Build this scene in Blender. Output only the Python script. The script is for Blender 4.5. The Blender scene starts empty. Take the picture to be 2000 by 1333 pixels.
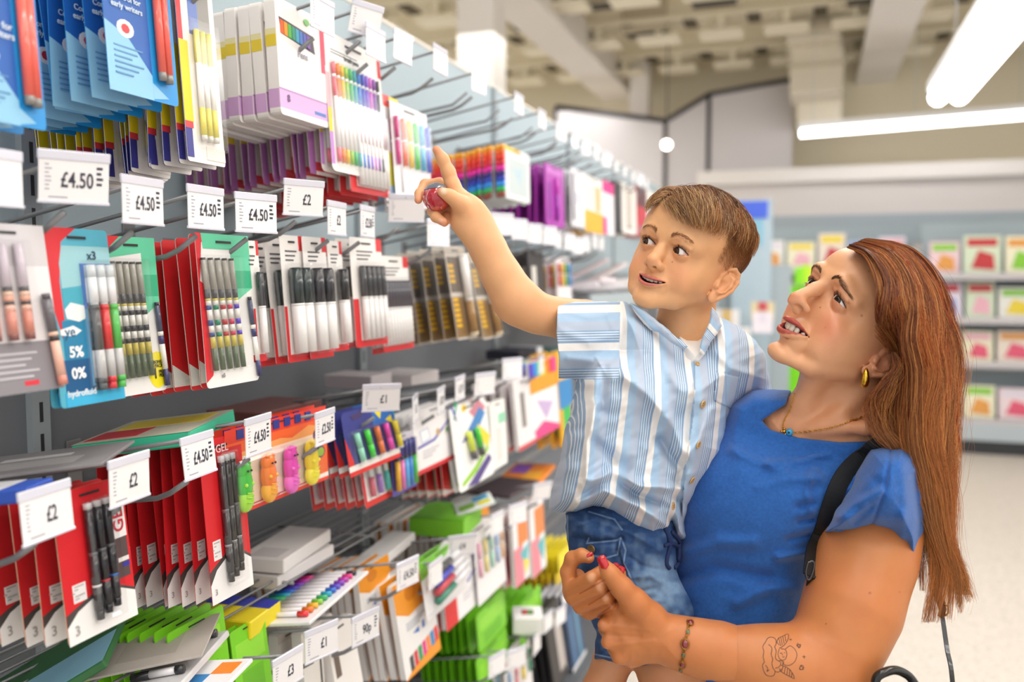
import bpy, math, random
import numpy as np
from mathutils import Vector, Matrix
from mathutils.bvhtree import BVHTree
random.seed(7); rng = np.random.default_rng(7)
F = 1700.0; PIT = math.atan(121.5 / F); YAW = math.atan(590 * math.cos(PIT) / F); CH = 1.52
_fl = np.array([-math.sin(YAW), math.cos(YAW), 0.0]); RT = np.array([math.cos(YAW), math.sin(YAW), 0.0]); Z0 = np.array([0, 0, 1.0])
FW = _fl * math.cos(PIT) - Z0 * math.sin(PIT); UP = Z0 * math.cos(PIT) + _fl * math.sin(PIT)
C0 = np.array([0, 0, CH])
def ray(x, y): return FW + RT * (x - 1000) / F + UP * (666.5 - y) / F
def P3(x, y, d): return C0 + ray(x, y) * d
def onX(x, y, X): r = ray(x, y); return C0 + r * (X / r[0])
def onY(x, y, Y): r = ray(x, y); return C0 + r * (Y / r[1])
def onZ(x, y, Z): r = ray(x, y); return C0 + r * ((Z - CH) / r[2])
def pix(p):
    q = np.asarray(p, float) - C0; d = q @ FW
    return 1000 + F * (q @ RT) / d, 666.5 - F * (q @ UP) / d, d
def to_world(V):                      # (n,3) px, py, depth -> world
    V = np.asarray(V, float); d = V[:, 2:3]
    return C0 + FW * d + RT * ((V[:, 0:1] - 1000) / F * d) + UP * ((666.5 - V[:, 1:2]) / F * d)
COL = bpy.context.scene.collection
# ---------------------------------------------------------------- materials
_M = {}
def srgb(h):
    if isinstance(h, str):
        h = h.lstrip('#'); c = [int(h[i:i + 2], 16) / 255 for i in (0, 2, 4)]
    else: c = list(h)
    return tuple((v / 12.92 if v <= .04045 else ((v + .055) / 1.055) ** 2.4) for v in c) + (1.0,)
def mat(name, col=None, rough=.5, metal=0., spec=.5, attr=False, bump=None, alpha=None, trans=0., sss=0., emit=None, estr=1., sheen=0., coat=0., noise=None):
    if name in _M: return _M[name]
    m = bpy.data.materials.new(name); m.use_nodes = True; nt = m.node_tree; b = nt.nodes['Principled BSDF']
    if col is not None: b.inputs['Base Color'].default_value = srgb(col)
    b.inputs['Roughness'].default_value = rough; b.inputs['Metallic'].default_value = metal
    b.inputs['Specular IOR Level'].default_value = spec
    if sheen: b.inputs['Sheen Weight'].default_value = sheen
    if coat: b.inputs['Coat Weight'].default_value = coat
    if trans: b.inputs['Transmission Weight'].default_value = trans
    if alpha is not None: b.inputs['Alpha'].default_value = alpha
    if sss:
        b.inputs['Subsurface Weight'].default_value = sss; b.inputs['Subsurface Radius'].default_value = (1, .35, .15); b.inputs['Subsurface Scale'].default_value = .006
    if emit:
        b.inputs['Emission Color'].default_value = srgb(emit); b.inputs['Emission Strength'].default_value = estr
    src = None
    if attr:
        a = nt.nodes.new('ShaderNodeAttribute'); a.attribute_name = 'Col'; src = a.outputs['Color']; nt.links.new(src, b.inputs['Base Color'])
    if noise:                          # (scale, amount): colour mottling
        tc = nt.nodes.new('ShaderNodeTexCoord'); n = nt.nodes.new('ShaderNodeTexNoise'); n.inputs['Scale'].default_value = noise[0]; n.inputs['Detail'].default_value = 5
        nt.links.new(tc.outputs['Object'], n.inputs['Vector'])
        mr = nt.nodes.new('ShaderNodeMapRange'); mr.inputs['From Min'].default_value = .3; mr.inputs['From Max'].default_value = .7
        mr.inputs['To Min'].default_value = 1 - noise[1]; mr.inputs['To Max'].default_value = 1 + noise[1] * .6
        nt.links.new(n.outputs['Fac'], mr.inputs['Value'])
        mx = nt.nodes.new('ShaderNodeMix'); mx.data_type = 'RGBA'; mx.blend_type = 'MULTIPLY'; mx.inputs['Factor'].default_value = 1
        if src: nt.links.new(src, mx.inputs['A'])
        else: mx.inputs['A'].default_value = srgb(col)
        nt.links.new(mr.outputs['Result'], mx.inputs['B']); nt.links.new(mx.outputs['Result'], b.inputs['Base Color'])
    if bump:                           # (scale, strength, distance)
        tc = nt.nodes.new('ShaderNodeTexCoord'); n = nt.nodes.new('ShaderNodeTexNoise'); n.inputs['Scale'].default_value = bump[0]; n.inputs['Detail'].default_value = 4
        nt.links.new(tc.outputs['Object'], n.inputs['Vector'])
        bp = nt.nodes.new('ShaderNodeBump'); bp.inputs['Strength'].default_value = bump[1]; bp.inputs['Distance'].default_value = bump[2]
        nt.links.new(n.outputs['Fac'], bp.inputs['Height']); nt.links.new(bp.outputs['Normal'], b.inputs['Normal'])
    _M[name] = m; return m
def cm(h, rough=.45, coat=0.): return mat('paint_' + h.lstrip('#') + ('_%d' % (rough * 100)), h, rough=rough, coat=coat)
# ---------------------------------------------------------------- objects
def tag(o, label=None, cat=None, group=None, kind=None):
    if label: o['label'] = label
    if cat: o['category'] = cat
    if group: o['group'] = group
    if kind: o['kind'] = kind
    return o
def empty(name, loc=(0, 0, 0), rot=(0, 0, 0)):
    o = bpy.data.objects.new(name, None); COL.objects.link(o); o.location = loc; o.rotation_euler = rot; o.empty_display_size = .05; return o
def link(name, me, parent=None, mats=()):
    for m in mats: me.materials.append(m)
    o = bpy.data.objects.new(name, me); COL.objects.link(o)
    if parent: o.parent = parent
    return o
def np_mesh(name, V, Q, parent=None, m=None, smooth=True, attrs=None, mi=None, mats=None, inv=None):
    V = np.asarray(V, np.float32); me = bpy.data.meshes.new(name)
    Q = np.asarray(Q, np.int32); k = Q.shape[1]
    me.vertices.add(len(V)); me.vertices.foreach_set('co', V.ravel())
    me.loops.add(Q.size); me.loops.foreach_set('vertex_index', Q.ravel())
    me.polygons.add(len(Q)); me.polygons.foreach_set('loop_start', np.arange(0, Q.size, k, dtype=np.int32))
    me.update(calc_edges=True)
    if smooth: me.polygons.foreach_set('use_smooth', np.ones(len(Q), bool))
    if mi is not None: me.polygons.foreach_set('material_index', np.asarray(mi, np.int32))
    for k2, v in (attrs or {}).items():
        v = np.asarray(v, np.float32)
        if v.ndim == 2:
            a = me.color_attributes.new(k2, 'FLOAT_COLOR', 'POINT')
            if v.shape[1] == 3: v = np.concatenate([v, np.ones((len(v), 1), np.float32)], 1)
            a.data.foreach_set('color', v.ravel())
        else:
            a = me.attributes.new(k2, 'FLOAT', 'POINT'); a.data.foreach_set('value', v)
    return link(name, me, parent, mats or ([m] if m else []))
class MB:                              # collects boxes, tubes, prisms into one mesh with material slots
    def __init__(s): s.v = []; s.f = []; s.mi = []; s.mats = []; s.sm = []
    def slot(s, m):
        if m not in s.mats: s.mats.append(m)
        return s.mats.index(m)
    def add(s, V, Fc, m, smooth=False):
        n = len(s.v); s.v += [tuple(map(float, p)) for p in V]; k = s.slot(m)
        for f in Fc: s.f.append([i + n for i in f]); s.mi.append(k); s.sm.append(smooth)
    def box(s, lo, hi, m, M=None):
        V = [(x, y, z) for z in (lo[2], hi[2]) for y in (lo[1], hi[1]) for x in (lo[0], hi[0])]
        if M is not None: V = [M @ Vector(p) for p in V]
        s.add(V, [(0, 2, 3, 1), (4, 5, 7, 6), (0, 1, 5, 4), (2, 6, 7, 3), (0, 4, 6, 2), (1, 3, 7, 5)], m)
    def bbox(s, lo, hi, m, b):         # bevelled box
        lo = np.array(lo, float); hi = np.array(hi, float); V = []; idx = {}
        for cx in (0, 1):
            for cy in (0, 1):
                for cz in (0, 1):
                    c = np.array([hi[0] if cx else lo[0], hi[1] if cy else lo[1], hi[2] if cz else lo[2]]); sg = np.array([1 - 2 * cx, 1 - 2 * cy, 1 - 2 * cz]) * b
                    for a in range(3):
                        q = c + sg; q[a] = c[a]; idx[(cx, cy, cz, a)] = len(V); V.append(q)
        Fs = []
        for a in range(3):
            o = [i for i in range(3) if i != a]
            for e in (0, 1):
                r = []
                for (p, q) in ((0, 0), (1, 0), (1, 1), (0, 1)):
                    k = [0, 0, 0]; k[a] = e; k[o[0]] = p; k[o[1]] = q; r.append(idx[(*k, a)])
                Fs.append(r)
            for p in (0, 1):
                for q in (0, 1):
                    k = [0, 0, 0]; k[o[0]] = p; k[o[1]] = q; k2 = list(k); k2[a] = 1
                    Fs.append([idx[(*k, o[0])], idx[(*k2, o[0])], idx[(*k2, o[1])], idx[(*k, o[1])]])
        for cx in (0, 1):
            for cy in (0, 1):
                for cz in (0, 1): Fs.append([idx[(cx, cy, cz, a)] for a in range(3)])
        cen = (lo + hi) / 2
        for r in Fs:
            p = np.array([V[i] for i in r]); n = np.cross(p[1] - p[0], p[2] - p[0])
            if n @ (p.mean(0) - cen) < 0: r.reverse()
        s.add(V, Fs, m)
    def tube(s, pts, r, m, n=8, smooth=True, cap=True, flat=1.0):
        V, Fc = tube_geo(pts, r, n, cap, flat); s.add(V, Fc, m, smooth)
    def prism(s, poly, z0, z1, m, fn=lambda x, y, z: (x, y, z)):   # extruded outline
        k = len(poly); V = [fn(x, y, z0) for x, y in poly] + [fn(x, y, z1) for x, y in poly]
        s.add(V, [list(range(k))[::-1], list(range(k, 2 * k))] + [(i, (i + 1) % k, k + (i + 1) % k, k + i) for i in range(k)], m)
    def ball(s, c, r, m, n=10, sc=(1, 1, 1)):
        V = []; Fc = []
        for i in range(n + 1):
            t = math.pi * i / n
            for j in range(2 * n):
                p = math.pi * j / n; V.append((c[0] + r * sc[0] * math.sin(t) * math.cos(p), c[1] + r * sc[1] * math.sin(t) * math.sin(p), c[2] + r * sc[2] * math.cos(t)))
        for i in range(n):
            for j in range(2 * n):
                a = i * 2 * n + j; b = i * 2 * n + (j + 1) % (2 * n); Fc.append((a, a + 2 * n, b + 2 * n, b))
        s.add(V, Fc, m, True)
    def build(s, name, parent=None):
        me = bpy.data.meshes.new(name); me.from_pydata(s.v, [], s.f)
        me.polygons.foreach_set('material_index', s.mi); me.polygons.foreach_set('use_smooth', s.sm); me.update()
        return link(name, me, parent, s.mats)
def tube_geo(pts, r, n=8, cap=True, flat=1.0):
    pts = [np.array(p, float) for p in pts]; k = len(pts); rs = r if hasattr(r, '__len__') else [r] * k
    V = []; Fc = []; prev = None
    for i, p in enumerate(pts):
        t = pts[min(i + 1, k - 1)] - pts[max(i - 1, 0)]; t = t / (np.linalg.norm(t) + 1e-12)
        if prev is None:
            a = np.array([0, 0, 1.]) if abs(t[2]) < .9 else np.array([1., 0, 0]); u = np.cross(t, a)
        else: u = prev - t * (prev @ t)
        u /= np.linalg.norm(u) + 1e-12; prev = u; w = np.cross(t, u)
        for j in range(n):
            an = 2 * math.pi * j / n; V.append(p + rs[i] * (u * math.cos(an) + w * math.sin(an) * flat))
    for i in range(k - 1):
        for j in range(n):
            a = i * n + j; b = i * n + (j + 1) % n; Fc.append((a, b, b + n, a + n))
    if cap: Fc += [tuple(range(n))[::-1], tuple((k - 1) * n + j for j in range(n))]
    return V, Fc
def smooth_pts(P, n=8):                # Catmull-Rom through the points
    P = np.asarray(P, float); Q = np.vstack([2 * P[0] - P[1], P, 2 * P[-1] - P[-2]]); out = []
    for i in range(1, len(Q) - 2):
        for j in range(n):
            t = j / n; out.append(.5 * ((2 * Q[i]) + (-Q[i - 1] + Q[i + 1]) * t + (2 * Q[i - 1] - 5 * Q[i] + 4 * Q[i + 1] - Q[i + 2]) * t * t + (-Q[i - 1] + 3 * Q[i] - 3 * Q[i + 1] + Q[i + 2]) * t ** 3))
    out.append(Q[-2]); return np.array(out)
def text_mesh(name, s, size, m, parent=None, loc=(0, 0, 0), rot=None, align='CENTER', ext=.0001, bold=0., sx=1.):
    c = bpy.data.curves.new(name + '_c', 'FONT'); c.body = s; c.size = size; c.align_x = align; c.align_y = 'CENTER'; c.extrude = ext; c.offset = bold; c.resolution_u = 3
    o = bpy.data.objects.new('tmp_text', c); COL.objects.link(o)
    dg = bpy.context.evaluated_depsgraph_get(); dg.update(); me = bpy.data.meshes.new_from_object(o.evaluated_get(dg))
    bpy.data.objects.remove(o); me.materials.clear()
    if sx != 1.: me.transform(Matrix.Diagonal((sx, 1, 1, 1)))
    r = link(name, me, parent, [m]); r.location = loc
    if rot is not None: r.rotation_euler = rot
    return r
def copy_tree(o, parent=None):
    c = o.copy(); COL.objects.link(c)
    if parent is not None: c.parent = parent
    for ch in list(o.children): copy_tree(ch, c)
    return c
# ---------------------------------------------------------------- implicit surfaces on a grid of (px, py, depth)
def smin(a, b, k):
    h = np.maximum(k - np.abs(a - b), 0); return np.minimum(a, b) - h * h / (4 * k)
def smax(a, b, k): return -smin(-a, -b, k)
def poly_sd(poly, X, Y):               # signed 2D distance, negative inside
    P = np.asarray(poly, np.float32); d = np.full(X.shape, 1e9, np.float32); ins = np.zeros(X.shape, bool)
    for i in range(len(P)):
        a = P[i]; b = P[(i + 1) % len(P)]; e = b - a; L = float(e @ e) + 1e-9
        wx = X - a[0]; wy = Y - a[1]; t = np.clip((wx * e[0] + wy * e[1]) / L, 0, 1)
        d = np.minimum(d, (wx - e[0] * t) ** 2 + (wy - e[1] * t) ** 2)
        c = ((a[1] > Y) != (b[1] > Y))
        if abs(e[1]) > 1e-9: ins ^= c & (X < a[0] + (Y - a[1]) * e[0] / e[1])
    d = np.sqrt(d); return np.where(ins, -d, d)
def line_sd(pts, X, Y):                # distance to an open polyline
    P = np.asarray(pts, np.float32); d = np.full(X.shape, 1e9, np.float32)
    for i in range(len(P) - 1):
        a = P[i]; e = P[i + 1] - a; L = float(e @ e) + 1e-9; wx = X - a[0]; wy = Y - a[1]
        t = np.clip((wx * e[0] + wy * e[1]) / L, 0, 1); d = np.minimum(d, (wx - e[0] * t) ** 2 + (wy - e[1] * t) ** 2)
    return np.sqrt(d)
class Field:
    def __init__(s, x0, x1, y0, y1, d0, d1, sp=2., sd=.0016):
        s.o = np.array([x0, y0, d0]); s.h = np.array([sp, sp, sd]); n = [int((x1 - x0) / sp) + 2, int((y1 - y0) / sp) + 2, int((d1 - d0) / sd) + 2]; s.n = n
        s.gx = (x0 + sp * np.arange(n[0])).astype(np.float32); s.gy = (y0 + sp * np.arange(n[1])).astype(np.float32); s.gd = (d0 + sd * np.arange(n[2])).astype(np.float32)
        s.f = np.full(n, 1.0, np.float32); s.X2, s.Y2 = np.meshgrid(s.gx, s.gy, indexing='ij')
    def reg(s, C, r):                  # slice around metric points C (m,3)=(x,y,z) with radius r
        C = np.atleast_2d(C); lo = C.min(0) - r; hi = C.max(0) + r; dn = max(lo[1], .2)
        xs = [1000 + F * v / d for v in (lo[0], hi[0]) for d in (dn, hi[1])]; ys = [666.5 - F * v / d for v in (lo[2], hi[2]) for d in (dn, hi[1])]
        sl = []
        for k, (a, b) in enumerate(((min(xs), max(xs)), (min(ys), max(ys)), (lo[1], hi[1]))):
            i0 = max(0, int((a - s.o[k]) / s.h[k]) - 1); i1 = min(s.n[k], int((b - s.o[k]) / s.h[k]) + 2)
            if i1 <= i0: return None
            sl.append(slice(i0, i1))
        return tuple(sl)
    def xyz(s, sl):
        d = s.gd[sl[2]][None, None, :]; return (s.gx[sl[0]][:, None, None] - 1000) / F * d, d, (666.5 - s.gy[sl[1]][None, :, None]) / F * d
    def put(s, sl, g, k, op='add'):
        f = s.f[sl]
        if op == 'add': s.f[sl] = smin(f, g, k) if k > 0 else np.minimum(f, g)
        else: s.f[sl] = smax(f, -g, k) if k > 0 else np.maximum(f, -g)
    # primitives; points as (px, py, depth), radii in px at that depth
    def chain(s, pts, k=.004, op='add', sq=1., kin=None):
        P = np.array([[p[0], p[1], p[2]] for p in pts], float); R = np.array([p[3] * p[2] / F for p in pts]); C = c_of(P); m = R.max() + max(k, .004) * 1.5
        for i in range(len(P) - 1 if len(P) > 1 else 1):
            a = C[i]; b = C[min(i + 1, len(C) - 1)]; ra = R[i]; rb = R[min(i + 1, len(R) - 1)]; sl = s.reg(np.array([a, b]), m)
            if sl is None: continue
            x, y, z = s.xyz(sl); e = b - a; L = e @ e + 1e-12
            if sq != 1.:               # flatten along depth
                t = np.clip(((x - a[0]) * e[0] + (z - a[2]) * e[2] + (y - a[1]) * e[1]) / L, 0, 1)
                g = np.sqrt((x - a[0] - e[0] * t) ** 2 + ((y - a[1] - e[1] * t) / sq) ** 2 + (z - a[2] - e[2] * t) ** 2) - (ra + (rb - ra) * t)
                g = g * min(1, sq)
            else:
                t = np.clip(((x - a[0]) * e[0] + (y - a[1]) * e[1] + (z - a[2]) * e[2]) / L, 0, 1)
                g = np.sqrt((x - a[0] - e[0] * t) ** 2 + (y - a[1] - e[1] * t) ** 2 + (z - a[2] - e[2] * t) ** 2) - (ra + (rb - ra) * t)
            s.put(sl, g.astype(np.float32), k if (i == 0 or kin is None) else kin, op)
    def inflate(s, poly, dc, T, W, k=.004, op='add', disp=None, gx=0., gy=0., p0=(0, 0), flatten=1.):
        poly = np.asarray(poly, float); lo = poly.min(0) - 14; hi = poly.max(0) + 14
        i0, i1 = [int(np.clip((v - s.o[0]) / s.h[0], 0, s.n[0])) for v in (lo[0], hi[0])]; j0, j1 = [int(np.clip((v - s.o[1]) / s.h[1], 0, s.n[1])) for v in (lo[1], hi[1])]
        X = s.X2[i0:i1, j0:j1]; Y = s.Y2[i0:i1, j0:j1]; sd = poly_sd(poly, X, Y) * (dc / F)
        c = dc + gx * (X - p0[0]) + gy * (Y - p0[1])
        u = np.maximum(sd + W, 0) / W
        dz = np.abs(s.gd[None, None, :] - c[:, :, None]) / T
        g = (np.sqrt(u[:, :, None] ** 2 + dz ** 2) - 1) * min(T, W)
        if disp is not None: g = g - disp(X, Y)[:, :, None]
        s.put((slice(i0, i1), slice(j0, j1), slice(0, s.n[2])), g.astype(np.float32), k, op)
    def mesh(s, relax=1):
        f = s.f; sg = f < 0; c = np.zeros([n - 1 for n in s.n], np.uint8); O = [(i, j, k) for i in (0, 1) for j in (0, 1) for k in (0, 1)]
        def sh(a, o, m=None): return a[o[0]:o[0] + s.n[0] - 1, o[1]:o[1] + s.n[1] - 1, o[2]:o[2] + s.n[2] - 1]
        for o in O: c += sh(sg, o)
        idx = np.argwhere((c > 0) & (c < 8)); vid = np.full(c.shape, -1, np.int32); vid[tuple(idx.T)] = np.arange(len(idx))
        pos = np.zeros((len(idx), 3)); cnt = np.zeros(len(idx))
        for a in O:
            for ax in range(3):
                if a[ax]: continue
                b = list(a); b[ax] = 1
                fa = f[idx[:, 0] + a[0], idx[:, 1] + a[1], idx[:, 2] + a[2]]; fb = f[idx[:, 0] + b[0], idx[:, 1] + b[1], idx[:, 2] + b[2]]
                cr = (fa < 0) != (fb < 0); t = np.where(cr, fa / np.where(cr, fa - fb, 1), 0)
                p = np.array(a, float)[None, :].repeat(len(idx), 0); p[:, ax] += t; pos += p * cr[:, None]; cnt += cr
        V = idx + pos / cnt[:, None]; Q = []
        for ax in range(3):
            u, v = [(1, 2), (2, 0), (0, 1)][ax]
            sa = [slice(0, n) for n in sg.shape]; sb = list(sa); sa[ax] = slice(0, -1); sb[ax] = slice(1, None)
            A = sg[tuple(sa)]; B = sg[tuple(sb)]; E = np.argwhere(A != B)
            E = E[(E[:, u] > 0) & (E[:, v] > 0) & (E[:, u] < s.n[u] - 1) & (E[:, v] < s.n[v] - 1)]
            ins = A[tuple(E.T)]
            def g(du, dv):
                e = E.copy(); e[:, u] -= du; e[:, v] -= dv; return vid[tuple(e.T)]
            q = np.stack([g(1, 1), g(0, 1), g(0, 0), g(1, 0)], 1); q[~ins] = q[~ins][:, ::-1]; Q.append(q)
        Q = np.vstack(Q)
        # px axis right, py axis DOWN, depth away: the (px,py,d) frame is right-handed as (x,-z,y)
        for _ in range(relax):
            acc = np.zeros_like(V); n = np.zeros(len(V))
            for a, b in ((0, 1), (1, 2), (2, 3), (3, 0)):
                for i, j in ((a, b), (b, a)):
                    for k in range(3): acc[:, k] += np.bincount(Q[:, i], V[Q[:, j], k], len(V))
                    n += np.bincount(Q[:, i], minlength=len(V))
            V = .5 * V + .5 * acc / np.maximum(n, 1)[:, None]
        return s.o + V * s.h, Q
def c_of(P):                           # (px,py,d) -> camera metric (x right, y depth, z up)
    P = np.atleast_2d(np.asarray(P, float)); d = P[:, 2]; return np.stack([(P[:, 0] - 1000) / F * d, d, (666.5 - P[:, 1]) / F * d], 1)
def p_of(C): C = np.atleast_2d(C); return np.stack([1000 + F * C[:, 0] / C[:, 1], 666.5 - F * C[:, 2] / C[:, 1], C[:, 1]], 1)
def vnoise(X, Y, sc, seed=0):          # smooth 2D value noise
    r = np.random.default_rng(seed); T = r.random((64, 64)).astype(np.float32) * 2 - 1; x = X / sc + 100; y = Y / sc + 100
    xi = np.floor(x).astype(int); yi = np.floor(y).astype(int); u = x - xi; v = y - yi; u = u * u * (3 - 2 * u); v = v * v * (3 - 2 * v)
    g = lambda a, b: T[a % 64, b % 64]
    return (g(xi, yi) * (1 - u) + g(xi + 1, yi) * u) * (1 - v) + (g(xi, yi + 1) * (1 - u) + g(xi + 1, yi + 1) * u) * v
def ridges(X, Y, lst):                 # lst of (points, width px, height m): rounded folds along lines
    o = np.zeros_like(X)
    for pts, w, h in lst:
        d = line_sd(pts, X, Y); o += h * np.exp(-(d / w) ** 2)
    return o
def join_meshes(L):                    # one mesh; islands are tied together inside the clothing
    V = []; Q = []; n = 0; off = []
    for v, q in L: V.append(v); Q.append(q + n); off.append(n); n += len(v)
    ex = []
    for k, (v, q) in enumerate(L[1:], 1):
        best = None
        for j in range(k):
            w, qw = L[j]; iw = np.arange(0, len(w), max(1, len(w) // 900)); iv = np.arange(0, len(v), max(1, len(v) // 900))
            D = ((w[iw][:, None] - v[iv][None]) ** 2 * np.array([1, 1, 6e5])).sum(-1); a, b = np.unravel_index(np.argmin(D), D.shape)
            if best is None or D[a, b] < best[0]: best = (D[a, b], j, int(iw[a]), int(iv[b]))
        _, j, a, b = best; qa = L[j][1][(L[j][1] == a).any(1)][0]; qb = q[(q == b).any(1)][0]; ex.append([qa[0] + off[j], qa[1] + off[j], qb[1] + off[k], qb[0] + off[k]])
    return np.vstack(V), np.vstack(Q + [np.array(ex)])
class Surf:                            # a built surface to lay details on
    def __init__(s, V, Q): s.V = to_world(V); s.t = BVHTree.FromPolygons([tuple(p) for p in s.V], [tuple(int(i) for i in q) for q in Q])
    def at(s, x, y, lift=0.):
        d = Vector(ray(x, y)).normalized(); h = s.t.ray_cast(Vector(C0), d)
        if h[0] is None: return None, None
        n = h[1]; n = -n if n.dot(d) > 0 else n
        return np.array(h[0] + n * lift), np.array(n)
    def near(s, p):
        h = s.t.find_nearest(Vector(p)); return h
# ---------------------------------------------------------------- heads
class Head:
    def __init__(s, R, sc, pos, lm_px, lm_c, sig=55., reg=.35):
        s.R = np.array(R, float); s.sc = sc; s.pos = np.array(pos, float)    # camera metric position of the head centre
        T = np.array(lm_px, float); Mp = p_of(s.cam(np.array(lm_c, float)))[:, :2]; s.T = T; s.sig = sig
        K = np.exp(-((T[:, None] - T[None]) ** 2).sum(-1) / (2 * sig ** 2)) + np.eye(len(T)) * reg; s.W = np.linalg.solve(K, T - Mp)
    def cam(s, q): return (np.atleast_2d(q) * s.sc) @ s.R.T + s.pos
    def disp(s, X, Y):
        dx = np.zeros_like(X, dtype=np.float32); dy = dx.copy()
        for (tx, ty), (wx, wy) in zip(s.T, s.W):
            e = np.exp(-((X - tx) ** 2 + (Y - ty) ** 2) / (2 * s.sig ** 2)); dx += wx * e; dy += wy * e
        return dx, dy
    def fwd(s, q):                     # canonical -> (px,py,d), with the warp
        p = p_of(s.cam(q)); t = p.copy()
        for _ in range(10):
            dx, dy = s.disp(t[:, 0], t[:, 1]); t[:, 0] = p[:, 0] + dx; t[:, 1] = p[:, 1] + dy
        return t
    def inv(s, fld, sl):               # grid region -> canonical coordinates
        X = fld.X2[sl[0], sl[1]]; Y = fld.Y2[sl[0], sl[1]]; dx, dy = s.disp(X, Y); X = (X - dx)[:, :, None]; Y = (Y - dy)[:, :, None]; d = fld.gd[sl[2]][None, None, :]
        x = (X - 1000) / F * d - s.pos[0]; y = d - s.pos[1]; z = (666.5 - Y) / F * d - s.pos[2]; R = s.R / s.sc
        return [(x * R[0, i] + y * R[1, i] + z * R[2, i]).astype(np.float32) for i in range(3)]
    def begin(s, fld): s.fld = fld
    def _reg(s, C, r):
        C = np.atleast_2d(C); Q = p_of(s.cam(C)); Fp = s.fwd(C); P = np.vstack([Q, Fp]); rr = r * s.sc; fld = s.fld; sl = []
        dm = P[:, 2].min() - rr; pr = rr * F / dm + 8
        for k, (a, b) in enumerate(((P[:, 0].min() - pr, P[:, 0].max() + pr), (P[:, 1].min() - pr, P[:, 1].max() + pr), (P[:, 2].min() - rr, P[:, 2].max() + rr))):
            i0 = max(0, int((a - fld.o[k]) / fld.h[k]) - 1); i1 = min(fld.n[k], int((b - fld.o[k]) / fld.h[k]) + 2)
            if i1 <= i0: return None
            sl.append(slice(i0, i1))
        return tuple(sl)
    def ell(s, c, r, k=.006, op='add', rot=None):
        sl = s._reg([c], max(r) + k * 1.5)
        if sl is None: return
        q = s.inv(s.fld, sl); p = [q[i] - c[i] for i in range(3)]
        if rot is not None:
            M = np.array(rot); p = [p[0] * M[0, i] + p[1] * M[1, i] + p[2] * M[2, i] for i in range(3)]
        k0 = np.sqrt(sum((p[i] / r[i]) ** 2 for i in range(3))); k1 = np.sqrt(sum((p[i] / r[i] ** 2) ** 2 for i in range(3))) + 1e-9
        s.fld.put(sl, (k0 * (k0 - 1) / k1).astype(np.float32), k, op)
    def cone(s, pts, rs, k=.004, op='add', sym=True, sq=None):
        for sg in ((1, -1) if sym else (1,)):
            P = np.array(pts, float) * np.array([sg, 1, 1]); m = max(rs) + k * 1.5 + .002
            for i in range(max(1, len(P) - 1)):
                a = P[i]; b = P[min(i + 1, len(P) - 1)]; ra = rs[i]; rb = rs[min(i + 1, len(rs) - 1)]; sl = s._reg([a, b], m)
                if sl is None: continue
                q = s.inv(s.fld, sl); e = b - a; L = e @ e + 1e-12; t = np.clip(sum((q[j] - a[j]) * e[j] for j in range(3)) / L, 0, 1)
                w = sq or (1, 1, 1)
                g = np.sqrt(sum(((q[j] - a[j] - e[j] * t) / w[j]) ** 2 for j in range(3))) - (ra + (rb - ra) * t)
                s.fld.put(sl, g.astype(np.float32), k, op)
    def ells(s, c, r, k=.006, op='add', rot=None):
        s.ell(c, r, k, op, rot); M = None
        if rot is not None: M = np.array(rot) * np.array([[-1], [1], [1]]) 
        s.ell((-c[0], c[1], c[2]), r, k, op, M)
def rotm(ax, ay=0., az=0.): return np.array(Matrix.Rotation(az, 3, 'Z') @ Matrix.Rotation(ay, 3, 'Y') @ Matrix.Rotation(ax, 3, 'X'))
A_ = np.array
def ear_shape(H, c, sc, tilt=.3, out=.42, sides=(1, -1)):
    for sg in sides:
        v = A_([0, tilt, 1.]); v /= np.linalg.norm(v); u = A_([sg * out, 1., -tilt]); u /= np.linalg.norm(u); n = np.cross(u, v) * sg; n /= np.linalg.norm(n)
        if n[0] * sg < 0: n = -n
        c3 = A_([sg * c[0], c[1], c[2]]); q = lambda a, b, w=0.: c3 + (u * a + v * b + n * w) * .001 * sc
        M = np.stack([u, v, n], 1)
        H.ell(q(13, 1), (A_([14.5, 27, 3.6]) * .001 * sc), .002, rot=M)
        H.ell(q(9, -24, 0), A_([8, 8.5, 4]) * .001 * sc, .004, rot=M)
        H.cone([q(4, -2, 1), q(1, 10, 1), q(4, 22, 2), q(13, 28, 2.2), q(22, 25, 2.6), q(27.5, 14, 3), q(27, 0, 3), q(22, -12, 2.5), q(16, -22, 1.5)], [.0028 * sc] + [.0033 * sc] * 6 + [.003 * sc, .003 * sc], .0015, sym=False)
        H.cone([q(11, 19, 3), q(19, 14, 4), q(21, 3, 4.5), q(17, -8, 4), q(10, -14, 4)], [.0018 * sc, .0028 * sc, .003 * sc, .003 * sc, .0035 * sc], .002, sym=False)
        H.ell(q(10, -2, 6.5), A_([7.5, 10, 6.5]) * .001 * sc, .002, 'sub', M)
        H.ell(q(14, 20.5, 5.5), A_([6, 3.5, 3]) * .001 * sc, .0015, 'sub', M)
        H.cone([q(24, 18, 5), q(24.5, 2, 5)], [.0013 * sc, .001 * sc], .001, 'sub', sym=False)
        H.cone([q(2, -3, 2.5), q(3, -8, 3)], [.0035 * sc, .004 * sc], .003, sym=False)
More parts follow.
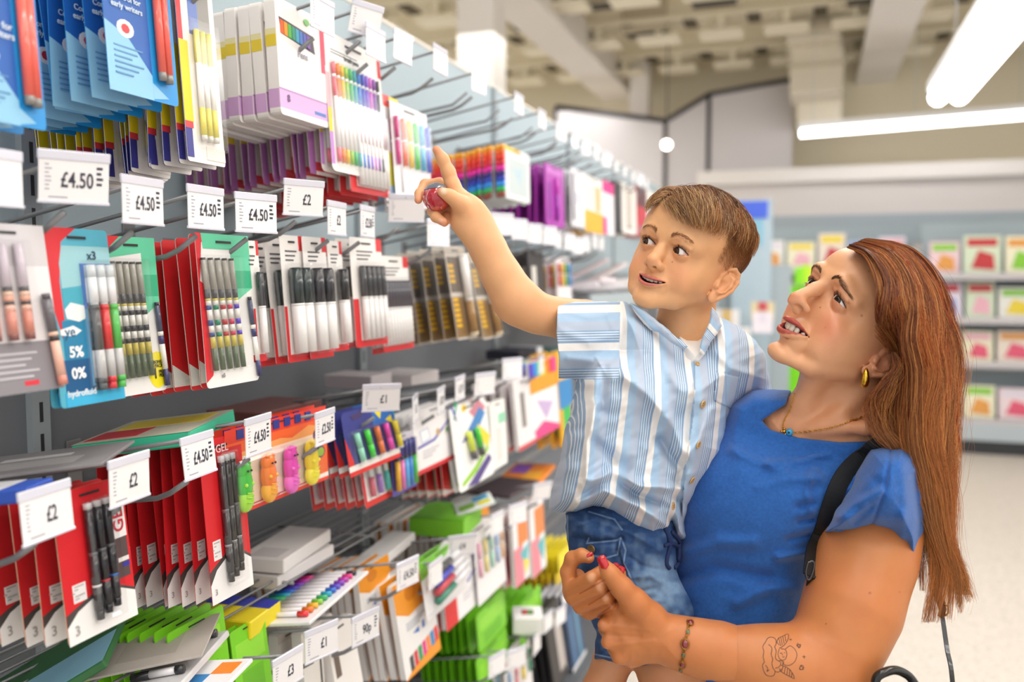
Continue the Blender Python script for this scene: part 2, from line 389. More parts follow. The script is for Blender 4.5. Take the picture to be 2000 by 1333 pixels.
def build_head(H, p):
    e = p['eye']; er = p['er']
    for c, r, k in p['skull']: H.ell(c, r, k)
    for c, r, k in p['pair']: H.ells(c, r, k)
    for pts, rs, k in p['cones']: H.cone(pts, rs, k)
    # sockets and lids
    H.ells((e[0], e[1] - .0125, e[2] + .001), p['sock'], .010, 'sub')
    H.ells(e, (er + .0016,) * 3, .003)
    H.cone([(e[0] - .010, e[1] - .0115, e[2] + p['fold']), (e[0] + .002, e[1] - .0125, e[2] + p['fold'] + .003), (e[0] + .014, e[1] - .006, e[2] + p['fold'] - .001)], [.0028, .0032, .0022], .004)
    w, hu, hl, sl = p['lid']
    for sg in (1, -1):
        c = A_([sg * e[0], e[1], e[2]]); reg = H._reg([c + A_([0, -.012, 0])], .02)
        if reg is None: continue
        q = H.inv(H.fld, reg); x = (q[0] - c[0]) * sg; y = q[1] - c[1]; z = q[2] - c[2] - .0; ca, sa = math.cos(sl), math.sin(sl); X = x * ca + z * sa - .0005; Z = -x * sa + z * ca
        Ru = (w * w + hu * hu) / (2 * hu); Rl = (w * w + hl * hl) / (2 * hl)
        g = np.maximum(np.sqrt(X ** 2 + (Z - (hu - Ru)) ** 2) - Ru, np.sqrt(X ** 2 + (Z + (hl - Rl)) ** 2) - Rl); g = np.maximum(g, y + .001)
        H.fld.put(reg, g.astype(np.float32), .0008, 'sub')
    # lips and mouth
    m = p['mouth']; W = m['w']; n = 9; xs = np.linspace(-1, 1, n)
    zc = lambda t: m['z'] + m['smile'] * t ** 2; hh = lambda t: m['h'] * (1 - t ** 2); ym = lambda t: m['y'] + m['cy'] * t ** 2
    up = [(t * W, ym(t) + .0005, zc(t) + hh(t) + m['ru'] * (.85 - .35 * abs(t)) + (.0008 if .1 < abs(t) < .45 else 0)) for t in xs]; lo = [(t * W * .97, ym(t) + .001, zc(t) - hh(t) - m['rl'] * (.8 - .3 * abs(t))) for t in xs]
    H.cone(up, [m['ru'] * (1 - .6 * abs(t) ** 1.5) for t in xs], .0028, sym=False); H.cone(lo, [m['rl'] * (1 - .62 * abs(t) ** 1.8) for t in xs], .0035, sym=False)
    reg = H._reg([(W, m['y'], m['z']), (-W, m['y'], m['z'])], .022); q = H.inv(H.fld, reg); t = q[0] / W; tt = np.minimum(np.abs(t), 1.15)
    g = np.maximum((np.abs(q[2] - zc(tt)) - np.maximum(m['h'] * (1 - tt ** 2), -.004) - .0006) * .85, np.maximum((np.abs(t) - 1.0) * W, q[1] - (m['y'] + .022))); g = np.maximum(g, -(q[1] - (m['y'] - .02)))
    H.fld.put(reg, g.astype(np.float32), .0010, 'sub')
    p['lipup'] = up; p['liplo'] = lo; p['mfun'] = (zc, hh, ym, W)
    # nostrils
    for a in p['nostril']: H.cone(a[0], a[1], .0015, 'sub')
    ear_shape(H, p['ear'], p['earsc'], p.get('eartilt', .3), p.get('earout', .42))
def canon(H, V):                       # mesh verts (px,py,d) -> canonical
    dx, dy = H.disp(V[:, 0], V[:, 1]); P = V.copy(); P[:, 0] -= dx; P[:, 1] -= dy; return ((c_of(P) - H.pos) @ H.R) / H.sc
def seg_dist(q, pts):
    d = np.full(len(q), 1e9)
    for a, b in zip(pts[:-1], pts[1:]):
        a = A_(a); e = A_(b) - a; t = np.clip((q - a) @ e / (e @ e + 1e-12), 0, 1); d = np.minimum(d, np.linalg.norm(q - a - t[:, None] * e, axis=1))
    return d
def blend(c, col, w): w = np.clip(w, 0, 1)[:, None]; return c * (1 - w) + A_(col)[None, :3] * w
def face_colour(H, p, V, base, lip, blush, cavity=(.10, .015, .012)):
    q = canon(H, V); c = np.tile(A_(base)[None, :3], (len(V), 1)); m = p['mouth']; zc, hh, ym, W = p['mfun']
    g = lambda ctr, r: np.exp(-((q - A_(ctr)) ** 2).sum(1) / r ** 2)
    e = p['eye']
    for sg in (1, -1):
        c = blend(c, blush, .55 * g((sg * p['cheek'][0], p['cheek'][1], p['cheek'][2]), .022)); c = blend(c, blush, .35 * g((sg * (p['ear'][0] + .008), p['ear'][1] + .01, p['ear'][2] - .005), .03))
        c = blend(c, blush, .45 * g((sg * e[0], e[1] - .011, e[2]), .0135))
    c = blend(c, blush, .4 * g(p['tip'], .012))
    tl = np.clip(np.abs(q[:, 0]) / (W * 1.04), 0, 1); fz = 1 - tl ** 2.2; zu = zc(tl) + hh(tl) + 2.05 * m['ru'] * fz - .0012 * np.exp(-(q[:, 0] / .0022) ** 2); zl = zc(tl) - hh(tl) - 1.7 * m['rl'] * fz
    lw = np.clip(.5 + np.minimum(zu - q[:, 2], q[:, 2] - zl) / .0014, 0, 1) * (tl < 1) * (q[:, 1] < ym(tl) + .008); c = blend(c, lip, lw)
    t = np.clip(np.abs(q[:, 0]) / W, 0, 1); ins = (np.abs(q[:, 2] - zc(t)) < hh(t) + .0012) & (q[:, 1] > ym(t) + .002) & (np.abs(q[:, 0]) < W) & (q[:, 1] < m['y'] + .03)
    c = blend(c, cavity, ins * 1.0)
    return c
def make_eye(H, c, er, gaze_cam, iris, parent, ir=.0068, pr=.0030):
    gz = A_(gaze_cam) @ H.R; gz /= np.linalg.norm(gz); a = np.cross(gz, [0, 0, 1.]); a /= np.linalg.norm(a); b = np.cross(a, gz); V = []; n = 40; mm = 56
    for i in range(n + 1):
        t = math.pi * (i / n) ** 1.4
        for j in range(mm):
            f = 2 * math.pi * j / mm; rr = er * (1 + .05 * math.exp(-(t / .42) ** 4)); V.append(A_(c) + rr * (gz * math.cos(t) + (a * math.cos(f) + b * math.sin(f)) * math.sin(t)))
    V = A_(V); ang = np.repeat([math.pi * (i / n) ** 1.4 for i in range(n + 1)], mm) * er; C = np.tile(A_([.80, .76, .74]), (len(V), 1)); fj = np.tile(np.arange(mm), n + 1)
    irc = A_(iris)[None] * (.75 + .5 * np.random.default_rng(3).random(mm)[fj])[:, None]; k = (ang < ir)[:, None]; C = np.where(k, irc, C); C = np.where(((ang > ir * .86) & (ang < ir))[:, None], A_(iris) * .35, C); C = np.where((ang < pr)[:, None], .004, C)
    C = blend(C, (.62, .25, .2), np.clip((ang - er * 1.05) / .004, 0, .55))
    Q = [(i * mm + j, i * mm + (j + 1) % mm, (i + 1) * mm + (j + 1) % mm, (i + 1) * mm + j) for i in range(n) for j in range(mm)]
    return np_mesh('eye', to_world(H.fwd(V)), Q, parent, mat('eyeball', attr=True, rough=.06, spec=.28), attrs={'Col': C})
def tubes_mesh(name, S, R, parent, m, col=None, n=3, smooth=True):     # S (k, pts, 3) world, R (k, pts) or scalar; many strands in one mesh
    S = np.asarray(S, float); k, L, _ = S.shape; R = np.broadcast_to(np.asarray(R, float), (k, L)) if np.ndim(R) != 1 else np.tile(np.asarray(R)[None], (k, 1))
    T = np.gradient(S, axis=1); T /= np.linalg.norm(T, axis=2, keepdims=True) + 1e-12; ref = A_([.31, .52, .79]); U = np.cross(T, ref); U /= np.linalg.norm(U, axis=2, keepdims=True) + 1e-9; Wv = np.cross(T, U)
    V = np.stack([S + R[..., None] * (U * math.cos(2 * math.pi * j / n) + Wv * math.sin(2 * math.pi * j / n)) for j in range(n)], 2).reshape(-1, 3)
    base = (np.arange(k)[:, None, None] * L + np.arange(L - 1)[None, :, None]) * n; j = np.arange(n)[None, None]; j2 = (j + 1) % n
    Q = np.stack([base + j, base + j2, base + n + j2, base + n + j], -1).reshape(-1, 4)
    at = {}
    if col is not None: at['Col'] = np.repeat(np.asarray(col, float).reshape(k, -1, 3).repeat(1, 1) if np.ndim(col) == 3 else np.repeat(np.asarray(col)[:, None], L, 1), n, axis=1).reshape(-1, 3)
    return np_mesh(name, V, Q, parent, m, attrs=at)
def make_teeth(H, p, parent, n=6, tw=.0070, th=.0122, col='efe6d6'):
    zc, hh, ym, W = p['mfun']; m = p['mouth']; V = []; Q = []
    for i in range(n):
        x = (i - (n - 1) / 2) * tw * .86; w = tw * (.46 if abs(i - (n - 1) / 2) < 1 else .44); t = x / W; y0 = m['y'] + .0066 + m['cy'] * 1.25 * t * t; zt = m['z'] + hh(0) * .9 + m['smile'] * t * t * .9 + .003; h2 = th * (.5 if abs(i - (n - 1) / 2) < 1 else .46)
        k = len(V); N = 8
        for a in range(N + 1):
            ph = math.pi * a / N
            for b in range(2 * N):
                f = math.pi * b / N; sx, sy, sz = math.sin(ph) * math.cos(f), math.sin(ph) * math.sin(f), math.cos(ph); pw = lambda v: math.copysign(abs(v) ** .55, v)
                V.append((x + w * pw(sx), y0 + .0024 * pw(sy), zt - h2 * .55 + h2 * pw(sz)))
        for a in range(N):
            for b in range(2 * N): Q.append((k + a * 2 * N + b, k + (a + 1) * 2 * N + b, k + (a + 1) * 2 * N + (b + 1) % (2 * N), k + a * 2 * N + (b + 1) % (2 * N)))
    return np_mesh('teeth', to_world(H.fwd(A_(V))), Q, parent, mat('tooth_enamel', 'e6dccb', rough=.18, coat=.5))
def lashes(H, p, parent, **k): return [lashes1(H, p, parent, sides=(s_,), **k) for s_ in (1, -1)]
def lid_line(H, p, parent, col, rad=.0006): return [lid_line1(H, p, parent, col, rad, 'lash_line', (s_,)) for s_ in (1, -1)]
def brow(*a, **k): return [brow1(*a, sides=(s_,), **k) for s_ in (1, -1)]
def lashes1(H, p, parent, col=(.02, .012, .008), L=.0048, names='eyelashes', sides=(1, -1), lower=True):
    e = p['eye']; er = p['er']; w, hu, hl, sl = p['lid']; r = np.random.default_rng(5); S = []; ca, sa = math.cos(sl), math.sin(sl)
    for sg in sides:
        for i in range(60 if not lower else 84):
            up = i < 60; t = r.uniform(-.92, .98) if up else r.uniform(-.5, .95); h = hu if up else -hl; X = t * w; Z = h * (1 - t * t) + (.0004 if up else -.0003); x = X * ca - Z * sa + .0005; z = X * sa + Z * ca
            rr = er + .0015; y = -math.sqrt(max(rr * rr - x * x - z * z, 1e-6)); l = L * (r.uniform(.7, 1) * (.6 + .5 * (t + 1) / 2)) * (1 if up else .5); d = A_([x * 55 * .012 + t * .25, -1, (.35 if up else -.5)]); d /= np.linalg.norm(d); b = A_([x, y, z]); pts = []
            for s_ in (0, .33, .66, 1): pts.append(b + d * l * s_ + A_([0, 0, (l * .55 * s_ ** 2) * (1 if up else -1)]))
            S.append(A_(pts) * A_([sg, 1, 1]) + A_([sg * e[0], e[1], e[2]]))
        for dz in ((0,) if True else ()):   # lash line along the upper lid
            pts = []
            for t in np.linspace(-.95, 1.0, 4): X = t * w; Z = hu * (1 - t * t); x = X * ca - Z * sa + .0005; z = X * sa + Z * ca; rr = er + .0012; pts.append(A_([x * sg + sg * e[0], e[1] - math.sqrt(max(rr * rr - x * x - z * z, 1e-6)), e[2] + z]))
    S = A_(S); k = len(S); Wd = to_world(H.fwd(S.reshape(-1, 3))).reshape(k, 4, 3)
    return tubes_mesh(names, Wd, A_([.00014, .00012, .00009, .00003]), parent, mat('lash_hair', rough=.5, attr=True), col=np.tile(A_(col), (k, 1)))
def lid_line1(H, p, parent, col, rad, name, sides):
    e = p['eye']; er = p['er']; w, hu, hl, sl = p['lid']; ca, sa = math.cos(sl), math.sin(sl); b = MB()
    for sg in sides:
        pts = []
        for t in np.linspace(-.98, 1.04, 14): X = t * w; Z = hu * (1 - min(1, t * t)); x = X * ca - Z * sa + .0005; z = X * sa + Z * ca; rr = er + .0013; pts.append((sg * (x + e[0]), e[1] - math.sqrt(max(rr * rr - x * x - z * z, 1e-6)), e[2] + z))
        b.tube(to_world(H.fwd(A_(pts))), [rad * .6] + [rad] * 12 + [rad * .4], col, n=6)
    return b.build(name, parent)
def brow1(H, p, surf, parent, pts, col, wid=.0036, n=420, L=.0065, rad=.00010, sides=(1, -1)):
    r = np.random.default_rng(11); S = []; P = smooth_pts(A_(pts), 10)
    for sg in sides:
        for i in range(n):
            t = r.random(); k = t * (len(P) - 2); i0 = int(k); c = P[i0] + (P[i0 + 1] - P[i0]) * (k - i0); d = P[i0 + 1] - P[i0]; d /= np.linalg.norm(d); wv = wid * (1 - .75 * t) * (.7 + .6 * min(t * 6, 1) * .5)
            c = c + A_([0, 0, r.normal() * wv * .5]); dd = d + A_([0, 0, (.75 * (1 - t) - .2) + r.normal() * .18]); dd /= np.linalg.norm(dd); l = L * r.uniform(.6, 1)
            S.append([(c + dd * l * s_) * A_([sg, 1, 1]) for s_ in (0, .33, .66, 1)])
    S = A_(S); k = len(S); Wd = to_world(H.fwd(S.reshape(-1, 3))); out = []
    for i, w in enumerate(Wd):
        h = surf.t.find_nearest(Vector(w)); nn = h[1]; dv = Vector(C0) - h[0]; nn = nn if nn.dot(dv) > 0 else -nn; out.append(A_(h[0] + nn * (.00015 + .00025 * (i % 4) / 3)))
    return tubes_mesh('eyebrow', A_(out).reshape(k, 4, 3), A_([rad, rad, rad * .8, rad * .3]), parent, mat('brow_hair', rough=.6, attr=True), col=np.tile(A_(col), (k, 1)) * r.uniform(.7, 1.3, (k, 1)))
ADULT = dict(eye=(.0295, -.0685, .0), er=.0118, sock=(.0165, .011, .0105), fold=.0088, lid=(.0148, .0050, .0027, -.02),
    skull=[((0, .014, .034), (.073, .092, .080), .01), ((0, -.030, .030), (.060, .055, .052), .02), ((0, -.024, -.030), (.052, .056, .058), .015), ((0, -.074, -.072), (.023, .017, .020), .012), ((0, -.080, -.103), (.014, .011, .011), .010)],
    pair=[((.036, -.055, -.032), (.019, .017, .018), .02), ((.030, -.060, -.056), (.012, .012, .018), .012), ((.053, -.012, -.02), (.013, .035, .03), .015), ((.040, -.032, -.056), (.016, .030, .028), .022)],
    cones=[([(.047, .000, -.056), (.033, -.045, -.086), (.010, -.076, -.101)], [.013, .011, .009], .012), ([(.008, -.081, .017), (.030, -.0805, .021), (.046, -.065, .014)], [.006, .0065, .006], .014),
           ([(0, -.081, .012), (0, -.0915, -.010), (0, -.1045, -.034)], [.0052, .0048, .0061], .009), ([(.0075, -.100, -.0395), (.0105, -.093, -.0415)], [.0047, .0050], .008), ([(0, -.1035, -.041), (0, -.094, -.049)], [.005, .004], .005)],
    nostril=[([(.0062, -.105, -.049), (.0072, -.098, -.0435)], [.0026, .0030])],
    mouth=dict(z=-.0715, w=.0225, h=.0044, smile=.0108, y=-.0965, cy=.0175, ru=.0034, rl=.0044), ear=(.067, .004, -.012), earsc=1.12, eartilt=.45, earout=.5, cheek=(.040, -.070, -.034), tip=(0, -.113, -.038))
CHILD = dict(eye=(.0265, -.0610, -.012), er=.0115, sock=(.016, .0095, .010), fold=.0090, lid=(.0124, .0054, .0038, .02),
    skull=[((0, .020, .022), (.072, .095, .067), .01), ((0, -.026, .014), (.060, .053, .052), .02), ((0, -.022, -.032), (.050, .051, .052), .014), ((0, -.061, -.062), (.022, .017, .019), .012), ((0, -.066, -.086), (.012, .011, .010), .010)],
    pair=[((.029, -.045, -.046), (.020, .018, .025), .012), ((.050, -.01, -.03), (.013, .033, .028), .015), ((.032, -.028, -.050), (.013, .026, .022), .016)],
    cones=[([(.042, .002, -.056), (.026, -.040, -.074), (.007, -.062, -.085)], [.012, .012, .010], .012), ([(.010, -.0720, .003), (.028, -.070, .005), (.042, -.056, .001)], [.005, .005, .005], .014),
           ([(0, -.069, -.004), (0, -.075, -.020), (0, -.0865, -.0355)], [.0050, .0050, .0068], .009), ([(.0085, -.082, -.040), (.0100, -.078, -.041)], [.0055, .0050], .005), ([(0, -.086, -.041), (0, -.079, -.046)], [.0045, .0035], .005)],
    nostril=[([(.0050, -.088, -.0455), (.0058, -.083, -.0415)], [.0020, .0024])],
    mouth=dict(z=-.0635, w=.0195, h=.0021, smile=.0055, y=-.0815, cy=.0120, ru=.0027, rl=.0031), ear=(.062, .006, -.026), earsc=1.02, eartilt=.35, earout=.62, cheek=(.034, -.062, -.042), tip=(0, -.094, -.037))
LM = ('eyeL', 'eyeR', 'nose', 'mL', 'mR', 'chin', 'chinb', 'tragus', 'eartop', 'lobe', 'hair', 'alar', 'lolip', 'uplip')
WC = dict(eyeL=(.029, -.080, 0), eyeR=(-.029, -.080, 0), nose=(0, -.116, -.038), mL=(.023, -.084, -.069), mR=(-.023, -.084, -.069), chin=(0, -.096, -.106), chinb=(0, -.080, -.117), tragus=(.068, .003, -.016), eartop=(.078, .024, .014), lobe=(.068, .008, -.045), hair=(0, -.082, .068), alar=(.016, -.094, -.042), lolip=(0, -.102, -.082), uplip=(0, -.1, -.064))
WP = dict(eyeL=(1629, 586), eyeR=(1586, 549), nose=(1518, 597), mL=(1556, 672), mR=(1530, 616), chin=(1498, 678), chinb=(1512, 701), tragus=(1706, 706), eartop=(1757, 682), lobe=(1698, 734), hair=(1656, 478), alar=(1584, 604), lolip=(1534, 650), uplip=(1538, 614))
BC = dict(eyeL=(.026, -.073, -.012), eyeR=(-.026, -.073, -.012), nose=(0, -.096, -.038), mL=(.019, -.078, -.063), mR=(-.019, -.078, -.063), chin=(0, -.084, -.087), chinb=(0, -.070, -.098), tragus=(.064, .005, -.028), eartop=(.076, .028, -.004), lobe=(.066, .01, -.052))
BP = dict(eyeL=(1323, 489), eyeR=(1266, 472), nose=(1264, 510), mL=(1296, 557), mR=(1247, 539), chin=(1236, 575), chinb=(1256, 603), tragus=(1396, 554), eartop=(1446, 532), lobe=(1393, 581))
HW = Head(A_([[0.4517, 0.6175, 0.644], [-0.7808, 0.6229, -0.0496], [-0.4317, -0.4804, 0.7635]]) @ rotm(0, 0, math.radians(-12)), .981, (.479, 1.22, .022), [WP[k] for k in LM], [WC[k] for k in LM])
HB = Head([[0.743, 0.5661, 0.3569], [-0.579, 0.8113, -0.0814], [-0.3357, -0.1461, 0.9306]], 1.0072, (.25837, 1.29, .13394), [BP[k] for k in LM[:-4]], [BC[k] for k in LM[:-4]])
SKB = srgb('e4ac7b'); SKW = srgb('e0a67c')
def skin_mat(name, rough=.45):
    return mat(name, attr=True, rough=rough, sss=.15, noise=(55, .035), bump=(900, .12, .0006))
def mottled(V, base, seed=0, red='d0785a', amt=.12):
    n = vnoise(V[:, 0], V[:, 1], 60, seed) + .5 * vnoise(V[:, 0] + V[:, 2] * 900, V[:, 1], 23, seed + 1); return blend(np.tile(A_(base)[None, :3], (len(V), 1)), srgb(red), amt * (n * .5 + .5))
def spots(c, V, lst):
    for x, y, r, col, a in lst: c = blend(c, srgb(col), a * np.exp(-(((V[:, 0] - x) ** 2 + (V[:, 1] - y) ** 2) / r ** 2) ** 2))
    return c
def scalp_tint(H, V, c, col):
    q = canon(H, V); x, y, z = q[:, 0], q[:, 1], q[:, 2]; lim = np.where(y > .012, .004 - .046 * np.clip((y - .012) / .05, 0, 1),   -.008 + .25 * (.012 - y)); top = (z > .058)
    w = np.clip((z - lim) / .03, 0, 1) * (y > -.045 - 0 * z) * np.clip((y + .036) / .02, 0, 1); w = np.maximum(w * (np.abs(x) > .035) + 0., w * (y > .0)); return blend(c, col, np.clip(w, 0, .62))
boy = empty('person', tuple(P3(1230, 1250, 1.3)))
def child_at(o):
    if isinstance(o, list): return [child_at(q) for q in o]
    o.matrix_parent_inverse = Matrix.Translation(-o.parent.location); return o
# skin: head and neck
fb = Field(1195, 1530, 350, 735, 1.12, 1.46, 1.5, .0013); HB.begin(fb); build_head(HB, CHILD)
fb.chain([(1346, 575, 1.315, 54), (1339, 640, 1.325, 52), (1346, 700, 1.34, 58)], k=.018); fb.inflate([(1240, 650), (1300, 640), (1400, 640), (1470, 680), (1480, 735), (1230, 735)], 1.345, .04, .03, k=.02)
V1, Q1 = fb.mesh(); c1 = face_colour(HB, CHILD, V1, SKB, srgb('c96e60'), srgb('e2946a'))
c1 = scalp_tint(HB, V1, c1, srgb('8a6238'))
c1 = spots(c1, V1, [(1313, 512, 1.4, '7a4a30', .7)])
# raised arm and hand
fa = Field(800, 1215, 270, 690, 1.20, 1.42, 1.5, .0013)
fa.chain([(1200, 640, 1.33, 42), (1140, 628, 1.30, 36), (1092, 621, 1.285, 33), (1050, 613, 1.27, 33), (1015, 594, 1.265, 37), (1003, 580, 1.265, 36), (977, 534, 1.262, 33), (952, 484, 1.262, 30), (936, 452, 1.262, 26)], k=.022)
fa.chain([(936, 452, 1.262, 26), (928, 435, 1.262, 27), (913, 412, 1.262, 25), (897, 388, 1.265, 18)], k=.016, sq=.75); fa.chain([(900, 440, 1.265, 16), (922, 455, 1.262, 20)], k=.014)
fa.chain([(893, 384, 1.266, 15), (884, 362, 1.266, 14), (876, 337, 1.265, 12.8), (865, 312, 1.262, 11), (853, 293, 1.258, 8.4)], k=.007)
fa.chain([(912, 412, 1.255, 17), (897, 397, 1.245, 14.5), (879, 383, 1.237, 11), (864, 375.5, 1.232, 9.6)], k=.009)
fa.chain([(890, 380, 1.275, 12), (858, 358, 1.292, 10.5), (830, 360, 1.285, 9.5), (819, 378, 1.268, 8.5), (817, 391, 1.258, 7.6)], k=.004)
fa.chain([(898, 405, 1.275, 13), (868, 408, 1.286, 11.5), (845, 412, 1.272, 10.5), (851, 424, 1.255, 10), (865, 433, 1.247, 8.6)], k=.004)
fa.chain([(908, 425, 1.273, 13), (888, 424, 1.282, 10), (872, 425, 1.275, 9), (868, 436, 1.262, 7.5)], k=.005)
V2, Q2 = fa.mesh(); c2 = mottled(V2, SKB, 4, 'd98a63', .2)
c2 = spots(c2, V2, [(852, 291, 14, 'e08a6c', .5), (817, 392, 12, 'e08a6c', .5), (864, 434, 11, 'e08a6c', .5)]); c2 = spots(c2, V2, [(866, 374, 6.5, 'f0cdb8', .8), (860, 430, 5, 'efc4ae', .5)])
# legs, down to small shoes out of the frame
fl_ = Field(1050, 1480, 1230, 1960, 1.02, 1.52, 4, .004)
fl_.chain([(1205, 1210, 1.28, 32), (1197, 1290, 1.27, 33), (1176, 1350, 1.26, 35), (1165, 1420, 1.26, 36), (1170, 1540, 1.30, 32), (1190, 1700, 1.34, 22)], k=.02); fl_.chain([(1280, 1200, 1.27, 60), (1312, 1320, 1.235, 59), (1330, 1450, 1.20, 46), (1340, 1580, 1.24, 38), (1345, 1740, 1.28, 26)], k=.02)
V3, Q3 = fl_.mesh(); c3 = mottled(V3, srgb('d39468'), 9)
V, Q = join_meshes([(V1, Q1), (V2, Q2), (V3, Q3)])
body = child_at(np_mesh('body', to_world(V), Q, boy, skin_mat('boy_skin'), attrs={'Col': np.vstack([c1, c2, c3])})); SB = Surf(V, Q)
for sg in (1, -1): child_at(make_eye(HB, (sg * CHILD['eye'][0], *CHILD['eye'][1:]), CHILD['er'], (-.86, -.45, .16), (.075, .03, .014), boy))
child_at(make_teeth(HB, CHILD, boy, tw=.0055, th=.0068)); child_at(lashes(HB, CHILD, boy, names='eyelashes')); child_at(lid_line(HB, CHILD, boy, mat('lash_dark', '3a2018')))
child_at(brow(HB, CHILD, SB, boy, [(.011, -.078, .004), (.022, -.079, .0085), (.040, -.066, .006)], srgb('96603a')[:3], wid=.0042, n=260, L=.0045))
# hair: swept across from a parting on his right, clipped short at the sides
def scalp_hair(H, cen, rad, top_n, side_n, col, parent):
    r = np.random.default_rng(21); cen = A_(cen); rad = A_(rad); S = []; C = []; R = []
    def on(p, l): u = (p - cen) / rad; u /= np.linalg.norm(u); return cen + u * (rad + l)
    hues = [A_(srgb(c)[:3]) for c in col]
    def run(p, L, n, dirf, lift, hue, rad0):
        pts = []; ln = L / (n - 1); base = p.copy()
        for i in range(n):
            t = i / (n - 1); pts.append(on(base, lift(t))); d = dirf(base); nn = (base - cen) / rad ** 2; nn /= np.linalg.norm(nn); d = d - nn * (d @ nn); d /= np.linalg.norm(d) + 1e-9; base = on(base + d * ln, 0)
        S.append(pts); C.append(hue); R.append(rad0)
    k = 0
    while k < top_n:
        a = r.normal(size=3); a /= np.linalg.norm(a); p = cen + a * rad; x, y, z = p
        zt = (.041 + .006 * math.sin((x + .03) * 30) if x > -.035 else .052) if y < -.03 else .044 - .12 * max(0, y) * .3
        if z < zt or (x < -.045 and z < .06): continue
        if x > .02 and y > -.035 and z < .058: continue
        if y > .07 and z < .05: continue
        side = x < -.028; jit = r.normal(size=3) * .13; cl = vnoise(A_([x * 1000.]), A_([y * 1000.]), 5, 3)[0]; clz = vnoise(A_([x * 1000.]), A_([y * 1000.]), 7, 8)[0]
        f = lambda b: (A_([-.7, -1., -.2]) if side else A_([.85, -1.0 + 13 * max(0, b[1] + .060) + .25 * cl, -.25])) + jit
        L = r.uniform(.030, .052) if side and y < -.03 else (r.uniform(.045, .088) * (1 + .15 * cl) if y < -.02 else (r.uniform(.028, .042) if x > .01 else r.uniform(.035, .055))); vol = .009 + .005 * cl + .003 * r.random() + (.005 if y < -.03 else 0); hm = .45 + .8 * clz + r.normal() * .25; hue = hues[0] * (1 - np.clip(hm, 0, 1)) + hues[1] * np.clip(hm, 0, 1)
        if r.random() < (.34 if y < -.02 and x < .02 else .14): hue = hues[2] * r.uniform(.8, 1.1)
        run(p, L, 9, f, lambda t: vol * (math.sin(min(1, t * 1.6 + .15) * math.pi / 2)) * (1 - .55 * t * t) + .001 + .004 * max(0, -y - .05) / .03 * t * (1 - t), hue * r.uniform(.75, 1.2), r.uniform(.00022, .00034)); k += 1
    k = 0
    while k < side_n:
        a = r.normal(size=3); a /= np.linalg.norm(a); p = cen + a * rad; x, y, z = p
        if z > .068 or y < -.035 - .25 * (z - .03) * 0: continue
        lim = .004 + (-.042 - .004) * np.clip((y - .012) / .05, 0, 1) if y > .012 else -.008 + .25 * (.012 - y)
        if z < lim or y < -.028: continue
        fade = np.clip((z - lim) / .045, .1, 1); run(p, .006 + .016 * fade, 4, lambda b: A_([0, .65, -.75]) + r.normal(size=3) * .12, lambda t: .0004 + .004 * fade * t ** .5, (hues[0] * .6 + hues[1] * .4) * r.uniform(.75, 1.2) * (1.3 - .4 * fade), .00014 + .00008 * fade); k += 1
    L = 9; S2 = []
    for s_ in S:
        s_ = A_(s_)
        bad = np.nonzero((s_[:, 2] < .028 + .007 * math.sin(s_[0][1] * 420 + s_[0][0] * 260) + .25 * np.maximum(0, -.03 - s_[:, 0])) & (s_[:, 1] < -.022))[0]
        if len(s_) == 9 and len(bad): s_ = s_[:max(3, bad[0])]
        if len(s_) < L: s_ = np.stack([np.interp(np.linspace(0, 1, L), np.linspace(0, 1, len(s_)), s_[:, i]) for i in range(3)], 1)
        S2.append(s_)
    S2 = A_(S2); lift = np.minimum(np.linalg.norm((S2 - cen) / rad, axis=2) - 1, .2) * .08; W = to_world(H.fwd(S2.reshape(-1, 3))).reshape(S2.shape); 
    for i in range(W.shape[0]):
        for j in range(L):
            h = SB.t.find_nearest(Vector(W[i, j]), .03)
            if h[0] is None: continue
            sd = (Vector(W[i, j]) - h[0]).dot(h[1]); want = .0006 + .004 * j / L * (L - j) / L * 2 if i >= top_n else .0015 + max(.0, float(lift[i, j])) * .8
            if sd < want: W[i, j] = h[0] + h[1] * want
    tp = np.linspace(1, .35, L)[None] * A_(R)[:, None]
    return tubes_mesh('hair', W, tp, parent, mat('hair_strands', attr=True, rough=.38, spec=.5), col=A_(C))
child_at(scalp_hair(HB, (0, .020, .022), (.0725, .0960, .0675), 6500, 7000, ('63381b', 'ad7038', 'e4bd86'), boy))
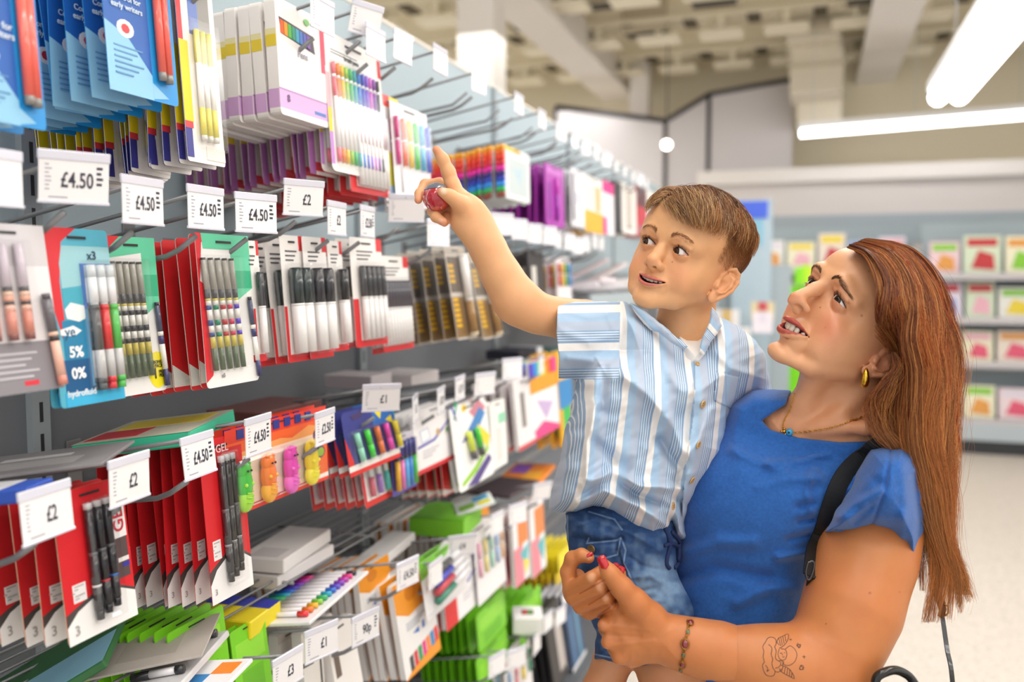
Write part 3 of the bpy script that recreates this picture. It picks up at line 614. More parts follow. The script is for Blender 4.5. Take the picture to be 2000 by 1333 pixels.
# undershirt, shirt, collar
def stripe_mat(name):
    m = bpy.data.materials.new(name); m.use_nodes = True; nt = m.node_tree; b = nt.nodes['Principled BSDF']; b.inputs['Roughness'].default_value = .85; b.inputs['Sheen Weight'].default_value = .15; b.inputs['Specular IOR Level'].default_value = .2
    a = nt.nodes.new('ShaderNodeAttribute'); a.attribute_name = 'stripe'
    fr = nt.nodes.new('ShaderNodeMath'); fr.operation = 'FRACT'; nt.links.new(a.outputs['Fac'], fr.inputs[0])
    cr = nt.nodes.new('ShaderNodeValToRGB'); cr.color_ramp.interpolation = 'LINEAR'; el = cr.color_ramp.elements
    W = 'f1ece8'; B1 = 'a9c4de'; B2 = 'b3bfd2'; B3 = '8fabca'; stops = [(0, W), (.19, W), (.20, B1), (.42, B1), (.43, B2), (.66, B2), (.67, B3)]
    for i in range(4): x = .70 + i * .068; stops += [(x, B3), (x + .008, 'e8ecf0'), (x + .020, 'e8ecf0'), (x + .028, B3)]
    stops += [(.985, B3), (1., W)]
    for i, (p, c) in enumerate(stops):
        e = el[i] if i < 2 else el.new(p); e.position = p; e.color = srgb(c)
    nt.links.new(fr.outputs[0], cr.inputs[0]); tc = nt.nodes.new('ShaderNodeTexCoord'); n = nt.nodes.new('ShaderNodeTexNoise'); n.inputs['Scale'].default_value = 420; n.inputs['Detail'].default_value = 3; nt.links.new(tc.outputs['Object'], n.inputs['Vector'])
    bp = nt.nodes.new('ShaderNodeBump'); bp.inputs['Strength'].default_value = .25; bp.inputs['Distance'].default_value = .0008; nt.links.new(n.outputs['Fac'], bp.inputs['Height']); nt.links.new(bp.outputs['Normal'], b.inputs['Normal']); nt.links.new(cr.outputs[0], b.inputs['Base Color'])
    return m
STRIPE = stripe_mat('striped_cotton')
def torso_s(V): x, y = V[:, 0], V[:, 1]; ln = 1252 - (y - 820) * (.115 + .00022 * (y - 820)) ; s = (x - ln) / 64.; return s - .1 + (V[:, 2] - 1.27) * 2.5
def folds_shirt(X, Y):
    o = ridges(X, Y, [([(1222, 735), (1265, 770), (1315, 830), (1335, 880)], 13, .004), ([(1240, 640), (1290, 700), (1330, 760)], 14, .003), ([(1165, 790), (1148, 870), (1146, 935)], 9, .0045), ([(1140, 948), (1190, 925), (1250, 950), (1325, 955)], 10, .005), ([(1130, 985), (1180, 960), (1250, 990), (1300, 1025)], 9, .004), ([(1290, 860), (1330, 920), (1320, 970)], 10, -.004),
        ([(1200, 930), (1240, 965), (1300, 990)], 8, -.004), ([(1160, 860), (1200, 900)], 10, -.003), ([(1390, 800), (1370, 850), (1345, 890)], 10, .003), ([(1400, 690), (1430, 720), (1460, 730)], 9, .0035), ([(1180, 720), (1175, 800)], 12, -.0035), ([(1260, 880), (1230, 930)], 12, .003)])
    pl = line_sd([(1358, 690), (1356, 763), (1353, 814), (1347, 857), (1339, 911), (1333, 985)], X, Y); right = (X > np.interp(Y, [690, 763, 814, 857, 911, 985], [1358, 1356, 1353, 1347, 1339, 1333])) & (Y > 685)
    o += .0028 * right * np.exp(-(pl / 26) ** 4); pk = poly_sd([(1398, 727), (1447, 737), (1431, 800), (1395, 783)], X, Y); o += .0016 * (pk < 0); o -= .0010 * np.exp(-(pk / 1.6) ** 2)
    return o * 1.5 + .0024 * vnoise(X, Y, 34, 1) + .001 * vnoise(X + Y * .6, Y, 15, 2)
ft = Field(1060, 1520, 575, 1075, 1.10, 1.50, 1.6, .0016)
ft.inflate([(1216, 592), (1250, 600), (1298, 636), (1345, 676), (1366, 677), (1396, 628), (1405, 622), (1450, 641), (1486, 690), (1490, 740), (1440, 800), (1420, 860), (1400, 905), (1368, 945), (1335, 985), (1334, 1048), (1322, 1044), (1310, 1020), (1296, 1044), (1278, 1058), (1240, 1040), (1210, 1018), (1177, 996), (1158, 990), (1126, 1001), (1079, 993), (1083, 950), (1099, 892), (1119, 810), (1134, 732), (1180, 680), (1200, 610)], 1.315, .095, .075, k=0, disp=folds_shirt)
ft.inflate([(1165, 700), (1300, 720), (1400, 740), (1405, 880), (1366, 945), (1338, 985), (1334, 1046), (1322, 1044), (1312, 1018), (1296, 1044), (1278, 1058), (1240, 1040), (1210, 1018), (1177, 996), (1158, 990), (1126, 1001), (1079, 993), (1086, 950), (1104, 892), (1124, 810)], 1.268, .090, .03, k=.03, disp=folds_shirt)
ft.inflate([(1252, 560), (1262, 600), (1298, 638), (1342, 674), (1366, 675), (1394, 632), (1400, 600), (1400, 560)], 1.27, .09, .004, k=.004, op='sub')
ft.inflate([(1095, 1003), (1158, 996), (1180, 1000), (1212, 1024), (1250, 1048), (1278, 1066), (1300, 1050), (1330, 1060), (1330, 1100), (1090, 1100)], 1.285, .06, .01, k=.002, op='sub')
sl_f = lambda X, Y: ridges(X, Y, [([(1100, 606), (1150, 618), (1195, 612)], 8, .0025), ([(1105, 650), (1150, 668), (1200, 655)], 9, .003), ([(1110, 700), (1160, 706), (1205, 690)], 8, .003), ([(1212, 600), (1222, 650), (1214, 710)], 6, -.004), ([(1180, 596), (1196, 640)], 6, .002)]) + .0012 * vnoise(X, Y, 22, 5)
ft.inflate([(1040, 586), (1146, 588), (1189, 589), (1222, 593), (1262, 650), (1240, 700), (1212, 722), (1160, 738), (1040, 742)], 1.30, .062, .05, k=.012, disp=sl_f, gx=.00018, p0=(1150, 660))
ft.inflate([(1060, 592), (1100, 594), (1140, 604), (1150, 660), (1140, 722), (1100, 732), (1060, 732)], 1.30, .054, .04, k=.002, op='sub', gx=.00018, p0=(1150, 660))
ft.inflate([(1030, 560), (1089, 560), (1089, 600), (1087, 650), (1092, 700), (1090, 770), (1030, 770)], 1.30, .2, .003, k=.001, op='sub')
ft.inflate([(1440, 650), (1470, 660), (1492, 700), (1506, 765), (1470, 800), (1425, 790), (1410, 740)], 1.34, .05, .045, k=.015, disp=lambda X, Y: .0025 * vnoise(X, Y, 16, 8))
V, Q = ft.mesh(); V_ = V; s = torso_s(V); slv = (1 / (1 + np.exp(-(1212 - (V[:, 1] - 600) * .02 - V[:, 0]) / .8))) * (V[:, 1] < 742); s2 = (V[:, 1] - 598 + (V[:, 0] - 1090) * .02) / 74.
Fm = slv > .5; mf = Fm[Q].mean(1) > .5
Vs = to_world(V); keepA = ~mf
def sub_mesh(V, Q, keep, extra): u = np.unique(Q[keep]); mp = np.full(len(V), -1); mp[u] = np.arange(len(u)); return V[u], mp[Q[keep]], [e[u] for e in extra]
Va, Qa, (sa_,) = sub_mesh(Vs, Q, keepA, [s]); Vb, Qb, (sb_,) = sub_mesh(Vs, Q, mf, [s2])
shirt = child_at(np_mesh('shirt', np.vstack([Va, Vb]), np.vstack([Qa, Qb + len(Va)]), boy, STRIPE, attrs={'stripe': np.concatenate([sa_, sb_])})); SS = Surf(V_, Q); shirt['label'] = 'blue and white striped short sleeved cotton shirt'
fc = Field(1220, 1425, 580, 705, 1.17, 1.36, 1.3, .0012)
fc.inflate([(1230, 592), (1256, 604), (1284, 627), (1316, 654), (1344, 676), (1336, 684), (1308, 668), (1288, 651), (1270, 645), (1255, 631), (1240, 610)], 1.236, .0075, .005, k=0, gx=-.0003, p0=(1290, 640), disp=lambda X, Y: .0008 * vnoise(X, Y, 9, 3))
fc.inflate([(1390, 600), (1400, 612), (1410, 636), (1402, 652), (1388, 668), (1374, 694), (1364, 688), (1372, 658), (1384, 632)], 1.240, .0075, .005, k=0, gx=.0003, p0=(1380, 650), disp=lambda X, Y: .0008 * vnoise(X, Y, 9, 4))
V, Q = fc.mesh(); s = (V[:, 0] - 1225 + (V[:, 1] - 590) * -.9) / 62.; child_at(np_mesh('collar', to_world(V), Q, shirt, STRIPE, attrs={'stripe': s + .2})).location = (0, 0, 0)
fu = Field(1285, 1420, 640, 730, 1.18, 1.38, 1.5, .0013); fu.inflate([(1325, 655), (1342, 664), (1362, 665), (1385, 652), (1396, 660), (1385, 730), (1330, 730)], 1.30, .062, .03, k=0); V, Q = fu.mesh(); child_at(np_mesh('undershirt', to_world(V), Q, boy, mat('white_cotton', 'f2ece6', rough=.9)))
def disc_on(surf, x, y, r, m, name, parent, th=.0016, lift=.0006, sq=1., holes=None, n=20):
    p, nn = surf.at(x, y, lift)
    if p is None: return None
    a = np.cross(nn, Z0); a /= np.linalg.norm(a); b_ = np.cross(nn, a); b = MB(); V = []; Fc = []
    for k, (rr, h) in enumerate(((1, 0), (1.0, th * .7), (.88, th), (.72, th * .75), (0, th * .7))):
        for j in range(n): t = 2 * math.pi * j / n; V.append(p + (a * math.cos(t) * sq + b_ * math.sin(t)) * r * rr + nn * h)
    for k in range(4):
        for j in range(n): Fc.append((k * n + j, k * n + (j + 1) % n, (k + 1) * n + (j + 1) % n, (k + 1) * n + j))
    b.add(V, Fc, m, True)
    if holes:
        for sx, sy in ((.25, .25), (-.25, .25), (.25, -.25), (-.25, -.25)): b.ball(p + (a * sx + b_ * sy) * r + nn * th * .72, r * .11, holes, n=4)
    return b.build(name, parent)
wood = mat('button_wood', 'c9a26a', rough=.4); dk = mat('button_hole', '5a4024')
for x, y, sq in ((1362, 712, .6), (1372, 790, 1), (1363, 869, 1), (1351, 938, .9), (1314, 989, .7)):
    o = disc_on(SS, x, y, .0056, wood, 'button', shirt, sq=sq, holes=dk)
    if o: child_at(o)
# denim shorts
def denim(name, base='2f5488', light='7ea0c4'):
    m = mat(name, attr=True, rough=.85, bump=(1400, .5, .0006), noise=(160, .14)); return m
fs = Field(1085, 1380, 965, 1340, 1.13, 1.42, 1.8, .0018)
def fold_s(X, Y): return ridges(X, Y, [([(1110, 1030), (1160, 1015), (1230, 1040), (1290, 1075)], 7, .004), ([(1120, 1050), (1170, 1060), (1215, 1055)], 6, -.004), ([(1225, 1130), (1270, 1125), (1310, 1150)], 6, .0035), ([(1235, 1160), (1280, 1150), (1320, 1180)], 5, -.003), ([(1250, 1180), (1300, 1175), (1335, 1205)], 6, .003), ([(1230, 1090), (1260, 1110), (1300, 1115)], 5, -.003), ([(1210, 1060), (1218, 1100), (1240, 1150)], 5, .004), ([(1205, 1075), (1222, 1120)], 3, -.003), ([(1168, 1280), (1200, 1288)], 4, .002)]) + .0016 * vnoise(X, Y, 20, 12) + .0008 * vnoise(X, Y, 9, 13)
fs.inflate([(1105, 1003), (1150, 985), (1200, 980), (1300, 990), (1330, 1040), (1322, 1110), (1336, 1170), (1347, 1225), (1330, 1300), (1240, 1318), (1222, 1290), (1200, 1297), (1162, 1288), (1164, 1240), (1135, 1160), (1112, 1085), (1106, 1040)], 1.265, .078, .06, k=0, disp=fold_s)
fs.chain([(1260, 1120, 1.235, 50), (1295, 1200, 1.225, 52), (1300, 1270, 1.23, 50)], k=.02)
fs.inflate([(1232, 1305), (1322, 1290), (1345, 1360), (1230, 1360)], 1.26, .3, .01, k=.002, op='sub'); 
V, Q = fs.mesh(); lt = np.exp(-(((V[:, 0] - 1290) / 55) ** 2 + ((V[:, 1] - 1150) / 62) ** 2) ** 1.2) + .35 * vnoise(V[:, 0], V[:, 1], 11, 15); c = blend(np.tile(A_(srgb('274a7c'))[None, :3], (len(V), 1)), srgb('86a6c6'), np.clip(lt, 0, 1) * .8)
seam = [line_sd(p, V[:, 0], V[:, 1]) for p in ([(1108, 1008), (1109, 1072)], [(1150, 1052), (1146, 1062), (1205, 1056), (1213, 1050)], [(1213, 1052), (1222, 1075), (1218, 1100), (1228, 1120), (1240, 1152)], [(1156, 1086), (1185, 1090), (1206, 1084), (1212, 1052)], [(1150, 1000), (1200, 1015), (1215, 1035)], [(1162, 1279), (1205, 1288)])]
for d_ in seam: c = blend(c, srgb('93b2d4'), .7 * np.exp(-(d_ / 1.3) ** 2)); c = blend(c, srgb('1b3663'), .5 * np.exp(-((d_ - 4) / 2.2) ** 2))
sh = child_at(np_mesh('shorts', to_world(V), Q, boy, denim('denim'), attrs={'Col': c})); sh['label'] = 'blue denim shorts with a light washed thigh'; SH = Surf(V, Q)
o = disc_on(SH, 1156, 1073, .0062, mat('brass_button', '9a7a58', rough=.35, metal=.8), 'button', sh, th=.002, lift=.001); o and child_at(o)
# drawstring
b = MB(); nv = mat('navy_tape', '1d2f5c', rough=.9)
for pts in ([(1296, 1030), (1306, 1060), (1300, 1098), (1306, 1112)], [(1310, 1040), (1324, 1058), (1326, 1090), (1316, 1110)], [(1296, 1066), (1312, 1062), (1328, 1072)]):
    W = []
    for x, y in smooth_pts(A_([(a, b_, 0) for a, b_ in pts]), 6)[:, :2]:
        p, n_ = SH.at(x, y, .002); W.append(p if p is not None else P3(x, y, 1.24))
    b.tube(W, .0028, nv, n=8)
child_at(b.build('drawstring', sh))
# shoes, below the frame
for x, y, d in ((1196, 1745, 1.335), (1350, 1790, 1.275)):
    b = MB(); p = P3(x, y, d); b.ball(p + A_([-.02, .0, -.005]), .035, mat('canvas_shoe', 'f0f0ee', rough=.8), sc=(1.9, 1.0, .9)); b.box(p + A_([-.08, -.03, -.045]), p + A_([.045, .03, -.03]), mat('shoe_sole', 'd8d8d4')); child_at(b.build('shoe', boy))
tag(boy, 'young boy in striped shirt and denim shorts held on hip, pointing up', 'person')
# red capsule toy with grey cap, between thumb and fingers
def capsule_toy():
    t = empty('capsule_toy', tuple(P3(853, 386, 1.258))); ax = A_(RT) * -.12 + A_(UP) * .98 + A_(FW) * -.1; ax /= np.linalg.norm(ax); u = np.cross(ax, FW); u /= np.linalg.norm(u); w = np.cross(ax, u); r = .0208
    for nm, a0, a1, m in (('cap', 0, .30, mat('grey_plastic', '5d6878', rough=.15, coat=.6)), ('shell', .30, 1, mat('red_plastic', 'c8102a', rough=.08, coat=1., trans=.25))):
        V = []; Fc = []; n = 14; k = 28
        for i in range(n + 1):
            th = math.pi * (a0 + (a1 - a0) * i / n); rr = r * (1.03 if nm == 'cap' else 1)
            for j in range(k): f = 2 * math.pi * j / k; V.append(ax * math.cos(th) * rr * 1.0 + (u * math.cos(f) + w * math.sin(f)) * math.sin(th) * rr)
        Fc = [(i * k + j, i * k + (j + 1) % k, (i + 1) * k + (j + 1) % k, (i + 1) * k + j) for i in range(n) for j in range(k)]
        b = MB(); b.add(V, Fc, m, True); b.build(nm, t)
    b = MB(); b.ball(ax * -.003 + A_(FW) * .002, .009, mat('dark_trinket', '3a0a14', rough=.3), n=6); b.ball(ax * -.006 - A_(RT) * .008 - A_(FW) * .006, .006, mat('pink_trinket', 'e0486a', rough=.3), n=6); b.build('trinket', t)
    return tag(t, 'small red capsule toy with grey cap in the boy\'s raised hand', 'toy')
capsule_toy()
woman = empty('person', tuple(P3(1600, 1320, 1.25)))
fw = Field(1460, 1850, 440, 930, 1.06, 1.42, 1.6, .0014); HW.begin(fw); build_head(HW, ADULT)
fw.chain([(1668, 660, 1.235, 78), (1650, 720, 1.24, 76), (1636, 790, 1.255, 78), (1640, 860, 1.28, 96)], k=.016)
fw.chain([(1590, 740, 1.20, 22), (1568, 790, 1.225, 20), (1560, 830, 1.235, 16)], k=.02)
fw.inflate([(1462, 800), (1500, 772), (1560, 790), (1650, 800), (1730, 800), (1800, 870), (1830, 935), (1462, 935)], 1.265, .062, .055, k=.03, gx=-.00022, p0=(1600, 850))
fw.chain([(1700, 752, 1.195, 9), (1640, 810, 1.195, 8), (1585, 838, 1.205, 7)], k=.016); fw.chain([(1480, 812, 1.27, 8), (1530, 822, 1.235, 8), (1562, 836, 1.22, 8)], k=.014); fw.chain([(1610, 838, 1.2, 8), (1690, 836, 1.17, 8), (1780, 850, 1.15, 8)], k=.018)
V1, Q1 = fw.mesh(); c1 = face_colour(HW, ADULT, V1, SKW, srgb('b04a3e'), srgb('cf6a50'))
c1 = spots(c1, V1, [(1602, 601, 1.3, '4a2416', .9), (1683, 617, 2.6, '9a5a38', .6), (1697, 530, 2.2, 'b87850', .5), (1612, 640, 1.2, '8a4a30', .5), (1590, 690, 1, '8a4a30', .4)]); c1 = blend(c1, srgb('c07048'), .35 * np.clip((V1[:, 1] - 740) / 90, 0, 1))
fa = Field(1240, 1860, 880, 1640, .96, 1.40, 2.6, .0026)
fa.chain([(1725, 940, 1.215, 62), (1712, 1030, 1.19, 76), (1690, 1100, 1.165, 83), (1663, 1190, 1.14, 84), (1634, 1265, 1.125, 74), (1618, 1310, 1.12, 64)], k=.03); ARM = [(1618, 1316, 1.12, 62), (1570, 1310, 1.115, 66), (1500, 1298, 1.115, 64), (1400, 1275, 1.12, 53), (1345, 1261, 1.125, 46), (1290, 1244, 1.13, 40)]; fa.chain(ARM[:4], k=.03)
V2, Q2 = fa.mesh(); ARMC = srgb('c98049'); c2 = mottled(V2, ARMC, 14, 'bc6236', .3); c2 = spots(c2, V2, [(1699, 1159, 2.6, '8a3a26', .9), (1613, 1219, 1.6, '6a3420', .8), (1757, 1157, 1.3, '8a4a30', .7), (1300, 1250, 1.2, '7a4028', .6)])
fh = Field(1090, 1440, 1060, 1330, 1.06, 1.24, 1.3, .0012)
# near hand: back of the hand, thumb over the other hand
fh.chain([(1470, 1291, 1.1165, 57.5)] + ARM[3:], k=.02)
fh.inflate([(1330, 1222), (1292, 1198), (1256, 1168), (1228, 1146), (1204, 1168), (1184, 1192), (1168, 1214), (1168, 1232), (1176, 1248), (1188, 1276), (1206, 1296), (1232, 1307), (1262, 1299), (1286, 1292), (1330, 1296)], 1.135, .030, .028, k=.02, gx=-.0001, p0=(1250, 1240), disp=lambda X, Y: .0007 * vnoise(X, Y, 14, 6) + ridges(X, Y, [([(1195, 1222), (1270, 1232)], 5, .0012), ([(1200, 1262), (1275, 1252)], 5, .001), ([(1190, 1242), (1250, 1244)], 4, -.001)]))
fh.chain([(1178, 1222, 1.115, 11)], k=.012); fh.chain([(1186, 1256, 1.118, 12)], k=.012); fh.chain([(1208, 1286, 1.122, 12)], k=.012)
fh.chain([(1270, 1205, 1.118, 30), (1238, 1176, 1.105, 24), (1213, 1147, 1.097, 18.5), (1192, 1122, 1.094, 14.5), (1180, 1104, 1.094, 11)], k=.012)
fh.chain([(1205, 1150, 1.135, 10), (1206, 1128, 1.128, 9), (1203, 1113, 1.122, 8)], k=.004); fh.chain([(1214, 1150, 1.13, 10), (1214, 1132, 1.12, 9.5), (1214, 1119, 1.114, 8.5)], k=.004)
# far hand: folded fingers and raised forefinger
for ch in ([(1118, 1152, 1.150, 16), (1156, 1130, 1.122, 14), (1176, 1116, 1.135, 12)], [(1120, 1170, 1.148, 14.5), (1172, 1148, 1.118, 13.5), (1190, 1140, 1.135, 11)], [(1132, 1187, 1.148, 13), (1184, 1169, 1.118, 12), (1198, 1162, 1.135, 10)], [(1152, 1200, 1.150, 11), (1194, 1184, 1.122, 9.5)]): fh.chain(ch, k=.0018)
fh.chain([(1113, 1152, 1.155, 14), (1109, 1118, 1.158, 14.5), (1118, 1092, 1.155, 14.5), (1136, 1085, 1.148, 13), (1150, 1090, 1.142, 11)], k=.004)
fh.chain([(1122, 1160, 1.165, 22), (1150, 1178, 1.165, 26), (1190, 1180, 1.165, 24)], k=.01); fh.chain([(1128, 1128, 1.175, 16), (1140, 1160, 1.175, 20)], k=.012)
V3, Q3 = fh.mesh(); c3 = mottled(V3, ARMC, 14, 'bc6236', .3); c3 = spots(c3, V3, [(1155, 1128, 9, 'e8b48c', .55), (1172, 1148, 8, 'e8b48c', .55), (1183, 1169, 7, 'e8b48c', .5), (1150, 1088, 7, 'e0a080', .5), (1176, 1222, 9, 'd08a64', .3)])
for p in ([(1133, 1160), (1160, 1145), (1180, 1134)], [(1150, 1182), (1176, 1166), (1192, 1154)], [(1168, 1203), (1190, 1188), (1200, 1176)]): c3 = blend(c3, srgb('96431f'), .75 * np.exp(-(line_sd(p, V3[:, 0], V3[:, 1]) / 1.6) ** 2))  # shade painted as darker skin in the creases between folded fingers
# far arm, behind the boy
fr = Field(1080, 1500, 760, 1240, 1.10, 1.62, 4, .004); fr.chain([(1455, 850, 1.37, 60), (1380, 960, 1.47, 50), (1290, 1090, 1.47, 42), (1200, 1130, 1.36, 32), (1158, 1165, 1.24, 24), (1150, 1172, 1.18, 20)], k=.02); V4, Q4 = fr.mesh()
V, Q = join_meshes([(V1, Q1), (V2, Q2), (V3, Q3), (V4, Q4)])
wbody = np_mesh('body', to_world(V), Q, woman, skin_mat('woman_skin', .42), attrs={'Col': np.vstack([c1, c2, c3, mottled(V4, SKW, 3)])}); SW = Surf(V, Q)
wl = -woman.location
for sg in (1, -1): make_eye(HW, (sg * ADULT['eye'][0], *ADULT['eye'][1:]), ADULT['er'], (-.65, -.62, .43), (.045, .02, .009), woman)
make_teeth(HW, ADULT, woman); lashes(HW, ADULT, woman); lid_line(HW, ADULT, woman, mat('lash_dark'))
brow(HW, ADULT, SW, woman, [(.012, -.089, .0155), (.026, -.0905, .0215), (.047, -.071, .015)], srgb('6a4428')[:3], wid=.0036, L=.0062, n=420)
# nails
red = mat('nail_varnish', 'c20d1c', rough=.12, coat=1.)
def nail(x, y, d, ang, L, Wd, tilt=.25):
    c = A_(P3(x, y, d)); a = math.radians(ang); u = A_(RT) * math.cos(a) + A_(UP) * math.sin(a); v = -A_(RT) * math.sin(a) + A_(UP) * math.cos(a); n = -A_(FW); n = n - u * tilt; n /= np.linalg.norm(n); V = []; N = 10; M = 8
    for i in range(N + 1):
        t = i / N; w = Wd * (math.sin(math.pi * (.18 + .82 * (1 - t)) ** 1.0) ** .5 if t > .55 else (.92 + .08 * math.sin(t * 3)) * min(1, (t + .03) / .12) ** .5)
        if t >= .98: w = Wd * .06
        for j in range(M + 1): s_ = j / M * 2 - 1; V.append(c + u * (t - .5) * L + v * s_ * w * .5 + n * (-.32 * Wd * s_ * s_ - .10 * L * (t - .4) ** 2))
    k = len(V); V += [p - n * .0009 for p in V]; Fc = []
    for i in range(N):
        for j in range(M): a0 = i * (M + 1) + j; q = [a0, a0 + 1, a0 + M + 2, a0 + M + 1]; Fc.append(q); Fc.append([z + k for z in q[::-1]])
    b = MB(); b.add(V, Fc, red, True); return b.build('nail', woman)
nail(1179, 1101, 1.0835, 116, .0165, .0115); nail(1203, 1110, 1.1145, 75, .0095, .0085); nail(1213, 1118, 1.1055, 72, .0115, .0100); nail(1151, 1086, 1.1345, 28, .0085, .0055, .6)
# blue linen top
LIN = mat('blue_linen', '2a61ad', rough=.85, sheen=.25, noise=(230, .15), bump=(650, .5, .0009), spec=.25)
def fold_w(X, Y): return ridges(X, Y, [([(1500, 905), (1560, 900), (1620, 885)], 9, .004), ([(1480, 950), (1540, 935), (1600, 935)], 12, .004), ([(1590, 920), (1575, 960), (1585, 1000)], 8, .003), ([(1560, 990), (1585, 985)], 7, -.005), ([(1560, 1020), (1588, 1015)], 6, -.005), ([(1540, 1055), (1580, 1045)], 7, -.004), ([(1520, 1090), (1578, 1080)], 8, .0045), ([(1340, 1080), (1400, 1060), (1470, 1060)], 14, .004), ([(1330, 1130), (1400, 1110), (1500, 1130)], 14, -.004), ([(1430, 880), (1470, 900), (1530, 920)], 10, .0035), ([(1380, 980), (1430, 950), (1500, 940)], 12, -.003), ([(1440, 1180), (1500, 1150), (1560, 1150)], 12, .003), ([(1540, 900), (1600, 878), (1650, 872)], 7, -.003)]) * 2.6 + ridges(X, Y, [([(1448, 830), (1480, 868), (1540, 890), (1640, 905), (1690, 905)], 2.5, -.0016)]) + .002 * vnoise(X, Y, 45, 31) + .0008 * vnoise(X, Y, 16, 32)
ft = Field(1255, 1830, 740, 1520, .98, 1.46, 2.6, .0026)
ft.inflate([(1545, 766), (1512, 790), (1484, 818), (1480, 828), (1500, 842), (1560, 858), (1640, 868), (1720, 867), (1752, 864), (1790, 876), (1800, 960), (1760, 1030), (1660, 1045), (1600, 1090), (1585, 1180), (1580, 1340), (1600, 1540), (1290, 1540), (1270, 1300), (1285, 1150), (1300, 1020), (1360, 880), (1415, 790), (1470, 764), (1510, 762)], 1.29, .115, .10, k=0, disp=fold_w, gx=-.00025, p0=(1560, 1000))
ft.inflate([(1425, 790), (1470, 764), (1545, 766), (1760, 860), (1800, 890), (1790, 960), (1640, 1010), (1430, 960)], 1.262, .0665, .02, k=.012, gx=-.00022, p0=(1600, 850))
ft.chain([(1500, 985, 1.235, 66)], k=.06); ft.chain([(1410, 960, 1.26, 60)], k=.06)
ft.inflate([(1548, 752), (1535, 790), (1488, 822), (1505, 840), (1560, 855), (1640, 864), (1735, 862), (1760, 752)], 1.22, .09, .004, k=.003, op='sub')
V, Q = ft.mesh(); top = np_mesh('blouse', to_world(V), Q, woman, LIN); top['label'] = 'blue linen short sleeved top'; ST = Surf(V, Q)
fsl = Field(1580, 1830, 850, 1150, 1.00, 1.36, 1.8, .0018)
fsl.inflate([(1700, 878), (1730, 868), (1765, 866), (1795, 884), (1808, 930), (1812, 1000), (1806, 1060), (1793, 1112), (1783, 1128), (1780, 1110), (1762, 1066), (1730, 1044), (1702, 1036), (1686, 1038), (1664, 1044), (1640, 1046), (1612, 1040), (1630, 1000), (1655, 960), (1680, 910)], 1.185, .112, .055, k=0, disp=lambda X, Y: ridges(X, Y, [([(1738, 885), (1728, 960), (1702, 1030)], 4, -.0022), ([(1640, 1010), (1670, 985), (1720, 960)], 9, .004), ([(1670, 1020), (1700, 990)], 8, -.003), ([(1760, 900), (1770, 980), (1760, 1050)], 10, .002), ([(1785, 930), (1795, 1020), (1788, 1090)], 7, -.003), ([(1630, 1034), (1664, 1036), (1700, 1028), (1735, 1037), (1765, 1060), (1780, 1100)], 2, -.0012)]) + .0014 * vnoise(X, Y, 22, 41))
fsl.inflate([(1630, 1080), (1640, 1048), (1690, 1030), (1760, 1048), (1778, 1100), (1784, 1160), (1620, 1160)], 1.185, .098, .06, k=.003, op='sub')
V, Q = fsl.mesh(); np_mesh('sleeve', to_world(V), Q, top, LIN); SSL = Surf(V, Q)
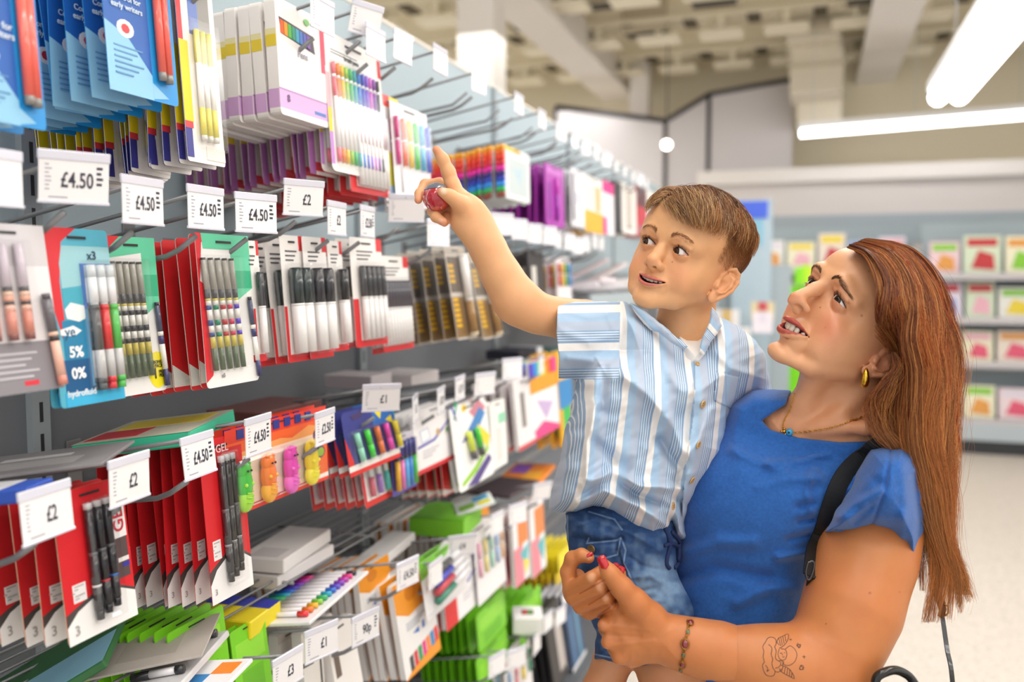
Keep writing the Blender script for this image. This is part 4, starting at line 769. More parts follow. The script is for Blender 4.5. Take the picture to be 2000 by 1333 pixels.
# hair
def woman_hair(parent):
    r = np.random.default_rng(31)
    XS = -14
    G = [[(1654, 484, 1.17), (1688, 500, 1.135), (1712, 545, 1.105), (1716, 600, 1.098), (1718, 643, 1.12), (1742, 664, 1.15), (1766, 690, 1.19), (1742, 735, 1.21), (1716, 775, 1.205), (1722, 830, 1.19), (1770, 890, 1.16), (1822, 1000, 1.16), (1818, 1100, 1.17), (1790, 1215, 1.17)],
        [(1666, 477, 1.175), (1718, 500, 1.13), (1750, 550, 1.105), (1750, 600, 1.09), (1768, 642, 1.11), (1800, 690, 1.14), (1788, 745, 1.16), (1748, 800, 1.165), (1762, 850, 1.15), (1806, 920, 1.13), (1838, 1010, 1.15), (1836, 1110, 1.155), (1812, 1215, 1.16)],
        [(1680, 472, 1.18), (1742, 492, 1.14), (1790, 545, 1.11), (1800, 610, 1.095), (1806, 670, 1.09), (1822, 730, 1.10), (1812, 800, 1.11), (1815, 870, 1.12), (1840, 950, 1.13), (1852, 1040, 1.14), (1850, 1130, 1.15), (1850, 1215, 1.155)],
        [(1690, 468, 1.19), (1765, 490, 1.16), (1820, 550, 1.14), (1838, 620, 1.125), (1846, 690, 1.12), (1852, 760, 1.12), (1846, 830, 1.125), (1850, 900, 1.13), (1862, 980, 1.14), (1868, 1060, 1.15), (1882, 1120, 1.155), (1900, 1175, 1.16)],
        [(1694, 467, 1.21), (1772, 486, 1.20), (1832, 548, 1.20), (1858, 625, 1.195), (1868, 700, 1.19), (1872, 780, 1.185), (1876, 850, 1.18), (1872, 920, 1.18), (1874, 990, 1.18), (1880, 1060, 1.185), (1880, 1120, 1.19), (1890, 1160, 1.19)],
        [(1692, 468, 1.245), (1770, 484, 1.26), (1834, 548, 1.265), (1862, 640, 1.26), (1862, 720, 1.255), (1850, 800, 1.25), (1846, 880, 1.245), (1850, 960, 1.24), (1850, 1040, 1.235), (1844, 1120, 1.23), (1830, 1190, 1.23)],
        [(1680, 474, 1.275), (1740, 500, 1.31), (1800, 560, 1.325), (1820, 640, 1.33), (1800, 720, 1.32), (1780, 800, 1.31), (1790, 880, 1.30), (1810, 960, 1.28), (1815, 1050, 1.26), (1806, 1150, 1.25)]]
    L = 44; GP = []
    for gi, g in enumerate(G): g = A_(g); g[:, 0] += np.clip((g[:, 0] - 1750) / 60, 0, 1) * -20 * (g[:, 1] < 1100); s_ = smooth_pts(g, 10); GP.append(np.stack([np.interp(np.linspace(0, 1, L), np.linspace(0, 1, len(s_)), s_[:, i]) for i in range(3)], 1))
    GP = A_(GP); N = 14000; t = np.linspace(0, 1, L); S = np.zeros((N, L, 3)); Cc = np.zeros((N, L, 3)); Rr = np.zeros((N, L))
    pal = [A_(srgb(c)[:3]) for c in ('5e2812', '9a4c26', 'bd6c36', 'dc9a58', '7c3a1c')]
    clumps = [(r.random() * 5.999, r.normal(size=2), r.uniform(0, 6.28), r.uniform(.7, 1.3), r.integers(0, 5), r.uniform(.70, 1.05)) for _ in range(150)]
    # a lower curl that swings forward under the ear
    curl = A_([(1745, 690, 1.12), (1756, 720, 1.12), (1735, 755, 1.125), (1712, 800, 1.14), (1722, 845, 1.145), (1755, 880, 1.14), (1790, 930, 1.15)])
    cs = smooth_pts(curl, 10); cs = np.stack([np.interp(np.linspace(0, 1, L), np.linspace(0, 1, len(cs)), cs[:, i]) for i in range(3)], 1)
    for i in range(N):
        gp, off, ph, fr, hi, ln = clumps[r.integers(0, len(clumps))]; iscurl = i < 700; isfly = i > N - 300
        k = int(gp); f = gp - k; P = (cs.copy() if iscurl else GP[k] * (1 - f) + GP[min(k + 1, 6)] * f)
        if not iscurl: e_ = ln * r.uniform(.84, 1.0) ** .7; P = np.stack([np.interp(t * e_, t, P[:, a]) for a in range(3)], 1)
        sp = (2.5 + 15 * np.minimum(1, t * 2.2)) * (1 - .5 * np.clip((t - .75) / .25, 0, 1)); o = off * .55 + r.normal(size=2) * .45
        if isfly: o = o * 1.5; sp = sp * (1 + t * .3)
        fwd_side = max(0, 1 - gp / 1.2) if not iscurl else 0; wv = 6.5 * np.sin(t * 15 * fr + ph) * np.minimum(1, t * 3) + (1.5 * np.sin(t * 41 + ph * 3) if isfly else 0)
        S[i, :, 0] = P[:, 0] + np.where(o[0] < 0, o[0] * (1 - .8 * fwd_side * (t < .5)), o[0]) * sp * (.75 if iscurl else 1) + wv; S[i, :, 1] = P[:, 1] + o[1] * sp * .35; S[i, :, 2] = P[:, 2] + (o[1] * .5 - .1 * abs(o[0])) * sp * .0009 - .002
        base = pal[hi] * (1 - .3) + pal[r.integers(0, 4)] * .3; tip = pal[3] * .55 + pal[hi] * .45; m = np.clip((t - .35) * 1.1, 0, .65)[:, None]
        if r.random() < .06: base = pal[3]
        Cc[i] = (base * (1 - m) + tip * m) * r.uniform(.7, 1.25) * 1.15 * np.clip(.7 + t * 5, 0, 1)[:, None]; Rr[i] = r.uniform(.00016, .00032) * (1 - .55 * t) * (.6 if isfly else 1)
    W = to_world(S.reshape(-1, 3)).reshape(N, L, 3); o = tubes_mesh('hair', W, Rr, parent, mat('hair_strands_red', attr=True, rough=.36, spec=.5), col=Cc)
    fh_ = Field(1630, 1920, 455, 1240, 1.06, 1.38, 3, .003)
    for gi, g in enumerate(GP):
        q = g[::3]; fh_.chain([(x + (15 if gi < 1 else 6 if gi < 2 else 0), y + (5 if i_ < 4 else 0), d + .006 if gi < 4 else d, 2 + 12 * min(1, i_ / 3.) * (1 - .9 * max(0, i_ / len(q) - .5) / .5)) for i_, (x, y, d) in enumerate(q[:-3])], k=.012)
    V, Q = fh_.mesh(); m2 = np_mesh('hair_underlayer', to_world(V), Q, o, mat('hair_dark', '74341a', rough=.9, spec=.1))
    return o
woman_hair(woman)
# necklace, earring, bracelet, tattoo, bag strap
gold = mat('gold', 'e0a94a', rough=.22, metal=1.)
def lay(surf, pts, lift, n=10, fb_d=None):
    out = []
    for x, y in smooth_pts(A_([(a, b, 0.) for a, b in pts]), n)[:, :2]:
        p, nn = surf.at(x, y, lift)
        if p is None: p = P3(x, y, fb_d or 1.2)
        out.append(p)
    return out
def link_chain(pts, m, b, r=.00075, wl_=.0035):
    pts = A_(pts); seg = np.r_[0, np.cumsum(np.linalg.norm(np.diff(pts, axis=0), axis=1))]; n = int(seg[-1] / wl_)
    for i in range(n):
        q = A_([np.interp(seg[-1] * (i + k) / n, seg, pts[:, a]) for k in (0, .5, 1) for a in range(3)]).reshape(3, 3); u = q[2] - q[0]; u /= np.linalg.norm(u); v = np.cross(u, FW if i % 2 else UP); v /= np.linalg.norm(v); h = wl_ * .62
        b.tube([q[1] + u * math.cos(t) * h + v * math.sin(t) * h * .5 for t in np.linspace(0, 2 * math.pi, 11)], r * .6, m, n=5, cap=False)
nk = empty('necklace', tuple(P3(1545, 845, 1.18))); b = MB()
link_chain(lay(SW, [(1552, 770), (1544, 800), (1532, 822), (1530, 838), (1545, 845), (1580, 843), (1630, 834), (1680, 816), (1712, 795)], .0012, 12), gold, b); o = b.build('chain', nk); o.location = -nk.location
p, n_ = SW.at(1543, 844, .004); b = MB(); b.ball(p, .0052, mat('turquoise', '37a0cc', rough=.15, coat=.6)); b.ball(p + n_ * .0042, .0018, mat('bead_eye', '15303c', rough=.2), n=6); o = b.build('bead', nk); o.location = -nk.location
p, n_ = SW.at(1532, 843, .003); b = MB(); b.ball(p, .0026, gold, n=6); b.ball(p + A_(UP) * .004, .002, gold, n=6); b.ball(p - A_(UP) * .004 + A_(RT) * .002, .0022, gold, n=6); b.ball(p + A_(RT) * -.0035, .0018, gold, n=6); o = b.build('charm', nk); o.location = -nk.location
tag(nk, 'thin gold chain necklace with turquoise bead at the woman\'s throat', 'necklace')
er = empty('earring', tuple(P3(1690, 736, 1.14))); b = MB(); c = A_(SW.at(1694, 722, .004)[0]); pts = []; rs = []
for i, t in enumerate(np.linspace(-.2, 1, 16)): a = -math.pi / 2 + math.pi * 1.25 * t; pts.append(c - A_(UP) * .0105 + A_(RT) * -.0025 + (A_(UP) * math.sin(-a) * .0100) + (A_(RT) * -.25 * math.cos(a) + A_(FW) * -.9 * math.cos(a)) * .0062 + A_(RT) * -.004 * t); rs.append(.0016 + .0034 * math.sin(math.pi * min(1, max(0, t)) * .8))
b.tube(pts, rs, mat('gold_hoop', 'e6b940', rough=.15, metal=1., bump=(500, .4, .001)), n=14); o = b.build('hoop', er); o.location = -er.location; tag(er, 'chunky gold hoop earring on the woman\'s ear', 'earring')
br = empty('bracelet', tuple(P3(1338, 1260, 1.08))); b = MB(); wc = c_of([(1339, 1261, 1.125)])[0]; ctrl = lay(SW, [(1347, 1215), (1344, 1228), (1340, 1248), (1336, 1270), (1333, 1290), (1331, 1306)], .0016, 8); link_chain(ctrl, mat('old_gold', 'a9783c', rough=.3, metal=1.), b, r=.0011, wl_=.0045); o = b.build('chain', br); o.location = -br.location
for x, y, s_, cl in ((1348, 1218, .0042, 'red'), (1343, 1236, .0026, 'green'), (1338, 1259, .0052, 'red'), (1335, 1280, .0026, 'green'), (1333, 1298, .0042, 'red'), (1330, 1309, .0026, 'green')):
    p, n_ = SW.at(x, y, .0022)
    if p is None: continue
    a = A_(UP) - n_ * (A_(UP) @ n_); a /= np.linalg.norm(a); v = np.cross(n_, a); b = MB(); V = []
    b.tube([p + (a * math.cos(t) * s_ * 1.15 + v * math.sin(t) * s_ * .9) for t in np.linspace(0, 2 * math.pi, 17)], s_ * .17, mat('old_gold'), n=6, cap=False)
    if s_ > .004:
        for t in np.linspace(0, 2 * math.pi, 17)[:-1]: b.ball(p + (a * math.cos(t) * s_ * 1.35 + v * math.sin(t) * s_ * 1.1), s_ * .13, mat('old_gold'), n=4)
    N_ = 8
    for i in range(N_ + 1):
        for j in range(16): th = math.pi / 2 * i / N_; f = math.pi * j / 8; V.append(p + (a * math.cos(f) * s_ + v * math.sin(f) * s_ * .8) * math.sin(th) + n_ * math.cos(th) * s_ * .4)
    b.add(V, [(i * 16 + j, i * 16 + (j + 1) % 16, (i + 1) * 16 + (j + 1) % 16, (i + 1) * 16 + j) for i in range(N_) for j in range(16)], mat('gem_' + cl, {'red': '7a0a14', 'green': '14604a'}[cl], rough=.08, coat=1.), True)
    o = b.build('gemstone', br); o.location = -br.location
tag(br, 'old gold bracelet with red and green stones on the woman\'s wrist', 'bracelet')
ink = mat('tattoo_ink', '5c3a30', rough=.6); tz = lambda x, y: (1300 + x / 6.667, 1180 + y / 6.667)
TT = [[(1310, 930), (1280, 880), (1262, 800), (1285, 760), (1270, 690), (1280, 620), (1265, 560), (1300, 500), (1330, 450), (1380, 435), (1430, 460), (1440, 520), (1420, 560)], [(1310, 930), (1360, 945), (1410, 930), (1425, 880), (1400, 840), (1385, 780), (1395, 720), (1375, 660), (1385, 600), (1375, 560), (1340, 530)], [(1300, 800), (1330, 840), (1320, 880), (1350, 860)],
    [(1440, 520), (1470, 450), (1530, 420), (1590, 395), (1600, 440), (1570, 510), (1520, 560), (1480, 580)], [(1450, 500), (1480, 540)], [(1475, 455), (1500, 550)], [(1500, 440), (1520, 540)], [(1525, 428), (1545, 520)], [(1555, 415), (1565, 490)], [(1420, 560), (1440, 620), (1430, 700), (1460, 740), (1500, 740)], [(1480, 590), (1465, 650), (1480, 710), (1520, 735), (1560, 720), (1580, 660), (1560, 600), (1500, 585)], [(1490, 640), (1505, 648), (1518, 640)], [(1540, 635), (1555, 640)], [(1520, 690), (1535, 698), (1548, 688)], [(1520, 655), (1525, 672)],
    [(1560, 590), (1620, 550), (1680, 590), (1710, 660), (1690, 740), (1640, 790), (1590, 805), (1540, 790), (1520, 760)], [(1470, 745), (1500, 770), (1480, 820), (1430, 840)], [(1500, 740), (1540, 760), (1520, 800)], [(1425, 880), (1470, 890), (1510, 850)], [(1500, 800), (1560, 820), (1620, 860), (1660, 920), (1675, 975), (1620, 950), (1560, 920), (1500, 880), (1480, 840)], [(1530, 815), (1510, 880)], [(1560, 825), (1545, 905)], [(1590, 842), (1580, 925)], [(1618, 862), (1612, 942)], [(1645, 895), (1640, 955)],
    [(1710, 520), (1735, 575), (1760, 530), (1705, 545), (1755, 565), (1720, 510)], [(1740, 830), (1765, 860), (1800, 830), (1770, 800), (1745, 855), (1795, 850), (1755, 800)], [(1780, 690), (1825, 690)], [(1800, 670), (1805, 715)], [(1610, 468), (1645, 465)], [(1626, 455), (1630, 480)]]
b = MB()
for ln in TT: b.tube(lay(SW, [tz(*q) for q in ln], .00005, 5), .00042, ink, n=5, flat=1.)
o = b.build('tattoo', wbody); o['label'] = 'fine line tattoo of a winged cherub with stars'
# bag: strap over the shoulder, handle below
blk = mat('black_webbing', '131313', rough=.6, bump=(900, .5, .0006)); bag = empty('handbag', tuple(P3(1760, 1500, 1.1)))
def strap(pts, w, th, m, name, side=None):
    P = A_(pts); T = np.gradient(P, axis=0); V = []; 
    for p_, t_ in zip(P, T):
        t_ = t_ / np.linalg.norm(t_); nrm = side(p_) if side else -A_(FW); s_ = np.cross(t_, nrm); s_ /= np.linalg.norm(s_); nn = np.cross(s_, t_)
        for a, c_ in ((-.5, -.5), (.5, -.5), (.5, .5), (-.5, .5)): V.append(p_ + s_ * a * w + nn * c_ * th)
    n = len(P); b = MB(); b.add(V, [(i * 4 + j, i * 4 + (j + 1) % 4, i * 4 + 4 + (j + 1) % 4, i * 4 + 4 + j) for i in range(n - 1) for j in range(4)] + [(0, 3, 2, 1), tuple((n - 1) * 4 + j for j in range(4))], m); o = b.build(name, bag); o.location = -bag.location; return o
def top_at(x, y, l=.004):
    best = None
    for s_ in (ST, SSL, SW):
        p, n_ = s_.at(x, y, l)
        if p is not None and (best is None or (p - C0) @ FW < (best - C0) @ FW): best = p
    return best
sp = []
for x, y in smooth_pts(A_([(1795, 905, 0), (1782, 886, 0), (1762, 874, 0), (1735, 871, 0), (1700, 882, 0), (1668, 906, 0), (1640, 940, 0), (1618, 985, 0), (1602, 1035, 0), (1592, 1085, 0), (1588, 1130, 0)]), 6)[:, :2]:
    q_ = top_at(x, y)
    if q_ is not None: sp.append(q_)
sp = A_(sp)
for _ in range(6): sp[1:-1] = .25 * sp[:-2] + .5 * sp[1:-1] + .25 * sp[2:]
sp += -A_(FW) * .004
sp = np.vstack([P3(1822, 960, 1.30), P3(1812, 925, 1.24), sp]); strap(sp, .024, .0025, blk, 'strap')
sd = [sp[-1], A_(P3(1583, 1150, 1.15)), A_(P3(1578, 1200, 1.17)), A_(P3(1570, 1300, 1.2))]; strap(smooth_pts(A_(sd), 6), .012, .002, blk, 'strap'); 
b = MB(); q = [P3(x, y, 1.12) for x, y in ((1578, 1100), (1588, 1097), (1590, 1108), (1583, 1130), (1577, 1132), (1574, 1118), (1578, 1100))]; b.tube(smooth_pts(A_(q), 4), .0016, mat('dark_steel', '555555', rough=.2, metal=1.), n=8, cap=False); o = b.build('buckle', bag); o.location = -bag.location
lea = mat('black_leather', '101010', rough=.22, coat=.4)
hp = smooth_pts(A_([P3(x, y, d) for x, y, d in ((1708, 1350, 1.06), (1712, 1325, 1.06), (1728, 1314, 1.06), (1750, 1310, 1.07), (1775, 1322, 1.08), (1792, 1350, 1.08), (1796, 1390, 1.08))]), 6); b = MB(); b.tube(hp, .0055, lea, n=10); o = b.build('handle', bag); o.location = -bag.location
cp = smooth_pts(A_([P3(x, y, d) for x, y, d in ((1822, 1150, 1.2), (1836, 1185, 1.18), (1842, 1215, 1.17), (1850, 1270, 1.15), (1858, 1310, 1.13), (1866, 1400, 1.1))]), 6); strap(cp, .0055, .002, lea, 'strap')
cq = [P3(1836, 1165, 1.165), P3(1842, 1190, 1.165), P3(1838, 1206, 1.165)]; b = MB(); b.tube(cq, .0045, mat('tan_leather', '7a4a22', rough=.5), n=8); b.tube([P3(1844, 1180, 1.16), P3(1852, 1186, 1.16), P3(1852, 1198, 1.16), P3(1846, 1204, 1.16)], .0012, gold, n=6); o = b.build('clasp', bag); o.location = -bag.location
b = MB(); q0 = P3(1770, 1560, 1.09); b.bbox(q0 + A_([-.09, -.05, -.13]), q0 + A_([.09, .05, .13]), lea, .02); o = b.build('bag_body', bag); o.location = -bag.location
tag(bag, 'black handbag hung from the woman\'s shoulder by a webbing strap', 'handbag')
# jeans and shoes below the frame
fj = Field(1250, 1760, 1480, 2760, 1.0, 1.60, 8, .008); fj.inflate([(1300, 1490), (1610, 1490), (1640, 1620), (1600, 1720), (1300, 1720), (1285, 1600)], 1.29, .12, .11, k=0)
fj.chain([(1380, 1640, 1.33, 95), (1390, 2000, 1.34, 70), (1400, 2350, 1.35, 52), (1405, 2620, 1.37, 42)], k=.03); fj.chain([(1540, 1640, 1.26, 100), (1560, 2020, 1.26, 74), (1575, 2400, 1.27, 54), (1580, 2720, 1.28, 44)], k=.03)
V, Q = fj.mesh(); np_mesh('trousers', to_world(V), Q, woman, mat('dark_denim', '1f2f4a', rough=.9))
for x, y, d in ((1400, 2580, 1.37), (1575, 2780, 1.27)):
    p = onZ(x, y, .03); b = MB(); b.ball(A_([p[0] - .04, p[1], .045]), .045, mat('canvas_shoe'), sc=(2.2, .95, .95)); b.box((p[0] - .13, p[1] - .04, 0), (p[0] + .06, p[1] + .04, .025), mat('shoe_sole')); b.build('shoe', woman)
for ch in woman.children: ch.location = -woman.location
tag(woman, 'woman with long auburn hair in blue top, holding the boy', 'person')
# ---------------------------------------------------------------- shelving, hooks, tickets
XB = -1.10
ORD = ['front', 'second', 'third', 'fourth', 'fifth', 'sixth', 'seventh', 'eighth', 'ninth', 'tenth', 'eleventh', 'twelfth', 'thirteenth', 'fourteenth', 'fifteenth', 'sixteenth', 'seventeenth', 'eighteenth', 'nineteenth', 'twentieth', 'twenty-first']
steel = mat('steel_wire', '88898c', rough=.35, metal=.35); panel = mat('panel_blue_grey', 'a6b5bc', rough=.6); lowpanel = mat('panel_grey_shaded', '71757c', rough=.6); post = mat('upright_grey', '9aa3a8', rough=.5); cream = mat('cream_trim', 'e9e2d8', rough=.6)  # lowpanel: darker grey, with shade behind the packs put into its colour
unit = empty('shelving_unit', (XB, 3.0, 0)); uo = lambda o: (setattr(o, 'location', -unit.location), o)[1]
Y0 = -1.0; bays = [Y0 + .99 * i + .01 for i in range(9)]; YE = 6.55
for i, y in enumerate(bays[:-1]):
    y1 = min(bays[i + 1], YE)
    if y >= YE: break
    b = MB(); b.bbox((XB - .03, y + .004, 1.50), (XB, y1 - .004, 2.20), panel, .002); uo(b.build('back_panel', unit))
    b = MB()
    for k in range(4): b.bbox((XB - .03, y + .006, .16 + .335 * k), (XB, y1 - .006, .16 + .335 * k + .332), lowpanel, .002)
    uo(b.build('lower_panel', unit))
    b = MB(); b.box((XB - .04, y - .016, .0), (XB + .012, y + .016, 2.2), post)
    for k in range(40): b.box((XB + .0121, y - .003, .25 + k * .048), (XB + .0126, y + .003, .25 + k * .048 + .03), mat('slot_dark', '26282b'))
    uo(b.build('upright', unit))
b = MB(); b.bbox((XB - .05, -1.0, 2.20), (XB + .002, YE, 2.212), cream, .003); uo(b.build('top_rail', unit))
b = MB(); b.bbox((XB - .03, -1.0, .0), (-.72, YE, .15), mat('plinth', '55585c', rough=.6), .01); uo(b.build('plinth', unit))
ROWS = (1.885, 1.555, 1.195, .865, .50)
for z in ROWS:
    b = MB(); b.box((XB, -1.0, z - .085), (XB + .018, YE, z - .055), steel); b.box((XB, -1.0, z - .02), (XB + .012, YE, z - .005), steel); uo(b.build('crossbar', unit))
b = MB(); b.bbox((-1.1, 3.05, 1.425), (-.76, 3.92, 1.437), post, .002); b.bbox((-.762, 3.05, 1.405), (-.755, 3.92, 1.462), mat('shelf_lip', 'a9b5ba', rough=.5), .002); uo(b.build('shelf_tray', unit))
for z, ya, yb in ((.985, .7, 2.25),):
    b = MB()
    for k in range(9): x = -1.09 + k * .028; b.tube([(x, ya, z), (x, yb, z)], .0022, steel, n=6)
    for y in np.arange(ya, yb + .01, .3): b.tube([(-1.1, y, z - .005), (-.86, y, z - .005)], .003, steel, n=6)
    uo(b.build('wire_shelf', unit))
tag(unit, 'long grey shop shelving unit full of hanging stationery packs', 'shelving')
white_pl = mat('ticket_white', 'f4f2f3', rough=.3, coat=.3); tick_clear = mat('ticket_holder', 'dcdce8', rough=.15, coat=.5); inkd = mat('ticket_ink', '3c3c4a', rough=.6); inkf = mat('ticket_ink_faint', 'a8a8b4', rough=.6)
def make_hook(price, L=.31):
    t = empty('display_hook', (0, 0, 0)); sl = .15
    b = MB(); b.tube([(0, 0, -sl * L), (L * .90, 0, -sl * L * .10), (L * .97, 0, .004), (L * 1.06, 0, .022)], .0038, steel, n=8); b.build('prong', t)
    b = MB(); b.tube([(0, 0, .040 - sl * L * .6), (L + .035, 0, .080)], .0030, steel, n=8); b.build('ticket_arm', t)
    b = MB(); b.bbox((0, -.014, -sl * L - .022), (.004, .014, .058 - sl * L * .6), steel, .001); b.build('back_plate', t)
    tk = empty('price_ticket', (L + .036, 0, .082)); tk.parent = t
    b = MB(); b.bbox((-.001, -.041, -.052), (.001, .041, 0), white_pl, .0004); b.build('plate', tk)
    b = MB(); b.bbox((-.0022, -.0425, -.006), (.0022, .0425, .005), tick_clear, .001); b.build('holder_rail', tk); b = MB(); b.bbox((-.0018, -.0425, -.054), (.0018, .0425, -.0505), tick_clear, .0006); b.build('holder_lip', tk)
    R = (math.pi / 2, 0, math.pi / 2)
    if price:
        w = {'£2': .006, '£1': .006, '£3': .006}.get(price, .003)
        g = text_mesh('price', price, .024, inkd, tk, (.0014, w, -.028), R, bold=.0004, sx=.72)
    b = MB(); r = np.random.default_rng(len(price or '') + 3)
    for k in range(7): b.box((.0010, -.034 + .0, -.012 - k * .0045), (.0013, -.034 + r.uniform(.003, .008), -.0105 - k * .0045), inkf)
    b.box((.0010, -.03, -.0475), (.0013, -.008, -.046), inkf)
    if price and len(price) > 2:
        for k in range(4): b.box((.0010, .026, -.014 - k * .006), (.0013, .026 + r.uniform(.005, .011), -.011 - k * .006), inkd)
    b.build('small_print', tk); return t
HK = {}; nh = [0]
def hook(Y, zf, price='', yaw=0., lab=None, group=None, L=.31, tilt=0., X=None):
    if price not in HK: HK[price] = make_hook(price); o = HK[price]; used = False
    else: o = copy_tree(HK[price])
    o.location = (XB, Y, zf); tk = [c for c in o.children if c.name.startswith('price_ticket')][0]; tk.rotation_euler = (0, tilt, yaw); tk.scale = (.86, .86, .96)
    for k in ('label', 'group'):
        if k in o: del o[k]
    return tag(o, lab, 'display hook', group)
TG = [  # px of ticket centre, row height of the prong front, price, yaw, tilt
    (0, [(722, 40, '', -.35, .3), (790, 95, '', -.05, .05), (862, 120, '', 0, .0), (937, 160, '', -.1, 0), (1015, 205, '', 0, 0), (1060, 235, '', 0, 0), (1098, 260, '', -.2, 0), (1124, 275, '', 0, 0), (1146, 290, '', -.2, 0), (1166, 300, '', 0, 0), (1186, 313, '', -.3, 0), (1205, 325, '', 0, 0), (1222, 335, '', 0, 0), (1238, 345, '', 0, 0), (1252, 352, '', -.2, 0), (1264, 360, '', 0, 0)]),
    (1, [(-15, 350, '', 0, 0), (150, 352, '£4.50', -.5, .15), (282, 397, '£4.50', .05, 0), (405, 410, '£4.50', 0, 0), (503, 420, '£4.50', -.3, 0), (597, 390, '£2', -.45, .1), (660, 430, '£2', .1, 0), (720, 436, '£2.50', .15, 0), (797, 410, '', -1., .3), (858, 458, '', -.3, 0), (982, 440, '', -.6, 0), (1016, 450, '', -.3, 0), (1046, 458, '', -.3, 0), (1075, 462, '', -.3, 0), (1092, 470, '', 0, 0), (1113, 474, '', -.2, 0), (1130, 482, '', -.2, 0), (1146, 478, '', -.1, 0), (1163, 473, '', 0, 0), (1176, 476, '', 0, 0)]),
    (2, [(92, 1005, '£2', .1, -.08), (256, 940, '£2', .1, 0), (388, 893, '£4.50', .1, -.1), (507, 853, '£4.50', .1, 0), (637, 837, '£2.50', .1, 0), (748, 782, '£1', -.9, .3), (813, 800, '£3', .3, 0), (863, 783, '£1.75', .2, 0), (900, 760, '£1.75', .1, 0), (950, 752, '', -.4, .1), (1002, 722, '', -.5, 0), (1058, 714, '', .1, 0)]),
    (3, [(565, 1312, '£3', -.1, 0), (630, 1257, '£1', -.3, 0), (716, 1228, '90p', -.25, 0), (798, 1122, '£4.50', -.2, 0), (852, 1122, '', 0, 0), (905, 1070, '£4', -.8, .3), (972, 1025, '', -.1, 0), (1013, 1005, '', -.4, 0), (1062, 962, '', -.6, .2)]),
    (4, [(972, 1300, '', -.3, 0), (1010, 1288, '', -.5, 0), (1050, 1258, '', 0, 0), (1072, 1216, '', -.1, 0), (1096, 1205, '', -.2, 0)])]
RN = ('top hook row', 'upper hook row', 'middle hook row', 'lower hook row', 'bottom hook row')
HOOKY = {}
for row, L_ in TG:
    for i, (x, y, pr, yaw, tl) in enumerate(L_):
        p = onX(x, y, -.752); Y = p[1]; zc = p[2] + .026 - .082
        nm = {0: 'first', 1: 'second'}.get(i, ORD[i] if i > 1 else '')
        hook(Y, zc, pr, yaw, '%s display hook along the %s, holding a %s ticket' % (nm, RN[row], (pr + ' price') if pr else 'white'), 'ticket hooks on the ' + RN[row], tilt=tl)
        HOOKY.setdefault(row, []).append(Y)
for i, (Y, row) in enumerate([(.66, 0), (.88, 0), (.99, 0), (1.25, 0), (1.43, 0)]):
    hook(Y, 1.885, '', 0, 'display hook with its ticket above the picture, %s from the left' % ['first', 'second', 'third', 'fourth', 'fifth'][i], 'hooks above the packs at the left')
for i, Y in enumerate([2.08, 2.32, 2.62, 2.9, 3.2]):                  # plain prongs between
    b = MB(); b.tube([(XB, Y, 1.93), (XB + .22, Y, 1.962), (XB + .26, Y, 1.99)], .0035, steel, n=8); tag(b.build('empty_hook'), 'empty steel prong standing out from the pale back panel', 'display hook', 'empty prongs at the top')
